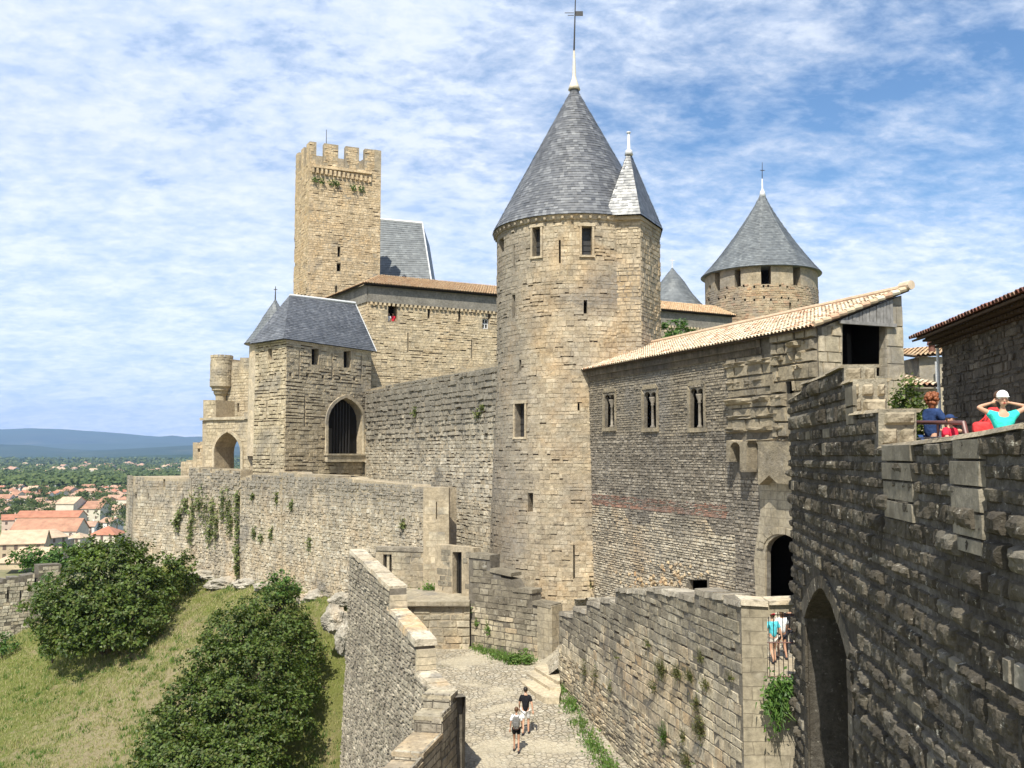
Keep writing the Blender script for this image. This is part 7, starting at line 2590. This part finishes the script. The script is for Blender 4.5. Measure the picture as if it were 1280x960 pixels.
BASE = {'pelvis': (0, 0, .95), 'spine': (0, .0, 1.12), 'chest': (0, .01, 1.32), 'neck': (0, .0, 1.47), 'skull': (0, .015, 1.56)}
def person(label, loc, heading, H, pose, shirt, shorts, hair, hairlen=0, skin=SKIN, short_len=.55, sleeve=.45, hat=None, vox=.014, curly=False, glasses=False, face=False, tilt=(0, 0), shirt_low=.88, slim=1.0, group=None, shoes='dark'):
    k = H / 1.75
    P_ = dict(BASE)
    J = {}
    for s, sg in (('l', -1), ('r', 1)):
        J['sh' + s] = (sg * .165, .0, 1.40)
        J['el' + s] = pose.get('el' + s, (sg * .22, -.02, 1.13))
        J['wr' + s] = pose.get('wr' + s, (sg * .24, .06, .88))
        J['hi' + s] = (sg * .085, 0, .90)
        J['kn' + s] = pose.get('kn' + s, (sg * .10, .02, .49))
        J['an' + s] = pose.get('an' + s, (sg * .10, .0, .08))
        t = Vector(J['an' + s]) + Vector((sg * .03, .14, -.045)); J['to' + s] = tuple(pose.get('to' + s, t))
    J.update({a: b for a, b in P_.items()})
    lean = pose.get('lean', 0)
    if lean:
        for n_ in ('spine', 'chest', 'neck', 'skull', 'shl', 'shr'):
            v = Vector(J[n_]); h = v.z - .95
            J[n_] = (v.x, v.y + math.sin(lean) * h, .95 + math.cos(lean) * h)
    R = {'pelvis': .125, 'spine': .105, 'chest': .125, 'neck': .052, 'skull': .055, 'sh': .062, 'el': .040, 'wr': .027, 'hi': .088, 'kn': .054, 'an': .036, 'to': .034}
    E = [('pelvis', 'spine'), ('spine', 'chest'), ('chest', 'neck'), ('neck', 'skull')]
    for s in 'lr': E += [('chest', 'sh' + s), ('sh' + s, 'el' + s), ('el' + s, 'wr' + s), ('pelvis', 'hi' + s), ('hi' + s, 'kn' + s), ('kn' + s, 'an' + s), ('an' + s, 'to' + s)]
    rot = Matrix.Rotation(heading, 3, 'Z')
    loc = Vector(loc)
    def T(v): return loc + rot @ (Vector(v) * k)
    def rad(n_):
        return (R[n_] if n_ in R else R[n_[:2]]) * slim
    body = skin_mesh({n_: (Vector(J[n_]) * k, rad(n_) * k) for n_ in J}, E, 2)
    # head with brow, nose, chin, ears
    hd = Vector(J['skull']) + Vector((0, .012 + math.sin(lean) * .07, .085 * math.cos(lean) + .0))
    hr_ = Matrix.Rotation(tilt[1] - lean * .5, 3, 'X') @ Matrix.Rotation(tilt[0], 3, 'Z')
    hb = MB()
    def HV(v): return (hd + hr_ @ Vector(v)) * k
    ell(hb, HV((0, 0, .015)), (.076 * k, .092 * k, .10 * k), rot=hr_)
    ell(hb, HV((0, .025, -.055)), (.055 * k, .062 * k, .065 * k), rot=hr_)
    ell(hb, HV((0, .098, -.018)), (.013 * k, .020 * k, .024 * k), 8, 6, hr_)
    ell(hb, HV((0, .084, -.058)), (.024 * k, .012 * k, .009 * k), 8, 6, hr_)
    for sg in (-1, 1): ell(hb, HV((sg * .078, -.005, -.012)), (.012 * k, .02 * k, .032 * k), 8, 6, hr_)
    # hands: palm, four fingers of different length, thumb
    for s, sg in (('l', -1), ('r', 1)):
        w = Vector(J['wr' + s]); e = Vector(J['el' + s])
        d = pose.get('hd' + s); d = Vector(d).normalized() if d else (w - e).normalized()
        side = d.cross(Vector((0, 1, 0)) if abs(d.y) < .8 else Vector((0, 0, 1))).normalized()
        nrm_ = d.cross(side).normalized()
        pc = w + d * .05
        hb.tube([(w) * k, (w + d * .03) * k, (w + d * .075) * k], [.026 * k, .036 * k, .034 * k], 8)
        for i, (ln, of) in enumerate(((.062, -.030), (.074, -.010), (.070, .010), (.055, .029))):
            b_ = w + d * .078 + side * of
            m_ = b_ + d * ln * .55 + nrm_ * .010
            t_ = b_ + d * ln * .9 + nrm_ * .030
            hb.tube([b_ * k, m_ * k, t_ * k], [.0105 * k, .0095 * k, .008 * k], 6)
        tb_ = w + d * .03 + side * -.028
        hb.tube([tb_ * k, (tb_ + side * -.025 + d * .025) * k, (tb_ + side * -.032 + d * .052 + nrm_ * .012) * k], [.013 * k, .012 * k, .009 * k], 6)
    body.join(hb)
    body = remesh(body, vox * k)
    def W_(m): m.V = [tuple(loc + rot @ Vector(v)) for v in m.V]; return m
    t = mk('person', W_(body), skin, org=loc, smooth=True)
    tagp(t, label, 'person', group)
    # shirt
    N = {}
    def put(n_, p, r): N[n_] = (Vector(p) * k, (r * slim + (.012 if slim < 1 else .004)) * k)
    pel = Vector(J['pelvis'])
    put('pelvis', pel.lerp(Vector(J['spine']), -(pel.z - shirt_low) / max(.05, J['spine'][2] - pel.z) if shirt_low < pel.z else 0), .150)
    put('spine', J['spine'], .132); put('chest', J['chest'], .146); put('neckb', Vector(J['chest']).lerp(Vector(J['neck']), .66), .090)
    EE = [('pelvis', 'spine'), ('spine', 'chest'), ('chest', 'neckb')]
    for s in 'lr':
        put('sh' + s, J['sh' + s], .076)
        put('sl' + s, Vector(J['sh' + s]).lerp(Vector(J['el' + s]), sleeve * 1.6), .066)
        EE += [('chest', 'sh' + s), ('sh' + s, 'sl' + s)]
    sh = skin_mesh(N, EE, 2)
    mk('shirt', W_(sh), CL[shirt], t, smooth=True)
    # shorts / trousers
    N = {}
    put('pelvis', (pel.x, pel.y, .99), .144)
    EE = []
    for s in 'lr':
        put('hi' + s, J['hi' + s], .101)
        EE.append(('pelvis', 'hi' + s))
        if short_len <= 1:
            put('hm' + s, Vector(J['hi' + s]).lerp(Vector(J['kn' + s]), short_len), .084)
            EE.append(('hi' + s, 'hm' + s))
        else:
            put('kn' + s, J['kn' + s], .070); put('an' + s, J['an' + s], .056); EE += [('hi' + s, 'kn' + s), ('kn' + s, 'an' + s)]
    so = skin_mesh(N, EE, 2)
    mk('shorts' if short_len <= 1 else 'trousers', W_(so), CL[shorts], t, smooth=True)
    # shoes
    for s in 'lr':
        m_ = MB(); a = Vector(J['an' + s]); b = Vector(J['to' + s])
        ell(m_, (a.lerp(b, .55)) * k + Vector((0, 0, -.012 * k)), (.048 * k, .125 * k, .042 * k))
        mk('shoe', W_(m_), CL[shoes], t, smooth=True)
    # hair
    if hair:
        hm = MB()
        ell(hm, HV((0, -.018, .035)), (.088 * k, .098 * k, .098 * k), rot=hr_)
        if hairlen: ell(hm, HV((0, -.055, -.05 - hairlen * .2)), (.085 * k, .05 * k, (.08 + hairlen * .3) * k), rot=hr_)
        if curly:
            for _ in range(90):
                d = rv()
                if d.y > .12 and d.z < .5: continue
                c = HV((d.x * .115, d.y * .12 - .03, d.z * .115 + .01))
                r_ = U(.028, .045) * k
                ell(hm, c, (r_, r_, r_), 7, 5)
        mk('hair', W_(hm), HAIR[hair], t, smooth=True)
    if hat:
        hm = MB()
        style, mname = hat
        ell(hm, HV((0, -.012, .06 if style == 'cap' else .062)), ((.090 if style == 'cap' else .094) * k, (.104 if style == 'cap' else .106) * k, (.072 if style == 'cap' else .098) * k), rot=hr_)
        if style == 'cap': ell(hm, HV((0, .115, .045)), (.062 * k, .065 * k, .010 * k), rot=hr_)
        else: ell(hm, HV((0, .01, .050)), (.104 * k, .116 * k, .014 * k), rot=hr_)
        mk('cap' if style == 'cap' else 'hat', W_(hm), CL[mname], t, smooth=True)
    if glasses:
        gm = MB()
        for sg in (-1, 1): ell(gm, HV((sg * .032, .088, .012)), (.026 * k, .012 * k, .021 * k), 10, 6, hr_)
        for sg in (-1, 1): gm.tube([HV((sg * .058, .085, .018)), HV((sg * .08, .0, .012))], .004 * k, 5)
        gm.tube([HV((-.01, .1, .015)), HV((.01, .1, .015))], .004 * k, 5)
        mk('sunglasses', W_(gm), M['iron'], t, smooth=True)
    elif face:
        for sg in (-1, 1):
            gm = MB(); ell(gm, HV((sg * .030, .087, .010)), (.011 * k, .006 * k, .006 * k), 8, 6, hr_)
            mk('eye', W_(gm), M['iron'], t, smooth=True)
        gm = MB(); ell(gm, HV((0, .093, -.056)), (.020 * k, .008 * k, .006 * k), 8, 6, hr_); mk('mouth', W_(gm), CL['coral'], t, smooth=True)
    return t, T, J, k

# the walking couple
def gpt(px, py, dz=0):
    p = onz(px, py, -10.8)
    for _ in range(4): p = onz(px, py, yz(p.x, p.y))
    return Vector((p.x, p.y, yz(p.x, p.y)))
walkpose = {'knr': (.10, .12, .50), 'anr': (.10, .06, .09), 'knl': (-.09, .0, .49), 'anl': (-.09, -.22, .13), 'tol': (-.10, -.10, .03),
            'ell': (-.24, .04, 1.14), 'wrl': (-.25, .17, .93), 'elr': (.25, -.09, 1.15), 'wrr': (.29, -.10, .90)}
g1 = gpt(657, 918)
person('man in black t-shirt and pale shorts walking away up the cobbled path', g1, -.1, 1.80, walkpose, 'black', 'white', 'dark', 0, short_len=.85, shirt_low=.84, vox=.02)
g2 = gpt(645.5, 940)
wp2 = {'knl': (-.09, .14, .50), 'anl': (-.09, .10, .09), 'knr': (.09, .0, .49), 'anr': (.09, -.18, .11), 'tor': (.10, -.06, .03), 'ell': (-.23, -.05, 1.14), 'wrl': (-.25, -.02, .90), 'elr': (.22, .02, 1.14), 'wrr': (.22, .14, .95)}
pt_, T2, J2, k2 = person('woman in white top and black shorts walking behind the man in black', g2, -.05, 1.62, wp2, 'white', 'black', 'brown', 0, SKIN2, short_len=.5, vox=.02, slim=.92)
bpk = MB()
def rbox(mb, T, c, r, n=8):
    """soft bag: a superellipsoid"""
    V = []; rings = 10
    for j in range(rings + 1):
        t = math.pi * j / rings - math.pi / 2
        for i in range(16):
            a = 2 * math.pi * i / 16
            f = lambda v, e: math.copysign(abs(v) ** e, v)
            V.append(T((c[0] + r[0] * f(math.cos(t), .5) * f(math.cos(a), .5), c[1] + r[1] * f(math.cos(t), .5) * f(math.sin(a), .5), c[2] + r[2] * f(math.sin(t), .5))))
    mb.add(V, [(j * 16 + i, j * 16 + (i + 1) % 16, (j + 1) * 16 + (i + 1) % 16, (j + 1) * 16 + i) for j in range(rings) for i in range(16)])
rbox(bpk, T2, (0, -.20, 1.24), (.15, .09, .21))
rbox(bpk, T2, (0, -.29, 1.16), (.11, .035, .10))
for sg in (-1, 1): bpk.tube([T2((sg * .09, -.14, 1.42)), T2((sg * .11, -.02, 1.49)), T2((sg * .11, .12, 1.40)), T2((sg * .10, .13, 1.2)), T2((sg * .12, -.12, 1.08))], .016, 6)
o = mk('backpack', bpk, CL['grey'], smooth=True); tagp(o, 'grey backpack worn by the woman walking on the path', 'backpack')

# group behind the rampart parapet
def rpt(px, off, z=None):
    sx_ = (px - 640) / F
    Y = (RD + off) / (sx_ / 1.0 - .13)
    # columns lean a little with the tilt of the view: correct at eye height
    r = ray(px, 530); s2 = r.x / r.y
    Y = (RD + off) / (s2 - .13)
    return Vector((RD + off + .13 * Y, Y, zwalk))
b1_ = rpt(1164, 1.25)
person('woman in blue t-shirt and jeans with curly auburn hair and sunglasses leaning on the handrail', b1_, -1.35, 1.72,
       {'elr': (.22, .16, 1.16), 'wrr': (.17, .42, 1.06), 'hdr': (0, 1, -.1), 'ell': (-.22, .12, 1.15), 'wrl': (-.14, .38, 1.05), 'hdl': (.2, 1, -.1), 'lean': .08},
       'navy', 'jeans', 'auburn', .2, SKIN, short_len=2, curly=True, glasses=True, vox=.010, slim=.92)
b2_ = rpt(1187, .95)
person('child in red t-shirt and navy cap behind the handrail', b2_, -2.6, 1.24,
       {'elr': (.24, .1, 1.2), 'wrr': (.2, .34, 1.16)}, 'red', 'jeans', 'brown', 0, SKIN, hat=('cap', 'navy'), vox=.014, face=True, slim=1.1, short_len=.9)
b3_ = rpt(1234, 1.75)
pt_, T3, J3, k3 = person('woman in red t-shirt bending forward with a big red shoulder bag', b3_, -1.75, 1.68,
       {'lean': .30, 'elr': (.22, .30, 1.12), 'wrr': (.12, .52, 1.08), 'ell': (-.22, .28, 1.12), 'wrl': (-.1, .5, 1.05)}, 'coral', 'white', 'brown', .25, SKIN, vox=.010)
bag = MB()
rbox(bag, T3, (.12, -.13, 1.06), (.08, .15, .14))
bag.tube([T3((.12, -.22, 1.14)), T3((.15, .0, 1.34)), T3((.17, .16, 1.45)), T3((.15, .06, 1.2)), T3((.12, -.08, 1.14))], .014, 6)
o = mk('shoulder_bag', bag, CL['coral'], smooth=True); tagp(o, 'big red shoulder bag on the back of the bending woman', 'bag')
b4_ = rpt(1254, .95)
person('girl in turquoise t-shirt and white knit hat with both hands behind her head', b4_, 2.95, 1.45,
       {'ell': (-.40, .02, 1.52), 'wrl': (-.13, -.10, 1.60), 'hdl': (.8, -.4, .1), 'elr': (.40, .02, 1.52), 'wrr': (.13, -.10, 1.60), 'hdr': (-.8, -.4, .1)},
       'teal', 'white', 'dark', .1, SKIN, hat=('hat', 'straw'), vox=.010, face=True, slim=.86, tilt=(0, -.1), sleeve=.25)
b5_ = rpt(1124, 1.6)
person('dark haired visitor whose head peeps over the stepped parapet', b5_, -1.2, 1.60, {}, 'black', 'jeans', 'dark', .1, SKIN2, vox=.014, short_len=2)
# people beyond the grille
def fpt(px, py, z=-6.96):
    return onz(px, py, z)
person('visitor in cyan top and red cap behind the iron grille', fpt(967, 829), .2, 1.66, walkpose, 'cyan', 'stone', 'brown', 0, SKIN, hat=('cap', 'red'), vox=.018)
person('visitor in white top and dark shorts behind the iron grille', fpt(978, 824), .1, 1.68, wp2, 'white', 'dark', 'brown', .1, SKIN2, vox=.018)
person('visitor dressed in black half hidden by the rampart behind the grille', fpt(986.5, 818), .1, 1.74, {}, 'black', 'dark', 'dark', 0, SKIN2, vox=.02, short_len=2)
# visitors at the castle openings
def cwp(px, off, floor_py):
    a, z = cw.hit(px, floor_py)
    p = cw.p(a, z, off); return p
lab = [('visitor in white at the left of the first castle opening', 488.2, 'white', 'dark'), ('visitor in red at the right of the first castle opening', 493.6, 'red', 'dark')]
for lb, px, c_, hc in lab:
    p = cwp(px, -.5, 401.5); p.z -= .85
    person(lb, (p.x, p.y, p.z), 3.3, 1.66, {}, c_, 'dark', hc, 0, SKIN, vox=.03)
